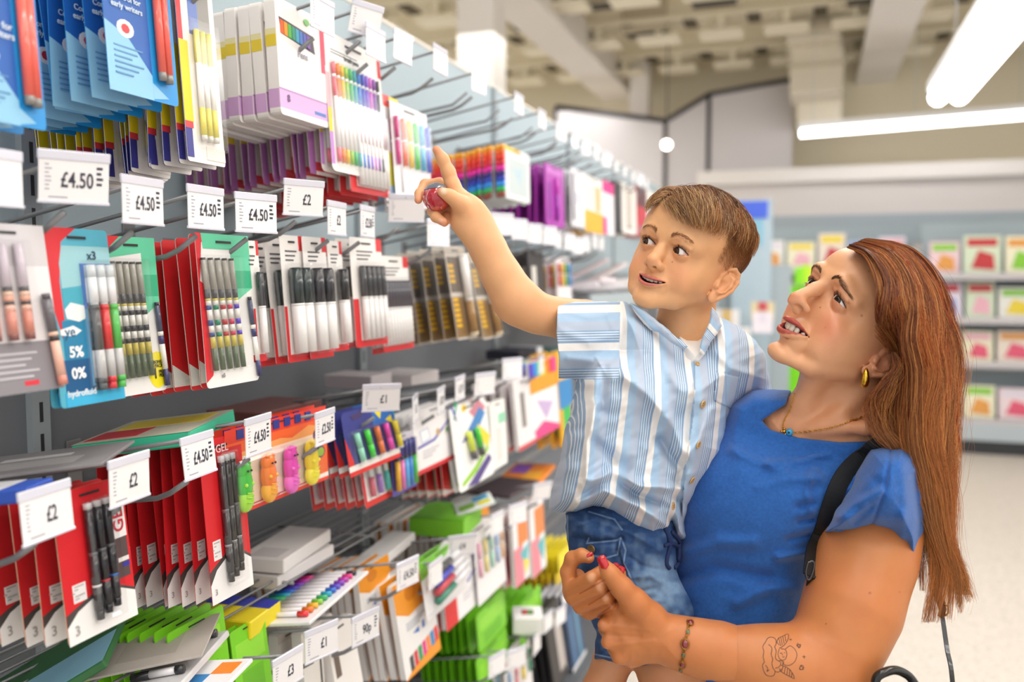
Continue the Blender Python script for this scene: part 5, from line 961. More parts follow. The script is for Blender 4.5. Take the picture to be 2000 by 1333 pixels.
# ---------------------------------------------------------------- hanging packs
def film():
    m = bpy.data.materials.new('clear_film'); m.use_nodes = True; nt = m.node_tree; nt.nodes.clear(); o = nt.nodes.new('ShaderNodeOutputMaterial'); mx = nt.nodes.new('ShaderNodeMixShader'); t = nt.nodes.new('ShaderNodeBsdfTransparent'); g = nt.nodes.new('ShaderNodeBsdfGlossy'); g.inputs['Roughness'].default_value = .12
    mx.inputs[0].default_value = .07; nt.links.new(t.outputs[0], mx.inputs[1]); nt.links.new(g.outputs[0], mx.inputs[2]); nt.links.new(mx.outputs[0], o.inputs[0]); return m
clear = film()
def uvp(w, h): return lambda x: (lambda u, v: (x, (u - .5) * w, .014 - v * h))
def pack(name, w, h, bg, regs=(), pens=(), bl=None, th=.0008, edge=None, texts=(), hole=True, penname='pen', body=None):
    t = empty(name, (0, 0, 0)); b = MB(); P = uvp(w, h); r = .05; c = cm(bg, .4)
    asp = w / h; poly = []
    for cx, cy, a0 in ((1 - r, r * asp, -90), (1 - r, 1 - r * asp, 0), (r, 1 - r * asp, 90), (r, r * asp, 180)):
        for k in range(4): a = math.radians(a0 + 30 * k); poly.append((cx + r * math.cos(a), cy + r * asp * math.sin(a)))
    fx = P(0)
    def fn(u, v, x): q = fx(u, v); return (x, q[1], q[2])
    th_ = body or th
    b.prism(poly, -th_, 0, c, lambda u, v, x: fn(u, v, x))
    if edge:
        e = cm(edge, .7); b.prism([(u * 1.0, v) for u, v in poly], -th_ - .0012, -th_, e, lambda u, v, x: fn(u, v, x))
    k = 0
    for g in regs:
        k += 1; col = g[-1]; pl = g[0] if isinstance(g[0], (list, tuple)) else [(g[0], g[1]), (g[2], g[1]), (g[2], g[3]), (g[0], g[3])]
        b.prism(pl, 0, .00012 * k, cm(col, .4), lambda u, v, x: fn(u, v, x))
    if hole: b.prism([(.36, .045), (.64, .045), (.64, .06), (.36, .06)], 0, .0012, cm('2c2c30'), lambda u, v, x: fn(u, v, x))
    b.build('card', t)
    for tx in texts:
        u, v, s, sz, col = tx[:5]; o = text_mesh('lettering', s, sz, cm(col, .5), t, (.0012, (u - .5) * w, .014 - v * h), (math.pi / 2, 0, math.pi / 2), bold=tx[6] if len(tx) > 6 else .0002)
        if len(tx) > 5 and tx[5]: o.rotation_euler = (math.pi / 2 , tx[5], math.pi / 2)
    shared = {}
    for pn in pens:
        u, v0, v1, rad, seg = pn[:5]; u2 = pn[5] if len(pn) > 5 else u; key = (v0, v1, rad, str(seg), round(u2 - u, 3))
        if key in shared: o = shared[key].copy(); COL.objects.link(o); o.parent = t; o.location = (0, (u - shared[key]['u0']) * w, 0); del o['u0']
        else:
            b = MB(); t0 = 0.; x0 = rad + .0008
            for f, col in seg:
                A = P(x0)(u + (u2 - u) * t0, v0 + (v1 - v0) * t0); B = P(x0)(u + (u2 - u) * f, v0 + (v1 - v0) * f); kk = .86 if col.startswith('!') else 1.; b.tube([A, B], rad * kk, cm(col.lstrip('!'), .25, .3), n=8); t0 = f
            o = b.build(penname, t); o['u0'] = u; shared[key] = o
    for o in shared.values(): del o['u0']
    if bl:
        u0, v0, u1, v1, dp = bl; b = MB(); a = P(.0009)(u0, v1); c_ = P(dp)(u1, v0); b.bbox((a[0], a[1], a[2]), (c_[0], c_[1], c_[2]), clear, min(.003, dp * .3)); b.build('blister', t)
    return t
NST = [0]
def stack(kind, x0, x1, y0, y1, n, dx, desc, Xf=-.80, tilt=.07, group=None, cat='pen pack', nf=1, slope=.15, yjit=.0, cut=None):
    ym = (y0 + y1) / 2; Ya = onX(x0, ym, Xf)[1]; Yb = onX(x1, ym, Xf)[1]; zt = onX(x0, y0, Xf)[2]; zb = onX(x0, y1, Xf + .012)[2]; w = Yb - Ya; h = zt - zb; Yc = (Ya + Yb) / 2
    o = kind(w, h); r = np.random.default_rng(int(abs(x0) * 7 + y0) % 9973)
    objs = [o] + [copy_tree(o) for _ in range(n - 1)]
    for i, q in enumerate(objs):
        j = r.normal() * .012 if i else 0
        q.location = (Xf - dx * i + r.normal() * dx * .12 * (i > 0), Yc + r.normal() * yjit, zt - .014 - slope * dx * i + r.normal() * .0008); q.rotation_euler = (r.normal() * .012 if i else 0, -tilt + r.normal() * .02 * (i > 0), j)
        lab = desc + (', front of its hook' if i == 0 and n > 1 else ', %s from the front' % ORD[i] if n > 1 else '')
        for k in ('label', 'group'):
            if k in q: del q[k]
        tag(q, lab, cat, (group or desc) if n > 1 else None)
    return objs
def lines(u0, u1, v0, dv, n, col, h=.008): return [(u0, v0 + i * dv, u1 - (.08 * (i % 3)), v0 + i * dv + h, col) for i in range(n)]
def k_blue(w, h): return pack('pen_pack', w, h, '1f93dc', [(0, 0, .62, 1, '1e5fb4'), ([(0, .62), (.3, .68), (.62, .86), (.62, 1), (0, 1)], '8ec6e6'), ([(.62, .9), (.85, .97), (.62, .99)], '8ec6e6'), ([(.28 + .12 * math.cos(a * .524), .64 + .05 * math.sin(a * .524)) for a in range(12)], 'f6f0ee'), ([(.28 + .06 * math.cos(a * .785), .64 + .027 * math.sin(a * .785)) for a in range(8)], 'd8353f')] + lines(.1, .5, .74, .03, 6, '5e94c4'), [(.72 + .1 * i, .2, .88 + .008 * i, .0052, [(.12, 'd42c2c'), (.93, 'f26a5c'), (1, '8a8580')]) for i in range(2)], texts=[(.32, .47, 'Control for', .010, 'dcecf8'), (.32, .52, 'early writers', .010, 'dcecf8')])
def k_yellow(w, h): return pack('pen_pack', w, h, 'f2ede6', [(0, .0, .12, .55, 'e23b44'), (.3, .12, .55, .42, '6f86c8'), (.56, .16, .86, .42, '9a9690'), (0, .46, .22, .82, 'f2d51e'), (.0, .82, .2, .85, 'e23b44'), (.0, .85, .16, .98, '3a3a8c'), (.5, .92, 1, .98, 'ece6dc')], [(.4 + .16 * i, .4, .9, .004, [(.3, 'e8dc50'), (.7, 'fbf8f2'), (.95, 'e8dc50'), (1, 'd8d4cc')]) for i in range(3)], bl=(.22, .35, .98, .94, .011), edge='3c3c86')
def k_carton(w, h):
    t = pack('felt_pen_carton', w, h, 'f3eeea', [([(.06, .16), (.74, .2), (.78, .36), (.1, .30)], '4a3a48'), (0, .78, 1, .94, 'd5a9d8'), (.9, .05, 1, .5, 'e04a62'), (0, .77, 1, .785, 'b88cc0'), (.7, .88, .94, .91, '4a78c0')] + [([(.08 + i * .075, .18 + .005 * i), (.145 + i * .075, .185 + .005 * i), (.145 + i * .075, .30 + .005 * i), (.08 + i * .075, .295 + .005 * i)], c) for i, c in enumerate(('e8642a', 'f2a028', '58b848', '2a9a70', '3aa8c8', '3a78c8', '5a58b8', '7a48a8'))] + [([(.62 + .06 * math.cos(a * .785), .1 + .03 * math.sin(a * .785)) for a in range(8)], '7cc06a')], body=.020, texts=[(.5, .42, 'Pens', .016, '9a98a8'), (.16, .85, '8', .016, '6a4a78')], hole=False)
    b = MB(); b.box((-.0205, -w / 2 - .0003, .014 - h * .42), (-.001, -w / 2, .014 - h * .32), cm('e3c93a')); b.box((-.0205, -w / 2 - .0003, .014 - h * .32), (-.001, -w / 2, .014 - h * .27), cm('e6dca8')); b.build('side_print', t); b = MB(); b.box((-.0205, -w / 2 - .0003, .014 - h * .94), (-.001, -w / 2, .014 - h * .78), cm('d5a9d8')); b.build('lower_print', t); return t
def k_liner(w, h):
    cs = ('f07a8a', 'f2883a', 'f2c22e', '9acb3a', '3fb86a', '2fb0b8', '2f86e0', '3a5ad0', '8a5ae0', 'd86ad0', '8a3ab0', '3a3a48')
    return pack('fineliner_pack', w, h, 'f5f1ee', [(0, .3, .06, .62, 'f0b8c0'), (.0, .55, .05, .72, 'f2d51e'), (0, .72, .05, .95, 'c88ad8'), (.94, .04, 1, .18, 'e23b44'), (.05, .1, .85, .2, 'fbfaf8')] + lines(.1, .55, .12, .02, 2, '33333c', .006), [(.1 + .071 * i, .22, .93, .0034, [(.12, c), (.15, 'fafafa'), (.34, c), (.86, 'f7f5f4'), (1, c)]) for i, c in enumerate(cs)], bl=(.05, .2, .95, .97, .010), texts=[(.45, .15, 'brush pens', .012, '26262c')])
def k_purple_edge(w, h): return pack('fineliner_pack', w, h, 'f1ece8', [(0, 0, .07, .55, 'efe9e4'), (0, .45, .1, .62, 'e8c83a'), (0, .62, .1, 1, 'a86aa8'), (.1, .9, .9, .97, 'e23b44')], [(.2 + .12 * i, .3, .92, .0036, [(.25, 'f0e8e4'), (.8, 'e8a8a0'), (1, 'd8404a')]) for i in range(6)], bl=(.1, .25, .95, .96, .011))
def k_sharp(n, head='33343a', w0=.16, big=.0058, top='f2eeea', band='d8242c'):
    def k(w, h):
        st = (.94 - w0) / max(1, n); return pack('marker_pack', w, h, top, [(0, .56, w0, 1, band), (.9, .55, 1, 1, band), (.82, .0, 1, .12, 'e0363c'), (0, .94, 1, 1, band)] + lines(.2, .7, .12, .035, 3, '55555c', .012), [(w0 + st * (i + .5), .26, .93, min(big, w * st * .48), [(.0, head), (.02, '!' + head), (.42, head), (.45, 'e8e6e4'), (1, 'edeae8')]) for i in range(n)], bl=(w0 - .04, .22, .95, .96, .014), penname='marker', texts=[(.95, .75, 'MARKER', .010, 'f4f0ee', -math.pi / 2)])
    return k
def k_rose(w, h): return pack('pen_pack', w, h, 'eae6e8', [(0, 0, 1, .25, 'd4cfd2'), (0, .70, 1, 1, '8c888e'), (.5, .93, .68, .96, 'd83a48')] + lines(.2, .7, .76, .035, 5, 'c8c4ca', .012), [(.2 + .2 * i, .12, .69, .0048, [(.45, 'd8ccd8'), (.5, '4a464c'), (.55, 'e8c0a8'), (.6, 'e8a890'), (.64, '3a2a2a'), (.7, 'ecb8a4'), (.94, 'd88a78'), (1, '7a3a36')]) for i in range(3)] + [(.86, .42, .98, .0050, [(.06, '!5a565c'), (.42, '6a666c'), (.46, 'ecc0a8'), (.52, '3a2a2a'), (.9, 'ecb8a4'), (1, 'd88a78')], .93)], bl=(.1, .1, .74, .7, .012))
def k_teal(w, h): return pack('pen_pack', w, h, '58b4cc', [([(0, 0), (.5, 0), (.26, .08), (.18, .3), (.2, .75), (0, .35)], 'e0303a'), ([(.26, .1), (1, .1), (1, .3), (.2, .34), (.2, .2)], '9ed0d8'), (.2, .34, 1, .52, '4aaec4'), (.14, .52, 1, .74, '2a86b0'), (.1, .74, 1, .92, '1a5a8c'), (.08, .92, 1, 1, '3fb4e0'), ([(.2, .46), (.3, .42), (.5, .44), (.56, .5), (.4, .53), (.22, .51)], 'eef4f4'), ([(.1, .57), (.3, .55), (.42, .58), (.3, .61), (.1, .6)], 'f4f6f6'), (.5, .2, .98, .46, '2f6cc0'), (.5, .46, .98, .9, '5a9cc8')], [(.6 + .15 * i, .21, .93, .0056, [(.1, 'dfe6ea'), (.3, 'f4f6f8'), (.32, '!d8dce0'), (.36, c), (.68, c), (.90, 'c8c8c8'), (.94, c), (1, '!' + c)]) for i, c in enumerate(('55585a', 'e0333c', '4fbf56'))], bl=(.48, .18, .98, .92, .015), texts=[(.7, .155, 'x3', .014, '2a3a58'), (.24, .585, 'ye', .016, '33668a'), (.3, .70, '5%', .017, 'f4f8fa', 0, .0006), (.3, .82, '0%', .017, 'f4f8fa', 0, .0006), (.32, .93, 'hydrofluid', .010, 'f4f8fa')])
def k_green5(cs, sticker=False):
    def k(w, h):
        rg = [([(.0, 0), (.4, 0), (.1, .06), (0, .4)], 'e0303a'), ([(.1, 0), (1, 0), (1, .36), (.62, .46), (.62, .1), (.12, .1)], '63d0a4'), (.62, .24, 1, .36, '35b082'), ([(.0, .3), (.12, .34), (.16, .8), (.12, .92), (0, .96)], 'e0303a')] if not sticker else [([(0, 0), (.3, 0), (0, .12)], 'e0303a'), ([(0, .1), (.3, .0), (1, 0), (1, .42), (.7, .5), (.7, .1), (0, .14)], '63d0a4'), (.72, .24, 1, .38, '35b082')]
        if sticker: rg.append(([(.84 + .2 * math.cos(a * .393), .86 + .12 * math.sin(a * .393)) for a in range(16)], 'f6e61e'))
        st = .13; return pack('pen_pack', w, h, 'f4f2ef', rg, [(.06 + st * i, .16, .89, .0036, [(.02, '3a3a3e'), (.28, 'a9a69c'), (.36, '55565a'), (.38, 'd8c860'), (.42, 'e8e6e0'), (.46, c), (.55, 'e8e6e0'), (.6, c), (.66, 'e8e6e0'), (.70, c), (.8, 'c8b850'), (1, '5a6a50')], .14 + st * i) for i, c in enumerate(cs)] + [(.88, .42, .97, .0036, [(.04, '!33333a'), (.35, '4a5068'), (.4, 'e8e6e0'), (.5, '3a3a6a'), (.8, 'e8e6e0'), (1, '3a3a6a')], .97)], bl=(.02, .14, .8, .9, .010), texts=[(.86, .81, 'BONUS', .006, '4a4614'), (.86, .835, 'PACK', .006, '4a4614'), (.78, .885, '1', .020, '3a3410'), (.92, .875, 'FREE', .006, '3a3410'), (.92, .90, 'PEN', .006, '3a3410')] if sticker else [(.3, .93, 'x5', .008, '8a8a8a')])
    return k
def k_redback(w, h): return pack('pen_pack', w, h, 'e3262c', [([(.0, .82), (.5, .97), (.0, .97)], 'eef0ea'), (.35, .2, .6, .9, '1f7a4c'), (.6, .2, 1, .95, '1c5a3c'), (.2, .93, .7, .97, 'e8eae4')], [(.5, .25, .9, .0036, [(.5, '2a2a2e'), (1, '3a6a4a')])], edge='d8e4d6')
def k_brown(w, h): return pack('marker_case', w, h, 'cfc8be', [(0, 0, 1, .1, 'b8aea2'), (.02, .55, .98, .98, '8a6a3c'), (.04, .12, .96, .5, '6f6258')] + [(.06, .2 + .055 * i, .3, .235 + .055 * i, 'e8b418') for i in range(4)] + [(.06, .56 + .055 * i, .3, .595 + .055 * i, 'e8b418') for i in range(6)], [(.62, .1, .97, .0115, [(.03, 'f0eeee'), (.55, 'ece9e6'), (.58, 'd8d4d0'), (.97, '9c7338'), (1, 'd8c8a8')])], bl=(.0, .02, 1, .99, .026), penname='marker')
def k_gel(edge=None, strip=True):
    def k(w, h): return pack('gel_pen_pack', w, h, 'd9232b', [([(0, .80), (.14, .77), (.4, .72), (.7, .72), (1, .8), (1, .84), (0, .88)], '4a4644'), ([(0, .88), (.16, .80), (.42, .745), (.72, .745), (1, .82), (1, 1), (0, 1)], 'f1efee'), (.12, .62, .3, .74, 'f1efee')] + ([(.76, .12, .97, .42, 'f1efee'), (.78, .42, .96, .70, '5a4a4a'), (.8, .56, .96, .59, 'e8e4e2'), (.86, .6, .96, .63, '3a3aa0')] if strip else []) + lines(.14, .27, .63, .02, 5, 'b8b4b2', .008), [(.40 + .13 * i, .11, .90 - .02 * i, .0052, [(.05, 'c9c9cc'), (.08, '2a2a2c'), (.42, '1f1f22'), (.45, '5a5a5e'), (.70, '252528'), (.72, c), (.92, '2a2a2d'), (1, '!1a1a1c')]) for i, c in enumerate(('d8d8d8', 'c8323a', '2f6cc0') if strip else ('8a8a8e',) * 3)], bl=(.34, .09, .76, .93, .014), edge=edge, texts=[(.865, .27, 'GEL', .022, 'c8283a', -math.pi / 2, .0003), (.12, .92, '3', .016, 'a8a6a4')] if strip else [(.45, .07, 'S·GEL', .016, 'f4d8d8'), (.1, .93, '3', .012, 'a8a6a4'), (.92, .3, 'GEL', .014, 'f4f0f0', -math.pi / 2)])
    return k
def k_animals(w, h):
    t = pack('highlighter_pack', w, h, 'f0662e', [(0, 0, 1, .16, 'e8402c'), ([(.0, .3), (.5, .26), (.62, .3), (.8, .2), (1, .28), (1, .4), (0, .4)], 'f4a860'), (.0, .34, .84, .9, 'fbe7d2'), (0, .9, 1, .955, 'f6efe8'), (0, .955, 1, 1, 'e8402c'), ([(.9 + .06 * math.cos(a * .628), .36 + .09 * math.sin(a * .628)) for a in range(10)], '5a2a6a'), ([(.92 + .05 * math.cos(a * .628), .6 + .08 * math.sin(a * .628)) for a in range(10)], '5a2a6a'), ([(.92 + .04 * math.cos(a * .628), .6 + .06 * math.sin(a * .628)) for a in range(10)], '8ab83a'), ([(.88, .38), (.92, .30), (.93, .36)], 'f2e23a')] + [(.1 + .11 * i, .02, .16 + .11 * i, .13, '2a3a8c') for i in range(7)] + lines(.06, .8, .92, .5, 1, 'd83a30', .014), texts=[(.4, .93, 'Highlighters', .007, 'c83a30')])
    for i, (c, c2) in enumerate((('3fc43a', 'a8e83a'), ('f27a1e', 'f8b02a'), ('e03ab0', 'f26ad0'), ('f2d81e', 'f8ee3a'))):   # four moulded animal pens
        b = MB(); yc = (-.40 + .22 * i) * w; zc = .014 - h * .62; hh = h * .22; body = cm(c, .3, .3); lo = cm(c2, .3, .3); b.ball((.010, yc, zc + hh * .60), h * .11, body, n=8, sc=(.7, 1, 1.1)); b.ball((.010, yc, zc - hh * .1), h * .12, body, n=8, sc=(.7, 1, 1.7)); b.ball((.010, yc, zc - hh * .95), h * .12, lo, n=8, sc=(.7, 1.05, 1.2))
        for s_ in (-1, 1): b.ball((.014, yc + s_ * h * .05, zc + hh * .98), h * .03, body, n=6); b.ball((.021, yc + s_ * h * .03, zc + hh * .62), h * .014, cm('30203a'), n=4); b.ball((.019, yc + s_ * h * .06, zc - hh * .1), h * .025, lo, n=5)
        for k in range(3): b.tube([(.020, yc - h * .06, zc - hh * (.5 + .25 * k)), (.023, yc, zc - hh * (.55 + .25 * k)), (.020, yc + h * .06, zc - hh * (.5 + .25 * k))], h * .008, lo, n=5)
        b.build('highlighter', t)
    b = MB(); b.bbox((.001, -.5 * w, .014 - h * .9), (.024, .34 * w, .014 - h * .34), clear, .004); b.build('blister', t); return t
def k_pattern(w, h): return pack('highlighter_pack', w, h, '3a3f8c', [(.55, 0, 1, .35, '2f6cb8'), ([(.6, .12), (.75, .1), (.7, .26)], 'f2de2a'), ([(.8, .3), (.92, .25), (.95, .4)], 'f2de2a'), ([(.15, .08), (.4, .04), (.35, .14), (.2, .16)], '4a3a6a'), ([(.88, .05), (1, .0), (1, .3)], '2aa0c8'), (0, .84, 1, .93, 'f2eee8'), (0, .93, 1, 1, 'e0342e'), ([(0, .4), (.1, .8), (.1, .84), (0, .84)], 'e0342e')], [(.16 + .19 * i, .36, .83, .0062, [(.5, c), (.95, c), (1, 'e8e8e8')], .22 + .19 * i) for i, c in enumerate(('9ae8c8', '3fe03a', 'f27a2e', 'f24ab8', 'f2e02a'))], bl=(.04, .3, .98, .86, .014), penname='highlighter')
def k_pastel2(w, h): return pack('highlighter_pack', w, h, 'f1efec', [(0, .0, 1, .1, 'd8e8e8'), (0, .84, 1, .9, 'f6f2ee'), (0, .9, 1, 1, 'e0342e'), (0, 0, .06, .9, 'd8323a')], [(.18 + .2 * i, .1, .84, .0055, [(.55, '!e8f0ec'), (1, c)]) for i, c in enumerate(('e8788a', 'a87ad0', '3ab8b0', '5ac8a0'))], bl=(.08, .08, .96, .86, .012), penname='highlighter')
def k_multi(w, h): return pack('marker_pack', w, h, '3c3a86', [(0, .9, 1, 1, '5a58b8'), (0, .0, 1, .16, 'd8d4dc')], [(.14 + .18 * i, .12, .92, .0058, [(.32, '3a3a8c'), (.38, '2a2a34'), (.42, c), (1, c)]) for i, c in enumerate(('f2b82a', 'f07ac8', '5ab8f0', '3a8ae0', '3fc43a'))], bl=(.02, .1, .98, .94, .014), penname='marker')
def k_whiteart(w, h): return pack('pencil_set', w, h, 'f3f0f0', [(0, .93, 1, 1, 'd8323a'), ([(.1, .32), (.3, .3), (.34, .5), (.14, .54)], 'd0d8e8'), ([(.14, .34), (.28, .33), (.31, .48), (.16, .51)], 'f8f8fa'), ([(.05, .56), (.4, .52), (.75, .3), (.76, .33), (.42, .56), (.06, .6)], '5a5ab8'), ([(.5 + .05 * math.cos(a), .44 + .06 * math.sin(a)) for a in range(6)], 'c8a878'), ([(.68 + .07 * math.cos(a), .46 + .09 * math.sin(a)) for a in range(6)], 'e8e0dc'), ([(.7 + .04 * math.cos(a), .46 + .05 * math.sin(a)) for a in range(6)], '5a9a58')] + lines(.15, .5, .66, .05, 3, 'b8b4bc', .012), [(.92, .02, .34, .005, [(.2, '!2a7a5a'), (1, '2a9a6a')], .8), (.76, .05, .38, .005, [(.2, '!3a3a9a'), (1, '4a4ac0')], .86)], penname='pencil', body=.008)
def k_round(w, h): return pack('highlighter_pack', w, h, 'f4f4f2', [([(.5, .12), (.8, .0), (.98, .12), (.75, .3)], 'd88a98'), ([(.35, .36), (.8, .1), (.95, .2), (.5, .5)], '4a8ac8'), ([(.7, .3), (1, .5), (.9, .66), (.62, .4)], 'f2e02a'), ([(.2, .45), (.5, .3), (.5, .42)], '5a4ac0'), ([(.1, .9), (.5, .78), (.9, .6), (.92, .66), (.5, .86), (.1, .95)], '9ad03a'), ([(.2, .98), (.9, .72), (.96, .8), (.5, 1)], '5a4a8c'), ([(.3, .04), (.4, .0), (.46, .06), (.36, .1)], 'f2c81e')], [(.34 + .22 * i, .34, .68, .008, [(.7, c), (.74, '!4a4a52'), (1, '4a4a52')], .42 + .22 * i) for i, c in enumerate(('d8e83a', '3fd03a'))], bl=(.26, .32, .8, .72, .016), penname='highlighter')
def k_plain(nm, bg, regs=(), body=.006, pens=(), edge=None, pn='pen'): return lambda w, h: pack(nm, w, h, bg, regs, pens, body=body, edge=edge, penname=pn)
def k_rainbow(w, h):
    t = pack('crayon_pack', w, h, 'e8ecec', [(.15, .2, .9, .9, 'c8d4d4'), ([(.3, .4), (.7, .35), (.6, .7)], 'b8d0dc'), (.0, 0, .6, .08, 'f2c83a')], texts=[(.5, .5, 'x', .01, '8aa0a8')]); b = MB(); z = .012; L = h * .98 / 10
    for i, c in enumerate(('f2a81e', 'f2661e', 'e8361e', 'd81e3a', 'e81ea8', '3a1e7a', '1e3ab0', '1e8ae8', '1eb05a', '8a3a1e')): b.tube([(.0, -.58 * w, z - L * i), (.0, -.58 * w, z - L * (i + .72)), (.0, -.58 * w, z - L * (i + .98))], [.0080, .0080, .0062], cm(c, .25, .4), n=10)
    b.build('stacking_crayon', t); return t
def k_rain_pens(nm, cs, bg='f2eef0', hd='', body=.001): return lambda w, h: pack(nm, w, h, bg, [(0, .0, 1, .14, 'f6f2f4'), (0, .9, 1, 1, 'f0ecee')], [((i + .5) / len(cs), .15, .62, .0048, [(.45, c), (.5, '!f4f2f4'), (1, c)]) for i, c in enumerate(cs)], bl=(.02, .14, .98, .64, .012), penname='highlighter')
def k_green(w, h): return pack('green_card_pack', w, h, '7ed321', [(.1, .2, .9, .5, '95e03a'), (.2, .6, .8, .9, '6cc018')], body=.002)
def k_orange(w, h): return pack('colouring_pencil_pack', w, h, 'f1efed', [([(0, 0), (1, 0), (1, .3), (.86, .36), (.3, .40), (0, .30)], 'f29a1e'), ([(.42 + .16 * math.cos(a * .524), .17 + .09 * math.sin(a * .524)) for a in range(12)], 'd8801a'), ([(.2, .94), (1, .84), (1, 1), (0, 1)], 'f29a1e'), ([(.34, .6), (.5, .57), (.5, .63)], '2f6cc8'), ([(.6, .56), (.66, .54), (.66, .62), (.6, .63)], '2f6cc8')] + [([(.16 + .12 * i, .80 - .012 * i), (.25 + .12 * i, .79 - .012 * i), (.25 + .12 * i, .94 - .012 * i), (.16 + .12 * i, .95 - .012 * i)], c) for i, c in enumerate(('3a3a40', 'd8323a', '2a9a5a', 'e83a8a', 'f28a3a', '3a8ac8', 'e83a3a'))] + lines(.2, .7, .46, .03, 3, 'b8bcc4', .01), body=.013, edge='b07a4a')
def k_mark4(w, h): return pack('marker_pack', w, h, 'f3f1f2', [([(0, 0), (.8, 0), (.6, .16), (0, .3)], '7cc63a'), (.0, .9, 1, 1, 'e8e6e8')], [(.2, .32 + .15 * i, .2 + .15 * i, .0085, [(.5, c), (.54, '!e8e6ea'), (1, 'f0eef2')], 1.0) for i, c in enumerate(('2c2c34', '2f3ac0', 'd83248', '1f8a70'))], penname='marker', bl=(.02, .1, .98, .92, .02))
def k_redwhite(w, h): return pack('pencil_set', w, h, 'f3f1f2', [(0, .45, .3, 1, 'e01e24'), (.29, .45, .31, 1, 'f4d8d8'), ([(.75, .04), (.9, .0), (.8, .3)], '3a5ac8'), ([(.55, .52), (.85, .4), (.86, .43), (.56, .56)], '5a5ab8'), ([(.85, .2), (.95, .25), (.9, .5)], '2a9a6a')] + lines(.45, .8, .66, .05, 3, 'b8b4bc', .012), body=.012, edge='e01e24')
PAST = ('f2b0c8', 'f2e28a', 'a8e0c8', 'a8c8f0', 'f2c8a0'); RB = ('d83a8a', 'f2662e', 'f2c81e', '3fc43a', '2aa8d8', '3a5ad0', '8a3ac8')
# top row
stack(k_blue, -75, 66, -150, 225, 2, .026, 'blue pen card with red pens cut by the left edge', Xf=-.775)
stack(k_blue, 190, 326, -190, 172, 8, .026, 'blue pen card with red pens, hanging at top left', group='blue pen cards at top left')
stack(k_yellow, 338, 412, -130, 312, 17, .0165, 'white and yellow pen pack with navy edge, top row', group='white and yellow pen packs')
stack(k_carton, 538, 632, -8, 218, 6, .0235, 'white and lilac carton of eight felt pens, top row', group='felt pen cartons', cat='felt pen carton', tilt=.05)
stack(k_liner, 632, 742, 55, 330, 2, .016, 'clear wallet of twelve rainbow fineliners, top row', cat='fineliner pack')
stack(k_purple_edge, 590, 700, 90, 338, 14, .0195, 'fineliner pack with yellow and purple edge behind the rainbow wallet', Xf=-.835, group='purple edged fineliner packs', cat='fineliner pack')
stack(k_sharp(8, '8a3a3a'), 672, 748, 160, 372, 12, .021, 'white and red marker pack beneath the rainbow fineliners', Xf=-.80, group='marker packs beneath the rainbow fineliners', cat='marker pack')
stack(k_rain_pens('highlighter_pack', RB[:6]), 762, 834, 195, 395, 4, .02, 'pack of pastel and rainbow pens near the boy\'s finger', group='pastel pen packs', cat='highlighter pack')
stack(k_plain('highlighter_pack', 'f0eef0', [(.2, .5, .6, .8, 'e8e02a'), (.2, .8, .6, 1, 'a8c8e8'), (.0, 0, .5, .1, 'e23b3a'), (.5, 0, 1, .1, 'f2d83a')], .004, [(.7, .2, .85, .006, [(.35, '2a2a30'), (1, 'd8d8dc')])]), 742, 778, 180, 402, 3, .02, 'narrow highlighter pack with black and yellow pens, top row', Xf=-.81, cat='highlighter pack')
stack(k_rainbow, 985, 1034, 282, 384, 17, .0165, 'rainbow stacking crayon pack, top row', group='rainbow crayon packs', cat='crayon pack', tilt=.02)
stack(k_plain('folder_pack', 'b23ab0', [(.1, .3, .3, .9, '8a2a98'), (.5, .3, .7, .9, 'c85ac8'), (.1, .05, .9, .15, 'd070d0')], .004, [(.5, .2, .9, .006, [(.4, 'c83ab8'), (1, '9a2aa8')])], edge='8a1f96'), 1064, 1100, 316, 438, 7, .028, 'purple marker pack, top row', group='purple marker packs', cat='marker pack', tilt=.03)
stack(k_plain('pen_pack', 'eceaf0', [(.1, .2, .9, .9, 'f4f2f6'), (.2, .4, .8, .6, 'd8d4e0')], .003, [(.1, .1, .9, .004, [(1, '9a9aa4')])]), 1114, 1142, 326, 440, 5, .028, 'grey and white pen pack, top row', group='grey and white pen packs', cat='pen pack', tilt=.03)
stack(k_plain('gift_box', 'ece6de', [(0, .62, 1, 1, 'e8b42a'), (.6, .1, .85, .6, 'd8b878'), (.1, .05, .9, .15, 'f4f0ea')], .03), 1140, 1176, 338, 450, 2, .06, 'cream and gold box, top row', cat='box', tilt=.03)
stack(k_plain('glue_pack', 'f2eef0', [(0, 0, 1, .22, 'ea1e8c'), (0, .68, .35, 1, 'ea1e8c')], .02), 1176, 1198, 350, 455, 2, .05, 'white and pink pack, top row', cat='pack', tilt=.03)
stack(k_plain('pen_pack', '1c1c1e', [(.2, .2, .8, .8, '2c2c2e')], .02), 1198, 1216, 352, 452, 2, .05, 'black pack, top row', cat='pack', tilt=.03)
stack(k_plain('pen_pack', 'f0ebe4', [(.3, .1, .65, .9, '6a4a3a'), (.36, .14, .6, .86, 'd8d0c4')], .02), 1213, 1242, 354, 452, 2, .05, 'white pack with brown window, top row', cat='pack', tilt=.03)
stack(k_plain('pen_pack', 'c8323c', [(0, 0, 1, .4, '5a2a30'), (.2, .8, .8, .95, '8a8a92')], .02), 1244, 1262, 362, 458, 2, .05, 'red and black pack, top row', cat='pack', tilt=.03)
stack(k_plain('pen_pack', 'f0ece6', [(.3, .2, .6, .8, '8a8a8a')], .02), 1264, 1284, 370, 462, 2, .05, 'white pack at the far end of the top row', cat='pack', tilt=.03)
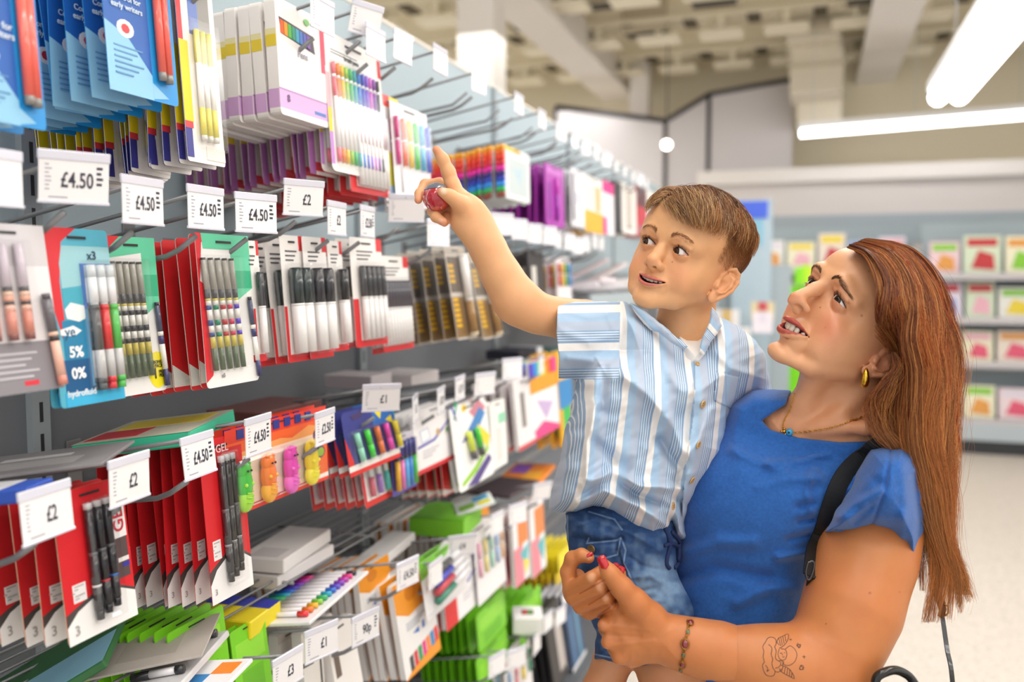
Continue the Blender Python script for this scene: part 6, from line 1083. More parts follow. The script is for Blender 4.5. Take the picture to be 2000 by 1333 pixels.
# upper row
stack(k_rose, -72, 92, 430, 785, 3, .02, 'white and grey pack of rose gold pens at far left', Xf=-.79, tilt=.13, group='rose gold pen packs')
stack(k_teal, 88, 215, 440, 802, 2, .010, 'red and teal pack of three rollerball pens, upper row', tilt=.1)
stack(k_green5(['33343a'] * 5, True), 208, 306, 458, 780, 3, .02, 'green and white five pen pack with yellow bonus sticker', Xf=-.83, group='five pen packs with bonus sticker')
stack(k_green5(('2a4a8c', '2a8a6a', 'b8323c', 'c83a5a', '5a3ac0')), 385, 488, 455, 765, 1, .02, 'red, green and white pack of five coloured pens, upper row')
stack(k_redback, 374, 470, 458, 764, 6, .0225, 'red edged five pen pack behind the green and white one', Xf=-.822, group='red edged five pen packs')
stack(k_sharp(1, '2a2b30', .45), 480, 506, 470, 712, 3, .035, 'narrow single black marker pack, upper row', Xf=-.80, group='single marker packs', cat='marker pack')
stack(k_sharp(2, '2f3a3c', .12, .011), 548, 592, 458, 712, 3, .03, 'twin black marker pack, left of a pair', Xf=-.80, group='twin marker packs', cat='marker pack')
stack(k_sharp(2, '34343a', .06, .011), 592, 637, 462, 706, 2, .03, 'twin black marker pack, right of a pair', Xf=-.795, cat='marker pack')
stack(k_sharp(1, '2a2a2c', .2, .010), 640, 668, 470, 690, 3, .03, 'slim marker pack behind the five marker pack', Xf=-.80, group='slim marker packs', cat='marker pack')
stack(k_sharp(5, '3a3a3e', .17, .0066), 683, 745, 462, 682, 3, .028, 'red and white pack of five black markers', group='five marker packs', cat='marker pack')
stack(k_sharp(10, '4a4750', .02, .0044), 738, 797, 500, 692, 2, .02, 'pack of ten slim black markers, upper row', Xf=-.82, cat='marker pack')
stack(k_brown, 868, 908, 478, 668, 8, .030, 'clear case with brown and yellow marker', Xf=-.80, group='clear cases of brown and yellow markers', cat='marker case', tilt=.16)
stack(k_brown, 914, 952, 492, 668, 2, .030, 'clear case with brown and white marker by the boy\'s forearm', Xf=-.80, cat='marker case', tilt=.2)
stack(k_plain('pen_pack', '3a3638', [(.2, .3, .5, .9, 'd8d4cc'), (.5, .8, .8, .95, 'e8a02a')], .006), 1030, 1060, 488, 592, 6, .03, 'black pen pack beyond the boy\'s forearm', group='black pen packs beyond the forearm')
stack(k_rain_pens('highlighter_pack', ('d83a3a', 'f2c81e', '3fa85a', '3a8ae0'), 'f0e8ec', body=.004), 1084, 1112, 500, 596, 3, .03, 'white pack with rainbow tips above the boy\'s sleeve', group='rainbow tipped packs', cat='highlighter pack')
# middle row
stack(k_gel('ddc9a4'), 108, 245, 965, 1275, 4, .033, 'red three gel pen pack on beige card, lower left', Xf=-.79, group='gel pen packs on beige card', cat='gel pen pack', tilt=.11)
stack(k_gel(None, False), 392, 474, 865, 1195, 9, .0225, 'red and white gel pen pack, middle row', Xf=-.80, group='red and white gel pen packs', cat='gel pen pack', tilt=.08)
stack(k_animals, 440, 638, 842, 1022, 5, .018, 'orange pack of four animal shaped highlighters', Xf=-.80, group='animal highlighter packs', cat='highlighter pack', tilt=.03)
stack(k_pattern, 668, 768, 808, 940, 3, .02, 'blue patterned pack of bright highlighters', Xf=-.80, group='blue patterned highlighter packs', cat='highlighter pack', tilt=.16)
stack(k_pastel2, 700, 772, 880, 1000, 6, .022, 'red edged pack of pastel highlighters', Xf=-.82, group='pastel highlighter packs', cat='highlighter pack', tilt=.16)
stack(k_multi, 762, 808, 855, 978, 3, .02, 'indigo pack of multicoloured markers', Xf=-.80, cat='marker pack', group='indigo marker packs', tilt=.06)
stack(k_whiteart, 806, 894, 808, 938, 4, .02, 'white art set with pencil drawing', Xf=-.80, cat='pencil set', group='white art sets', tilt=.08)
stack(k_redback, 860, 898, 880, 978, 6, .022, 'red pencil pack beneath the white art sets', Xf=-.815, group='red pencil packs', tilt=.10)
stack(k_round, 878, 948, 800, 972, 2, .02, 'round cornered pack with yellow and green highlighters', Xf=-.79, cat='highlighter pack', tilt=.14)
stack(k_plain('pen_box', 'f1efec', [(.5, .2, 1, .35, '9ad8b8'), (.3, .4, .7, .9, 'e6e4e0')], .012), 928, 954, 795, 925, 1, .02, 'white pen box with green tab, left of two', Xf=-.79, cat='pen box', tilt=.05)
stack(k_plain('pen_box', 'f3f1ee', [(.5, .2, 1, .35, '9ad8b8'), (.3, .4, .7, .9, 'e6e4e0')], .012), 957, 986, 790, 928, 1, .02, 'white pen box with green tab, right of two', Xf=-.78, cat='pen box', tilt=.05)
stack(k_plain('pen_box', 'efeaea', [(.3, .2, .55, .7, '8a8684'), (0, .94, 1, 1, 'd8525a')], .012, edge='c8a8b0'), 1002, 1036, 745, 888, 5, .028, 'grey and pink edged pen box, middle row', Xf=-.80, group='grey and pink edged pen boxes', cat='pen box', tilt=.1)
stack(k_plain('colouring_pack', 'f2f0f0', [(0, 0, 1, .2, '8a4ac8'), (0, .18, 1, .40, 'f2a02a'), ([(0, .9), (.4, .8), (1, .95), (1, 1), (0, 1)], 'e84a8a'), ([(.2, .5), (.8, .6), (.5, .8)], 'c8b0d8')] + [(i / 7, .0, (i + 1) / 7, .2, c) for i, c in enumerate(('5a3ac8', '3a8ae0', '3ac85a', 'f2e02a', 'f28a2a', 'e83a3a', 'd83a9a'))], .01), 1032, 1084, 712, 868, 3, .025, 'rainbow topped orange and white colouring pack', Xf=-.80, group='rainbow topped colouring packs', cat='colouring pack', tilt=.08)
stack(k_plain('colouring_pack', 'f2b42a', [(0, .3, 1, .6, '3a8ac8'), (.2, .6, .8, .9, '3ab85a')], .01), 1086, 1112, 690, 880, 3, .04, 'yellow and blue colouring pack beside the boy\'s shirt', Xf=-.80, group='yellow and blue colouring packs', cat='colouring pack', tilt=.08)
# lower row
stack(k_orange, 768, 838, 1148, 1345, 6, .0235, 'orange and white colouring pencil pack', Xf=-.80, group='orange and white colouring pencil packs', cat='pencil pack', tilt=.16)
stack(k_orange, 700, 760, 1120, 1260, 14, .019, 'orange topped pencil pack on the hook behind', Xf=-.845, group='orange topped packs behind', cat='pencil pack', tilt=.1)
stack(k_orange, 905, 955, 1012, 1170, 15, .019, 'orange topped pencil pack behind the pastel ones', Xf=-.84, group='orange topped packs behind the pastel ones', cat='pencil pack', tilt=.06)
stack(k_mark4, 820, 900, 1105, 1228, 2, .03, 'pack of four thick markers in black, blue, red and green', Xf=-.78, cat='marker pack', tilt=.16)
stack(k_redwhite, 862, 936, 1108, 1245, 3, .025, 'red and white pencil set, lower row', Xf=-.80, group='red and white pencil sets', cat='pencil set', tilt=.1)
stack(k_rain_pens('highlighter_pack', PAST), 925, 980, 1045, 1195, 3, .022, 'pastel striped highlighter pack with green edge', Xf=-.79, group='pastel striped packs', cat='highlighter pack', tilt=.08)
stack(k_plain('pencil_set', 'f2eef0', [(0, .5, .6, 1, 'e88a98'), (.3, .1, 1, .5, 'e88a4a'), ([(.4, .6), (1, .55), (.8, .9)], '5ab8c0'), ([(.6, .7), (1, .8), (.7, .95)], 'f2d83a')], .012, edge='b8707a'), 1000, 1028, 1005, 1160, 5, .026, 'pink and orange pencil set, left of two hooks', Xf=-.80, group='pink and orange pencil sets', cat='pencil set', tilt=.06)
stack(k_plain('pencil_set', 'f4f0f2', [(.0, .5, .6, 1, 'e88a98'), (.3, .1, 1, .5, 'e88a4a'), ([(.4, .6), (1, .55), (.8, .9)], '5ab8c0')], .012), 1034, 1060, 990, 1140, 3, .026, 'pink and orange pencil set, right of two hooks', Xf=-.80, group='pink and orange pencil sets at right', cat='pencil set', tilt=.06)
for (x0, x1, y0, y1, n, dx, d, tl) in ((330, 440, 1238, 1420, 9, .022, 'green card pack at the bottom left', .12), (452, 520, 1238, 1400, 7, .022, 'green card pack beside the white ones', .12), (930, 985, 1205, 1290, 9, .024, 'green card pack below the red pencil sets', .1), (1010, 1055, 1190, 1280, 7, .026, 'green card pack below the pastel packs', .1), (930, 990, 1290, 1400, 8, .024, 'green card pack at the bottom of the frame', .1)):
    stack(k_green, x0, x1, y0, y1, n, dx, d, Xf=-.84, group=d + 's', cat='card pack', tilt=tl)
stack(k_plain('pen_box', 'ece8e2', [(.82, .1, .92, 1, '2a2420'), (0, 0, 1, .1, 'd8d0c8')], .02, edge='8a6a4a'), 590, 628, 1240, 1440, 4, .05, 'white box with black edging at the bottom', Xf=-.83, group='white boxes with black edging', cat='box')
stack(k_plain('pen_box', 'efeae6', [(.1, .1, .3, .5, '6a5a50'), (0, .7, .3, .75, 'c8323a')], .02, edge='7a5a40'), 640, 690, 1230, 1440, 4, .045, 'cream box with brown edging at the bottom', Xf=-.83, group='cream boxes with brown edging', cat='box', tilt=.18)
stack(k_plain('pencil_pack', '2f4a6e', [(.0, 0, 1, .12, 'f0ecec'), (.2, .3, .35, .95, '3f78a8'), (.6, .3, .75, .95, '5a98b8'), (0, .95, 1, 1, 'eceaea')], .012, edge='e8e4e2'), 1098, 1124, 1165, 1325, 4, .03, 'navy pencil pack beside the woman\'s hand', Xf=-.80, group='navy pencil packs', cat='pencil pack', tilt=.16)
stack(k_plain('pencil_pack', '2c2a2c', [(.5, .2, .9, .9, 'b8b0ac')], .012), 1062, 1090, 1200, 1360, 3, .03, 'black and grey pack at the bottom beside the navy ones', Xf=-.80, group='black and grey packs', cat='pencil pack', tilt=.16)
stack(k_rain_pens('pencil_pack', ('8ab8e0', 'e88a98', 'f2d81e', '2a9a70'), body=.01), 985, 1035, 1310, 1420, 2, .03, 'blue, yellow and green striped pack at the bottom edge', Xf=-.79, cat='pencil pack')
# ---------------------------------------------------------------- things lying on the shelves
def lying(name, x, y, X, size, rz, col, lab, cat, regs=(), ry=0., rx=0., body=None, dz=0.):
    p = onX(x, y, X); t = empty(name, (p[0], p[1], p[2] + dz), (rx, ry, rz)); b = MB(); a, c_, h = [v / 2 for v in size]; b.bbox((-a, -c_, -h), (a, c_, h), cm(col, .45), min(.002, h * .4)); 
    for i, (u0, v0, u1, v1, cc) in enumerate(regs): b.box((-a + u0 * 2 * a, -c_ + v0 * 2 * c_, h), (-a + u1 * 2 * a, -c_ + v1 * 2 * c_, h + .0003 * (i + 1)), cm(cc, .45))
    b.build('box' if h > .006 else 'card', t)
    if body: body(t, a, c_, h)
    return tag(t, lab, cat)
def pens_on(cols, rad=.005, frac=.8, rot=0):
    def f(t, a, c_, h):
        n = len(cols)
        for i, c in enumerate(cols):
            b = MB(); y = (-.42 + .84 * i / max(1, n - 1)) * 2 * c_ * .95; b.tube([(-a * frac, y, h + rad), (-a * frac * .3, y, h + rad)], rad, cm(c, .25, .3), n=8); b.tube([(-a * frac * .3, y, h + rad), (a * frac * .7, y, h + rad)], rad * .9, cm('f2eff2', .25, .3), n=8); b.tube([(a * frac * .7, y, h + rad), (a * frac, y, h + rad)], rad, cm(c, .25, .3), n=8); b.build('pen', t)
    return f
lying('folded_pack', 312, 846, -.90, (.16, .20, .020), .35, '3cc49c', 'teal pack with grey backing lying on the crossbars', 'pack', [(.0, .0, 1, 1, 'c8c4b0'), (.1, .5, .9, .9, 'e8d03a'), (.05, .1, .5, .45, 'c8323a')], ry=-.12)
lying('backing_card', 62, 905, -.88, (.20, .14, .004), .5, '8c888a', 'grey shrink wrapped card lying at the left edge', 'card', [(.2, .2, .8, .5, 'a8a4a4'), (.3, .6, .7, .7, 'c8c6c6')], ry=-.1)
lying('pen_bag', 28, 962, -.80, (.06, .05, .016), .3, '2f55b8', 'blue and white pen bag at the left edge', 'pack', [(0, 0, .5, 1, 'e8e6ec')], ry=-.1)
lying('pen_carton', 560, 1098, -.93, (.09, .20, .026), .03, 'f2eeec', 'white carton with signature print, lower of the pair', 'carton', [(.55, .1, .9, .35, 'c8c4c4')], dz=-.004)
lying('pen_carton', 560, 1072, -.93, (.09, .20, .026), .12, 'f4f0ee', 'white carton with signature print, upper of the pair', 'carton', [(.2, .05, .8, .3, 'dcd6d6')], dz=.0)
lying('pen_carton', 735, 1090, -.90, (.06, .34, .022), .1, 'f6f3f2', 'long white carton lying across the wire shelf', 'carton')
lying('pen_bag', 592, 1168, -.86, (.15, .26, .006), .12, 'f0eef0', 'bag of twelve bright fibre pens lying on its side', 'pen bag', body=pens_on(('e8323a', 'f2782a', 'f2b82a', '8ac83a', '3ab86a', '2aa8c8', '2f6cd0', '5a4ac8', '8a3ac0', 'c83ab0', 'e83a8a', '33333a')), ry=-.12)
lying('pencil_box', 456, 1205, -.90, (.12, .10, .03), .1, 'f2dc1e', 'yellow and blue box under the gel pen packs', 'box', [(0, .6, 1, 1, '2f3ab0')])
lying('card_box', 872, 1015, -.86, (.14, .16, .045), .1, '7cc828', 'bright green box on the wire shelf', 'box', [(0, 0, 1, .1, '6ab81c')])
lying('pencil_box', 1030, 1212, -.80, (.09, .10, .05), .35, 'f3f0ee', 'small white box with crayon window', 'box', [(.3, .3, .7, .7, '5a2a1e'), (.35, .35, .5, .65, 'c8323a'), (.5, .35, .66, .65, '3a9a3a')])
lying('backing_card', 270, 1268, -.88, (.20, .15, .003), .5, 'b8b0a8', 'grey backing card with hang slot lying face down', 'card', [(.15, .4, .3, .6, '6a6460'), (.4, .2, .8, .8, 'a8a098')], ry=-.15)
lying('marker_bag', 330, 1312, -.82, (.09, .22, .010), .3, 'd8d6d8', 'bag of black markers lying at the bottom', 'marker bag', body=pens_on(('1f1f22', '2a2a2e', '1f1f22', '3a3a3e'), .006), ry=-.2)
lying('sticker_pack', 390, 1330, -.78, (.10, .12, .006), .2, 'f0eef0', 'white and blue pack with orange corner at the bottom', 'pack', [(0, 0, .6, .6, '3a8ac8'), (.6, .6, .9, .9, 'f28a2a')], ry=-.1)
lying('notebook', 95, 1318, -.95, (.2, .2, .012), .6, '2f6a3a', 'dark green notebook at the bottom left corner', 'notebook', [(.0, .0, 1, .5, '8ac0d8')], ry=-.5)
lying('craft_pack', 1030, 925, -.88, (.14, .26, .012), .1, 'f28a1e', 'orange and purple pack lying beside the boy\'s shirt', 'pack', [(.1, .4, .5, .9, '8a4ac8'), (.5, .1, .9, .5, 'f2b02a')])
lying('craft_pack', 985, 952, -.88, (.14, .22, .010), -.1, '4a3a40', 'dark pack lying under the orange and purple one', 'pack')
lying('pen_bag', 925, 985, -.80, (.10, .10, .008), .5, 'e8eeea', 'clear bag with green and blue pieces', 'pack', [(.1, .1, .5, .5, '8ac83a'), (.5, .5, .9, .9, '5ab0e0'), (.6, .1, .9, .4, 'e8e02a')], ry=-.3)
for i, (x, y, rz, col, sz) in enumerate(((1120, 560, .2, 'efe4e8', (.2, .16, .03)), (1150, 552, -.3, 'e8d8dc', (.2, .13, .02)), (1172, 560, .3, 'f2ecee', (.2, .18, .03)), (1205, 556, .1, 'f4f1f2', (.2, .22, .05)), (1140, 530, .5, 'e0ccd0', (.22, .1, .012)), (1180, 535, .7, 'ecdcdc', (.22, .1, .012)))):
    lying('paper_pad', x, y, -.92, sz, rz, col, 'pale pink paper pad on the grey shelf tray, %s from the left' % ['first', 'second', 'third', 'fourth', 'fifth', 'sixth'][i], 'paper pad', ry=-.1 if i < 4 else -.45)
for i, (x, y, w_, col, nm) in enumerate(((520, 805, .2, '7a4a44', 'brown'), (700, 742, .10, 'c8c0c4', 'pale grey'), (790, 738, .16, 'e4dcdc', 'white'), (1000, 690, .2, '2a2c3a', 'black'), (1022, 686, .08, 'e8ecf0', 'white and blue'), (1060, 688, .14, '3a7a80', 'teal'))):
    lying('boxed_stock', x, y, -.98, (.12, w_, .03), 0, col, nm + ' box at the back of the wire shelf, above the middle row', 'box')
for i, (x0, x1, y0, y1, n, col, nm) in enumerate(((1090, 1130, 1085, 1105, 10, 'f2e02a', 'yellow'), (1085, 1125, 1125, 1150, 10, 'e8c82a', 'deep yellow'), (1090, 1130, 1160, 1200, 8, 'd8282e', 'red'))):
    stack(k_plain('card_pack', col, (), .003), x0, x1, y0, y1 + 30, n, .026, nm + ' card pack low beside the woman\'s hand', Xf=-.86, group=nm + ' card packs', cat='card pack')
# ---------------------------------------------------------------- the shop around
def st(o, k='structure'): o['kind'] = k; return o
def noise_mat(name, c1, c2, scale, rough=.5, spec=.4, c3=None):
    m = bpy.data.materials.new(name); m.use_nodes = True; nt = m.node_tree; b = nt.nodes['Principled BSDF']; b.inputs['Roughness'].default_value = rough; b.inputs['Specular IOR Level'].default_value = spec
    tc = nt.nodes.new('ShaderNodeTexCoord'); n = nt.nodes.new('ShaderNodeTexVoronoi'); n.inputs['Scale'].default_value = scale; nt.links.new(tc.outputs['Object'], n.inputs['Vector']); cr = nt.nodes.new('ShaderNodeValToRGB'); cr.color_ramp.elements[0].color = srgb(c1); cr.color_ramp.elements[1].color = srgb(c2); cr.color_ramp.elements[0].position = .15; cr.color_ramp.elements[1].position = .55
    nt.links.new(n.outputs['Color'], cr.inputs[0]); nt.links.new(cr.outputs[0], b.inputs['Base Color']); return m
b = MB(); b.box((-7, -3, -.05), (9, 16, 0), noise_mat('terrazzo', 'c0b7ad', 'd4cbc1', 90, .4)); st(b.build('floor'))
wl = cm('e4dac0', .8); YW = 10.9
b = MB(); b.box((-7, YW, 0), (9, YW + .1, 4.6), wl); st(b.build('wall_far'))
ce = mat('ceiling_paint', 'efe4c8', rough=.85, noise=(.8, .08)); b = MB(); b.box((-7, -3, 4.35), (9, 16, 4.45), ce); st(b.build('ceiling'))
bm = cm('eee8e2', .7); bw = cm('f6eed8', .7)
n = 0
for y in (3.6, 4.9, 6.2, 7.5, 8.8, 10.1):       # secondary beams across, with haunch plates; dark strips painted for shaded gaps between them
    b = MB(); b.box((-6, y - .10, 4.05), (8, y + .10, 4.35), bw); b.box((-6, y - .16, 4.02), (8, y + .16, 4.06), bw)
    for k in range(24):
        x = -5.7 + k * .6; b.box((x - .20, y - .14, 3.86), (x + .20, y + .14, 3.90), bw); b.box((x - .03, y - .1, 3.9), (x + .03, y + .1, 4.05), bw); b.box((x + .24, y - .13, 4.0), (x + .36, y + .13, 4.018), cm('6a6252', .9)); b.tube([(x - .16, y, 4.05), (x - .10, y, 4.0), (x + .10, y, 4.0), (x + .16, y, 4.05)], .03, bw, n=6)
    n += 1; st(b.build('trim_%d' % n))
for x in (-2.35, .6, 3.6):                 # main girders along the aisle
    b = MB(); b.box((x - .15, -2, 3.78), (x + .15, 10.9, 4.1), bm); b.box((x - .2, -2, 3.74), (x + .2, 10.9, 3.79), bm); n += 1; st(b.build('trim_%d' % n))
for x, y, w_ in ((-2.5, 6.5, .15), (P3(1250, 300, 10.2)[0], P3(1250, 300, 10.2)[1], .11)):
    b = MB(); b.bbox((x - w_, y - w_, 0), (x + w_, y + w_, 4.1), bm, .01); n += 1; st(b.build('trim_%d' % n)); 
# soffit above the far displays, slats of the deck
b = MB(); b.box((-1.25, 9.85, 2.55), (9, 10.89, 2.70), cm('ece6e2', .8)); b.box((-1.2, 9.95, 0), (9, 10.88, 2.55), cm('ddd6d3', .8)); n += 1; st(b.build('trim_%d' % n))
for i, (x, y) in enumerate(((1262, 66), (1235, 0), (1160, 12), (1395, 5), (1700, 0), (1040, 52))):
    p = onZ(x, y, 3.95); b = MB(); b.box((p[0] - .22, p[1] - .12, 3.94), (p[0] + .22, p[1] + .12, 4.34), cm('c9bfa8', .8)); b.box((p[0] - .19, p[1] - .09, 3.935), (p[0] + .19, p[1] + .09, 3.94), cm('4a463e', .8)); tag(b.build('ceiling_vent'), 'dark ceiling vent between the beams above the shop', 'vent', 'ceiling vents')
# acoustic partition panels hung from black frames
dkf = cm('3a3a40', .5)
def hung_panel(pa, pb, z0a, z0b, z1, lab):
    t = empty('hanging_panel', (pa[0], pa[1], z1)); A, B = A_(pa), A_(pb); o = lambda p, z: (p[0] - pa[0], p[1] - pa[1], z - z1); b = MB(); th = .03
    V = [o(A, z1), o(B, z1), o(B, z0b), o(A, z0a)]; V2 = [(v[0], v[1] + th, v[2]) for v in V]; b.add(V + V2, [(0, 1, 2, 3), (7, 6, 5, 4), (0, 4, 5, 1), (1, 5, 6, 2), (2, 6, 7, 3), (3, 7, 4, 0)], cm('d9d4d6', .8)); b.build('panel', t)
    b = MB(); b.tube([o(A, z0a + .02), o(B, z0b + .02)], .03, dkf, n=6); b.tube([o(A, z1), o(A, z0a)], .025, dkf, n=6); b.build('frame', t); return tag(t, lab, 'panel')
d1 = P3(1300, 240, 9.6); d2 = P3(1385, 188, 9.6); d3 = P3(1550, 158, 9.6); d0 = P3(1230, 225, 9.8); d00 = P3(1085, 212, 9.8)
hung_panel(d1, d2, d1[2], d2[2], .6, 'pale partition panel with black frame, left part'); hung_panel(d2, d3, d2[2], d3[2], .6, 'pale partition panel with black frame, right part'); hung_panel(d00, d1, d00[2], d1[2], .6, 'grey partition panel behind the shelf end')
# lights
tube_m = mat('tube_glow', 'ffffff', emit='ffffff', estr=7.); fix = cm('f0f0f2', .4)
def strip_light(A, B, w_, lab, drop=True):
    A = A_(A); B = A_(B); t = empty('strip_light', tuple(A)); d = B - A; L = np.linalg.norm(d); u = d / L; s_ = np.cross(u, Z0); s_ /= np.linalg.norm(s_); b = MB()
    def bx(a0, a1, w0, w1, z0, z1, m): b.add([u * a + s_ * c + Z0 * z for z in (z0, z1) for c in (w0, w1) for a in (a0, a1)], [(0, 2, 3, 1), (4, 5, 7, 6), (0, 1, 5, 4), (2, 6, 7, 3), (0, 4, 6, 2), (1, 3, 7, 5)], m)
    bx(0, L, -w_ / 2, w_ / 2, .04, .10, fix); b.build('housing', t); b = MB()
    for c in ((-.25, .25) if w_ > .15 else (0,)): b.tube([u * .02 + s_ * c * w_, u * (L - .02) + s_ * c * w_], w_ * (.22 if w_ > .15 else .36), tube_m, n=10)
    b.build('lamp', t)
    if drop:
        for f in (.06, .5, .94): b = MB(); b.tube([u * L * f + Z0 * .1, u * L * f + Z0 * (4.34 - A[2])], .004, cm('c8c8c8'), n=5); b.build('suspension_wire', t)
    return tag(t, lab, 'light', 'suspended strip lights')
a = P3(1852, 190, 5.4); strip_light(a, (a[0] + .02, a[1] - 3.6, a[2]), .24, 'broad bright strip light running along the aisle at upper right')
a = P3(1560, 262, 8.4); b_ = P3(2020, 224, 8.1); strip_light(a, b_, .09, 'long thin strip light across the shop at right')
for i, (x, y, z) in enumerate(((-.2, .9, 3.5), (-.2, 3.4, 3.5), (2.6, .6, 3.5), (-3.6, 2.6, 3.5), (2.6, 3.2, 3.5), (-.2, -1.4, 3.5))): strip_light((x, y - .9, z), (x, y + .9, z), .2, 'strip light above the aisle, out of the picture, %s' % ORD[i], True)
t = empty('pendant_bulb', tuple(P3(1302, 283, 9.0))); b = MB(); b.ball((0, 0, 0), .045, mat('bulb_glow', 'fff4e0', emit='fff0d8', estr=12.)); b.build('bulb', t); b = MB(); b.tube([(0, 0, .04), (0, 0, 1.4)], .006, dkf, n=5); b.build('flex', t); tag(t, 'small bright pendant bulb beside the black panel frame', 'light')
# ducts
for i, (x, y, d, s_) in enumerate(((1590, 60, 8.6, (.5, .5, .3)), (1595, 140, 8.9, (.5, .6, .55)), (1600, 200, 9.3, (.45, .5, .5)))):
    p = P3(x, y, d); b = MB(); b.bbox(p - A_(s_) / 2, p + A_(s_) / 2, cm('e2d9c6', .7), .02); b.box(p + A_([-s_[0] / 2 - .02, -s_[1] / 2 - .02, -.02]), p + A_([s_[0] / 2 + .02, s_[1] / 2 + .02, .02]), cm('cfc4ae', .7)); tag(b.build('air_duct'), 'pale square air duct box under the ceiling, %s from the top' % ['first', 'second', 'third'][i], 'duct', 'ceiling ducts')
# far displays
r = np.random.default_rng(77); MAGC = [('f0e8ee', 'white'), ('f4e0e6', 'pink'), ('e8e0f0', 'lilac'), ('f4f0d4', 'pale yellow'), ('dcead0', 'pale green'), ('f0d0d8', 'rose'), ('b8c8e8', 'blue'), ('f2f2ec', 'ivory'), ('f2e4d8', 'peach'), ('f4f0f0', 'pearl'), ('8a80b8', 'violet'), ('f0e8dc', 'cream')]; ACC = ['e8a04a', '8ad03a', 'e85a7a', 'f2d83a', '5a8ad8', 'c8323a', '5a4a8c', 'f2b8c8', 'e8e0f0']
def display(x0, x1, Y, zs, nm, w_=.27, h_=.33, seed=0, dep=.35, back='aab8c0', head=2.3):
    t = empty('display_stand', ((x0 + x1) / 2, Y, 0)); ox = (x0 + x1) / 2; b = MB(); b.box((x0 - ox, .0, 0), (x1 - ox, .03, head), cm(back, .6)); b.build('back_panel', t); b = MB(); b.box((x0 - ox, -dep, 0), (x1 - ox, 0, .12), cm('303338')); b.box((x0 - ox, -dep - .02, .12), (x1 - ox, 0, .26), cm('b8c4cc')); b.build('base', t)
    for z in zs: b = MB(); b.box((x0 - ox, -dep, z - .02), (x1 - ox, 0, z), cm('5a5258')); b.box((x0 - ox, -dep - .01, z - .05), (x1 - ox, -dep, z + .01), cm('c8c4c8')); b.build('shelf', t)
    tag(t, nm + ' display stand of magazines and books by the far wall', 'display stand'); r = np.random.default_rng(seed); M = {}
    for zi, z in enumerate(zs):
        x = x0 + .04; k = 0
        while x + w_ * .8 < x1:
            ci = int(r.integers(0, len(MAGC))); col, cn = MAGC[ci]; w2 = w_ * r.uniform(.8, 1.1); h2 = h_ * r.uniform(.75, 1.05); c2 = ACC[int(r.integers(0, len(ACC)))]; c3 = ACC[int(r.integers(0, len(ACC)))]; b = MB(); b.box((-w2 / 2, -.006, 0), (w2 / 2, .006, h2), cm(col)); b.box((-w2 * .4, -.008, h2 * .72), (w2 * .4, -.006, h2 * .92), cm(c2)); b.prism([(-w2 * .3, h2 * .15), (w2 * .35, h2 * .1), (w2 * .3, h2 * .5), (-w2 * .1, h2 * .62)], -.0078, -.006, cm(c3), lambda u, v, y: (u, y, v)); o = b.build('magazine')
            o.location = (x + w2 / 2, Y - dep * .75 + .02 * r.random(), z + .001); o.rotation_euler = (-.16, 0, 0)
            k += 1; tag(o, '%s magazine, %s along %s shelf of the %s stand' % (cn, ORD[k - 1] if k > 1 else 'first', ['lowest', 'second', 'third', 'fourth', 'fifth', 'sixth'][zi], nm), 'magazine', 'magazines on the ' + nm + ' stand'); x += w2 + .03
YS = 8.75
display(.92, 2.9, YS + .0, (.30, .80, 1.18, 1.56), 'right hand', seed=5, head=2.02)
display(-.55, .88, YS + .35, (.35, .8, 1.2, 1.62), 'middle', seed=8, head=2.02)
display(2.95, 4.2, YS - .1, (.30, .80, 1.18, 1.56), 'far right', seed=12, head=2.02)
# green stand and blue poster between the people
p = P3(1542, 660, 6.6); b = MB(); b.bbox((p[0] - .16, p[1] - .04, 0), (p[0] + .11, p[1] + .04, 1.47), cm('7fdc12', .5), .01); tag(b.build('green_stand'), 'bright green stand board between the two heads', 'stand')
for i in range(5): q = P3(1560 + 14 * i, 545, 6.5); b = MB(); b.box((q[0] - .03, q[1] - .02, 1.475), (q[0] + .03, q[1] + .02, 1.475 + .13 + .02 * (i % 2)), cm(('8ae01e', 'b8e82a', 'e8e02a', 'f2e23a', 'd8e83a')[i])); tag(b.build('booklet'), 'green and yellow booklet on the green stand, %s from the left' % (['first'] + ORD[1:])[i], 'booklet', 'booklets on the green stand')
t = empty('poster_stand', (0, 0, 0)); q0 = P3(1432, 392, 6.2); q1 = P3(1506, 560, 6.2); b = MB(); b.box((q0[0], q0[1] - .01, 0), (q1[0], q0[1] + .02, q0[2]), cm('b4c8d4')); b.build('board', t); b = MB(); b.box((q0[0], q0[1] - .02, q0[2] - .13), (q1[0] - .03, q0[1] - .01, q0[2] - .01), cm('4a6ae0')); b.box((q0[0] + .03, q0[1] - .02, q0[2] - .32), (q1[0] - .06, q0[1] - .01, q0[2] - .14), cm('8ac0d8')); b.build('poster', t); tag(t, 'pale blue board with a blue poster behind the boy\'s head', 'poster stand')
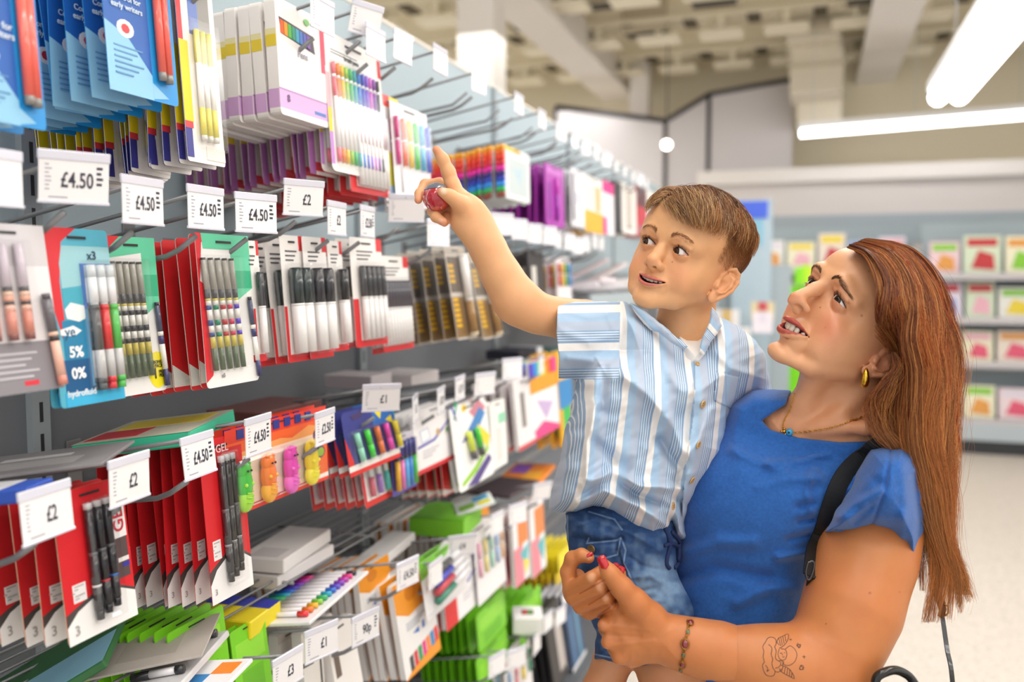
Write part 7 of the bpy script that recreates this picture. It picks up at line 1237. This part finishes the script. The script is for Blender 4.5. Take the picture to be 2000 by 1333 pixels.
for i, (x, y, w_, h_, c, c2, nm) in enumerate(((1490, 590, .15, .12, 'e0d0a8', 'c8505a', 'red and cream pack'), (1490, 610, .13, .14, 'f0e8f0', 'e4dce8', 'white card pack'), (1420, 605, .16, .22, 'f0ecec', 'd8b878', 'white bag with gold ribbon'), (1450, 640, .1, .2, 'f2efee', 'e8e4e0', 'plain white box'))):
    q = P3(x, y, 5.9); b = MB(); b.box((q[0] - w_ / 2, q[1] - .02, q[2] - h_), (q[0] + w_ / 2, q[1] + .02, q[2]), cm(c)); b.box((q[0] - w_ * .2, q[1] - .022, q[2] - h_ * .5), (q[0] + w_ * .2, q[1] - .02, q[2]), cm(c2)); b.tube([(q[0], q[1] + .02, q[2] - h_ * .2), (q[0], q[1] + .32, q[2] - h_ * .2)], .006, steel, n=5); tag(b.build('gift_pack'), nm + ' hanging between the boy and the woman', 'pack')
b = MB(); q = P3(1478, 600, 6.1); b.box((q[0] - .3, q[1] + .2, 0), (q[0] + .22, q[1] + .24, 1.62), cm('a8b4ba')); tag(b.build('display_board'), 'grey display board behind the hanging gift packs', 'board')
b = MB(); b.box((-.5, 9.93, 1.9), (9, 9.95, 2.2), cm('a9b4bb', .7)); tag(b.build('wall_panel'), 'blue grey panel band on the far wall', 'panel')
# a second aisle's shelf end near the bottom right corner wire
w = bpy.data.worlds.new('world'); bpy.context.scene.world = w; w.use_nodes = True; bg = w.node_tree.nodes['Background']; bg.inputs[0].default_value = (1, .98, .96, 1); bg.inputs[1].default_value = .8
def area(loc, size, en, rot=(0, 0, 0), col=(1, .98, .95), sy=None):
    l = bpy.data.lights.new('ceiling_light', 'AREA'); l.energy = en; l.shape = 'RECTANGLE'; l.size = size; l.size_y = sy or size; l.color = col; o = bpy.data.objects.new('ceiling_light', l); COL.objects.link(o); o.location = loc; o.rotation_euler = rot; return o
area((.5, .9, 3.7), 1.2, 26, sy=4.5); area((1.9, 1.0, 3.4), .5, 42, sy=5); area((0, 5.5, 3.4), 1.5, 38, sy=5); area((3.5, 7, 3.4), 2, 34, sy=5); area((-3, 8, 3.4), 2, 60, sy=5)
bpy.context.scene.view_settings.exposure = .42
cam = bpy.data.cameras.new('camera'); co = bpy.data.objects.new('camera', cam); COL.objects.link(co); bpy.context.scene.camera = co
cam.sensor_width = 36; cam.lens = F * 36 / 2000; cam.clip_start = .05
co.matrix_world = Matrix(((RT[0], UP[0], -FW[0], 0), (RT[1], UP[1], -FW[1], 0), (RT[2], UP[2], -FW[2], CH), (0, 0, 0, 1)))
cam.dof.use_dof = True; cam.dof.focus_distance = 1.21; cam.dof.aperture_fstop = 2.35
vs = bpy.context.scene.view_settings; vs.view_transform = 'Standard'; vs.look = 'None'; vs.gamma = 1; vs.use_curve_mapping = False
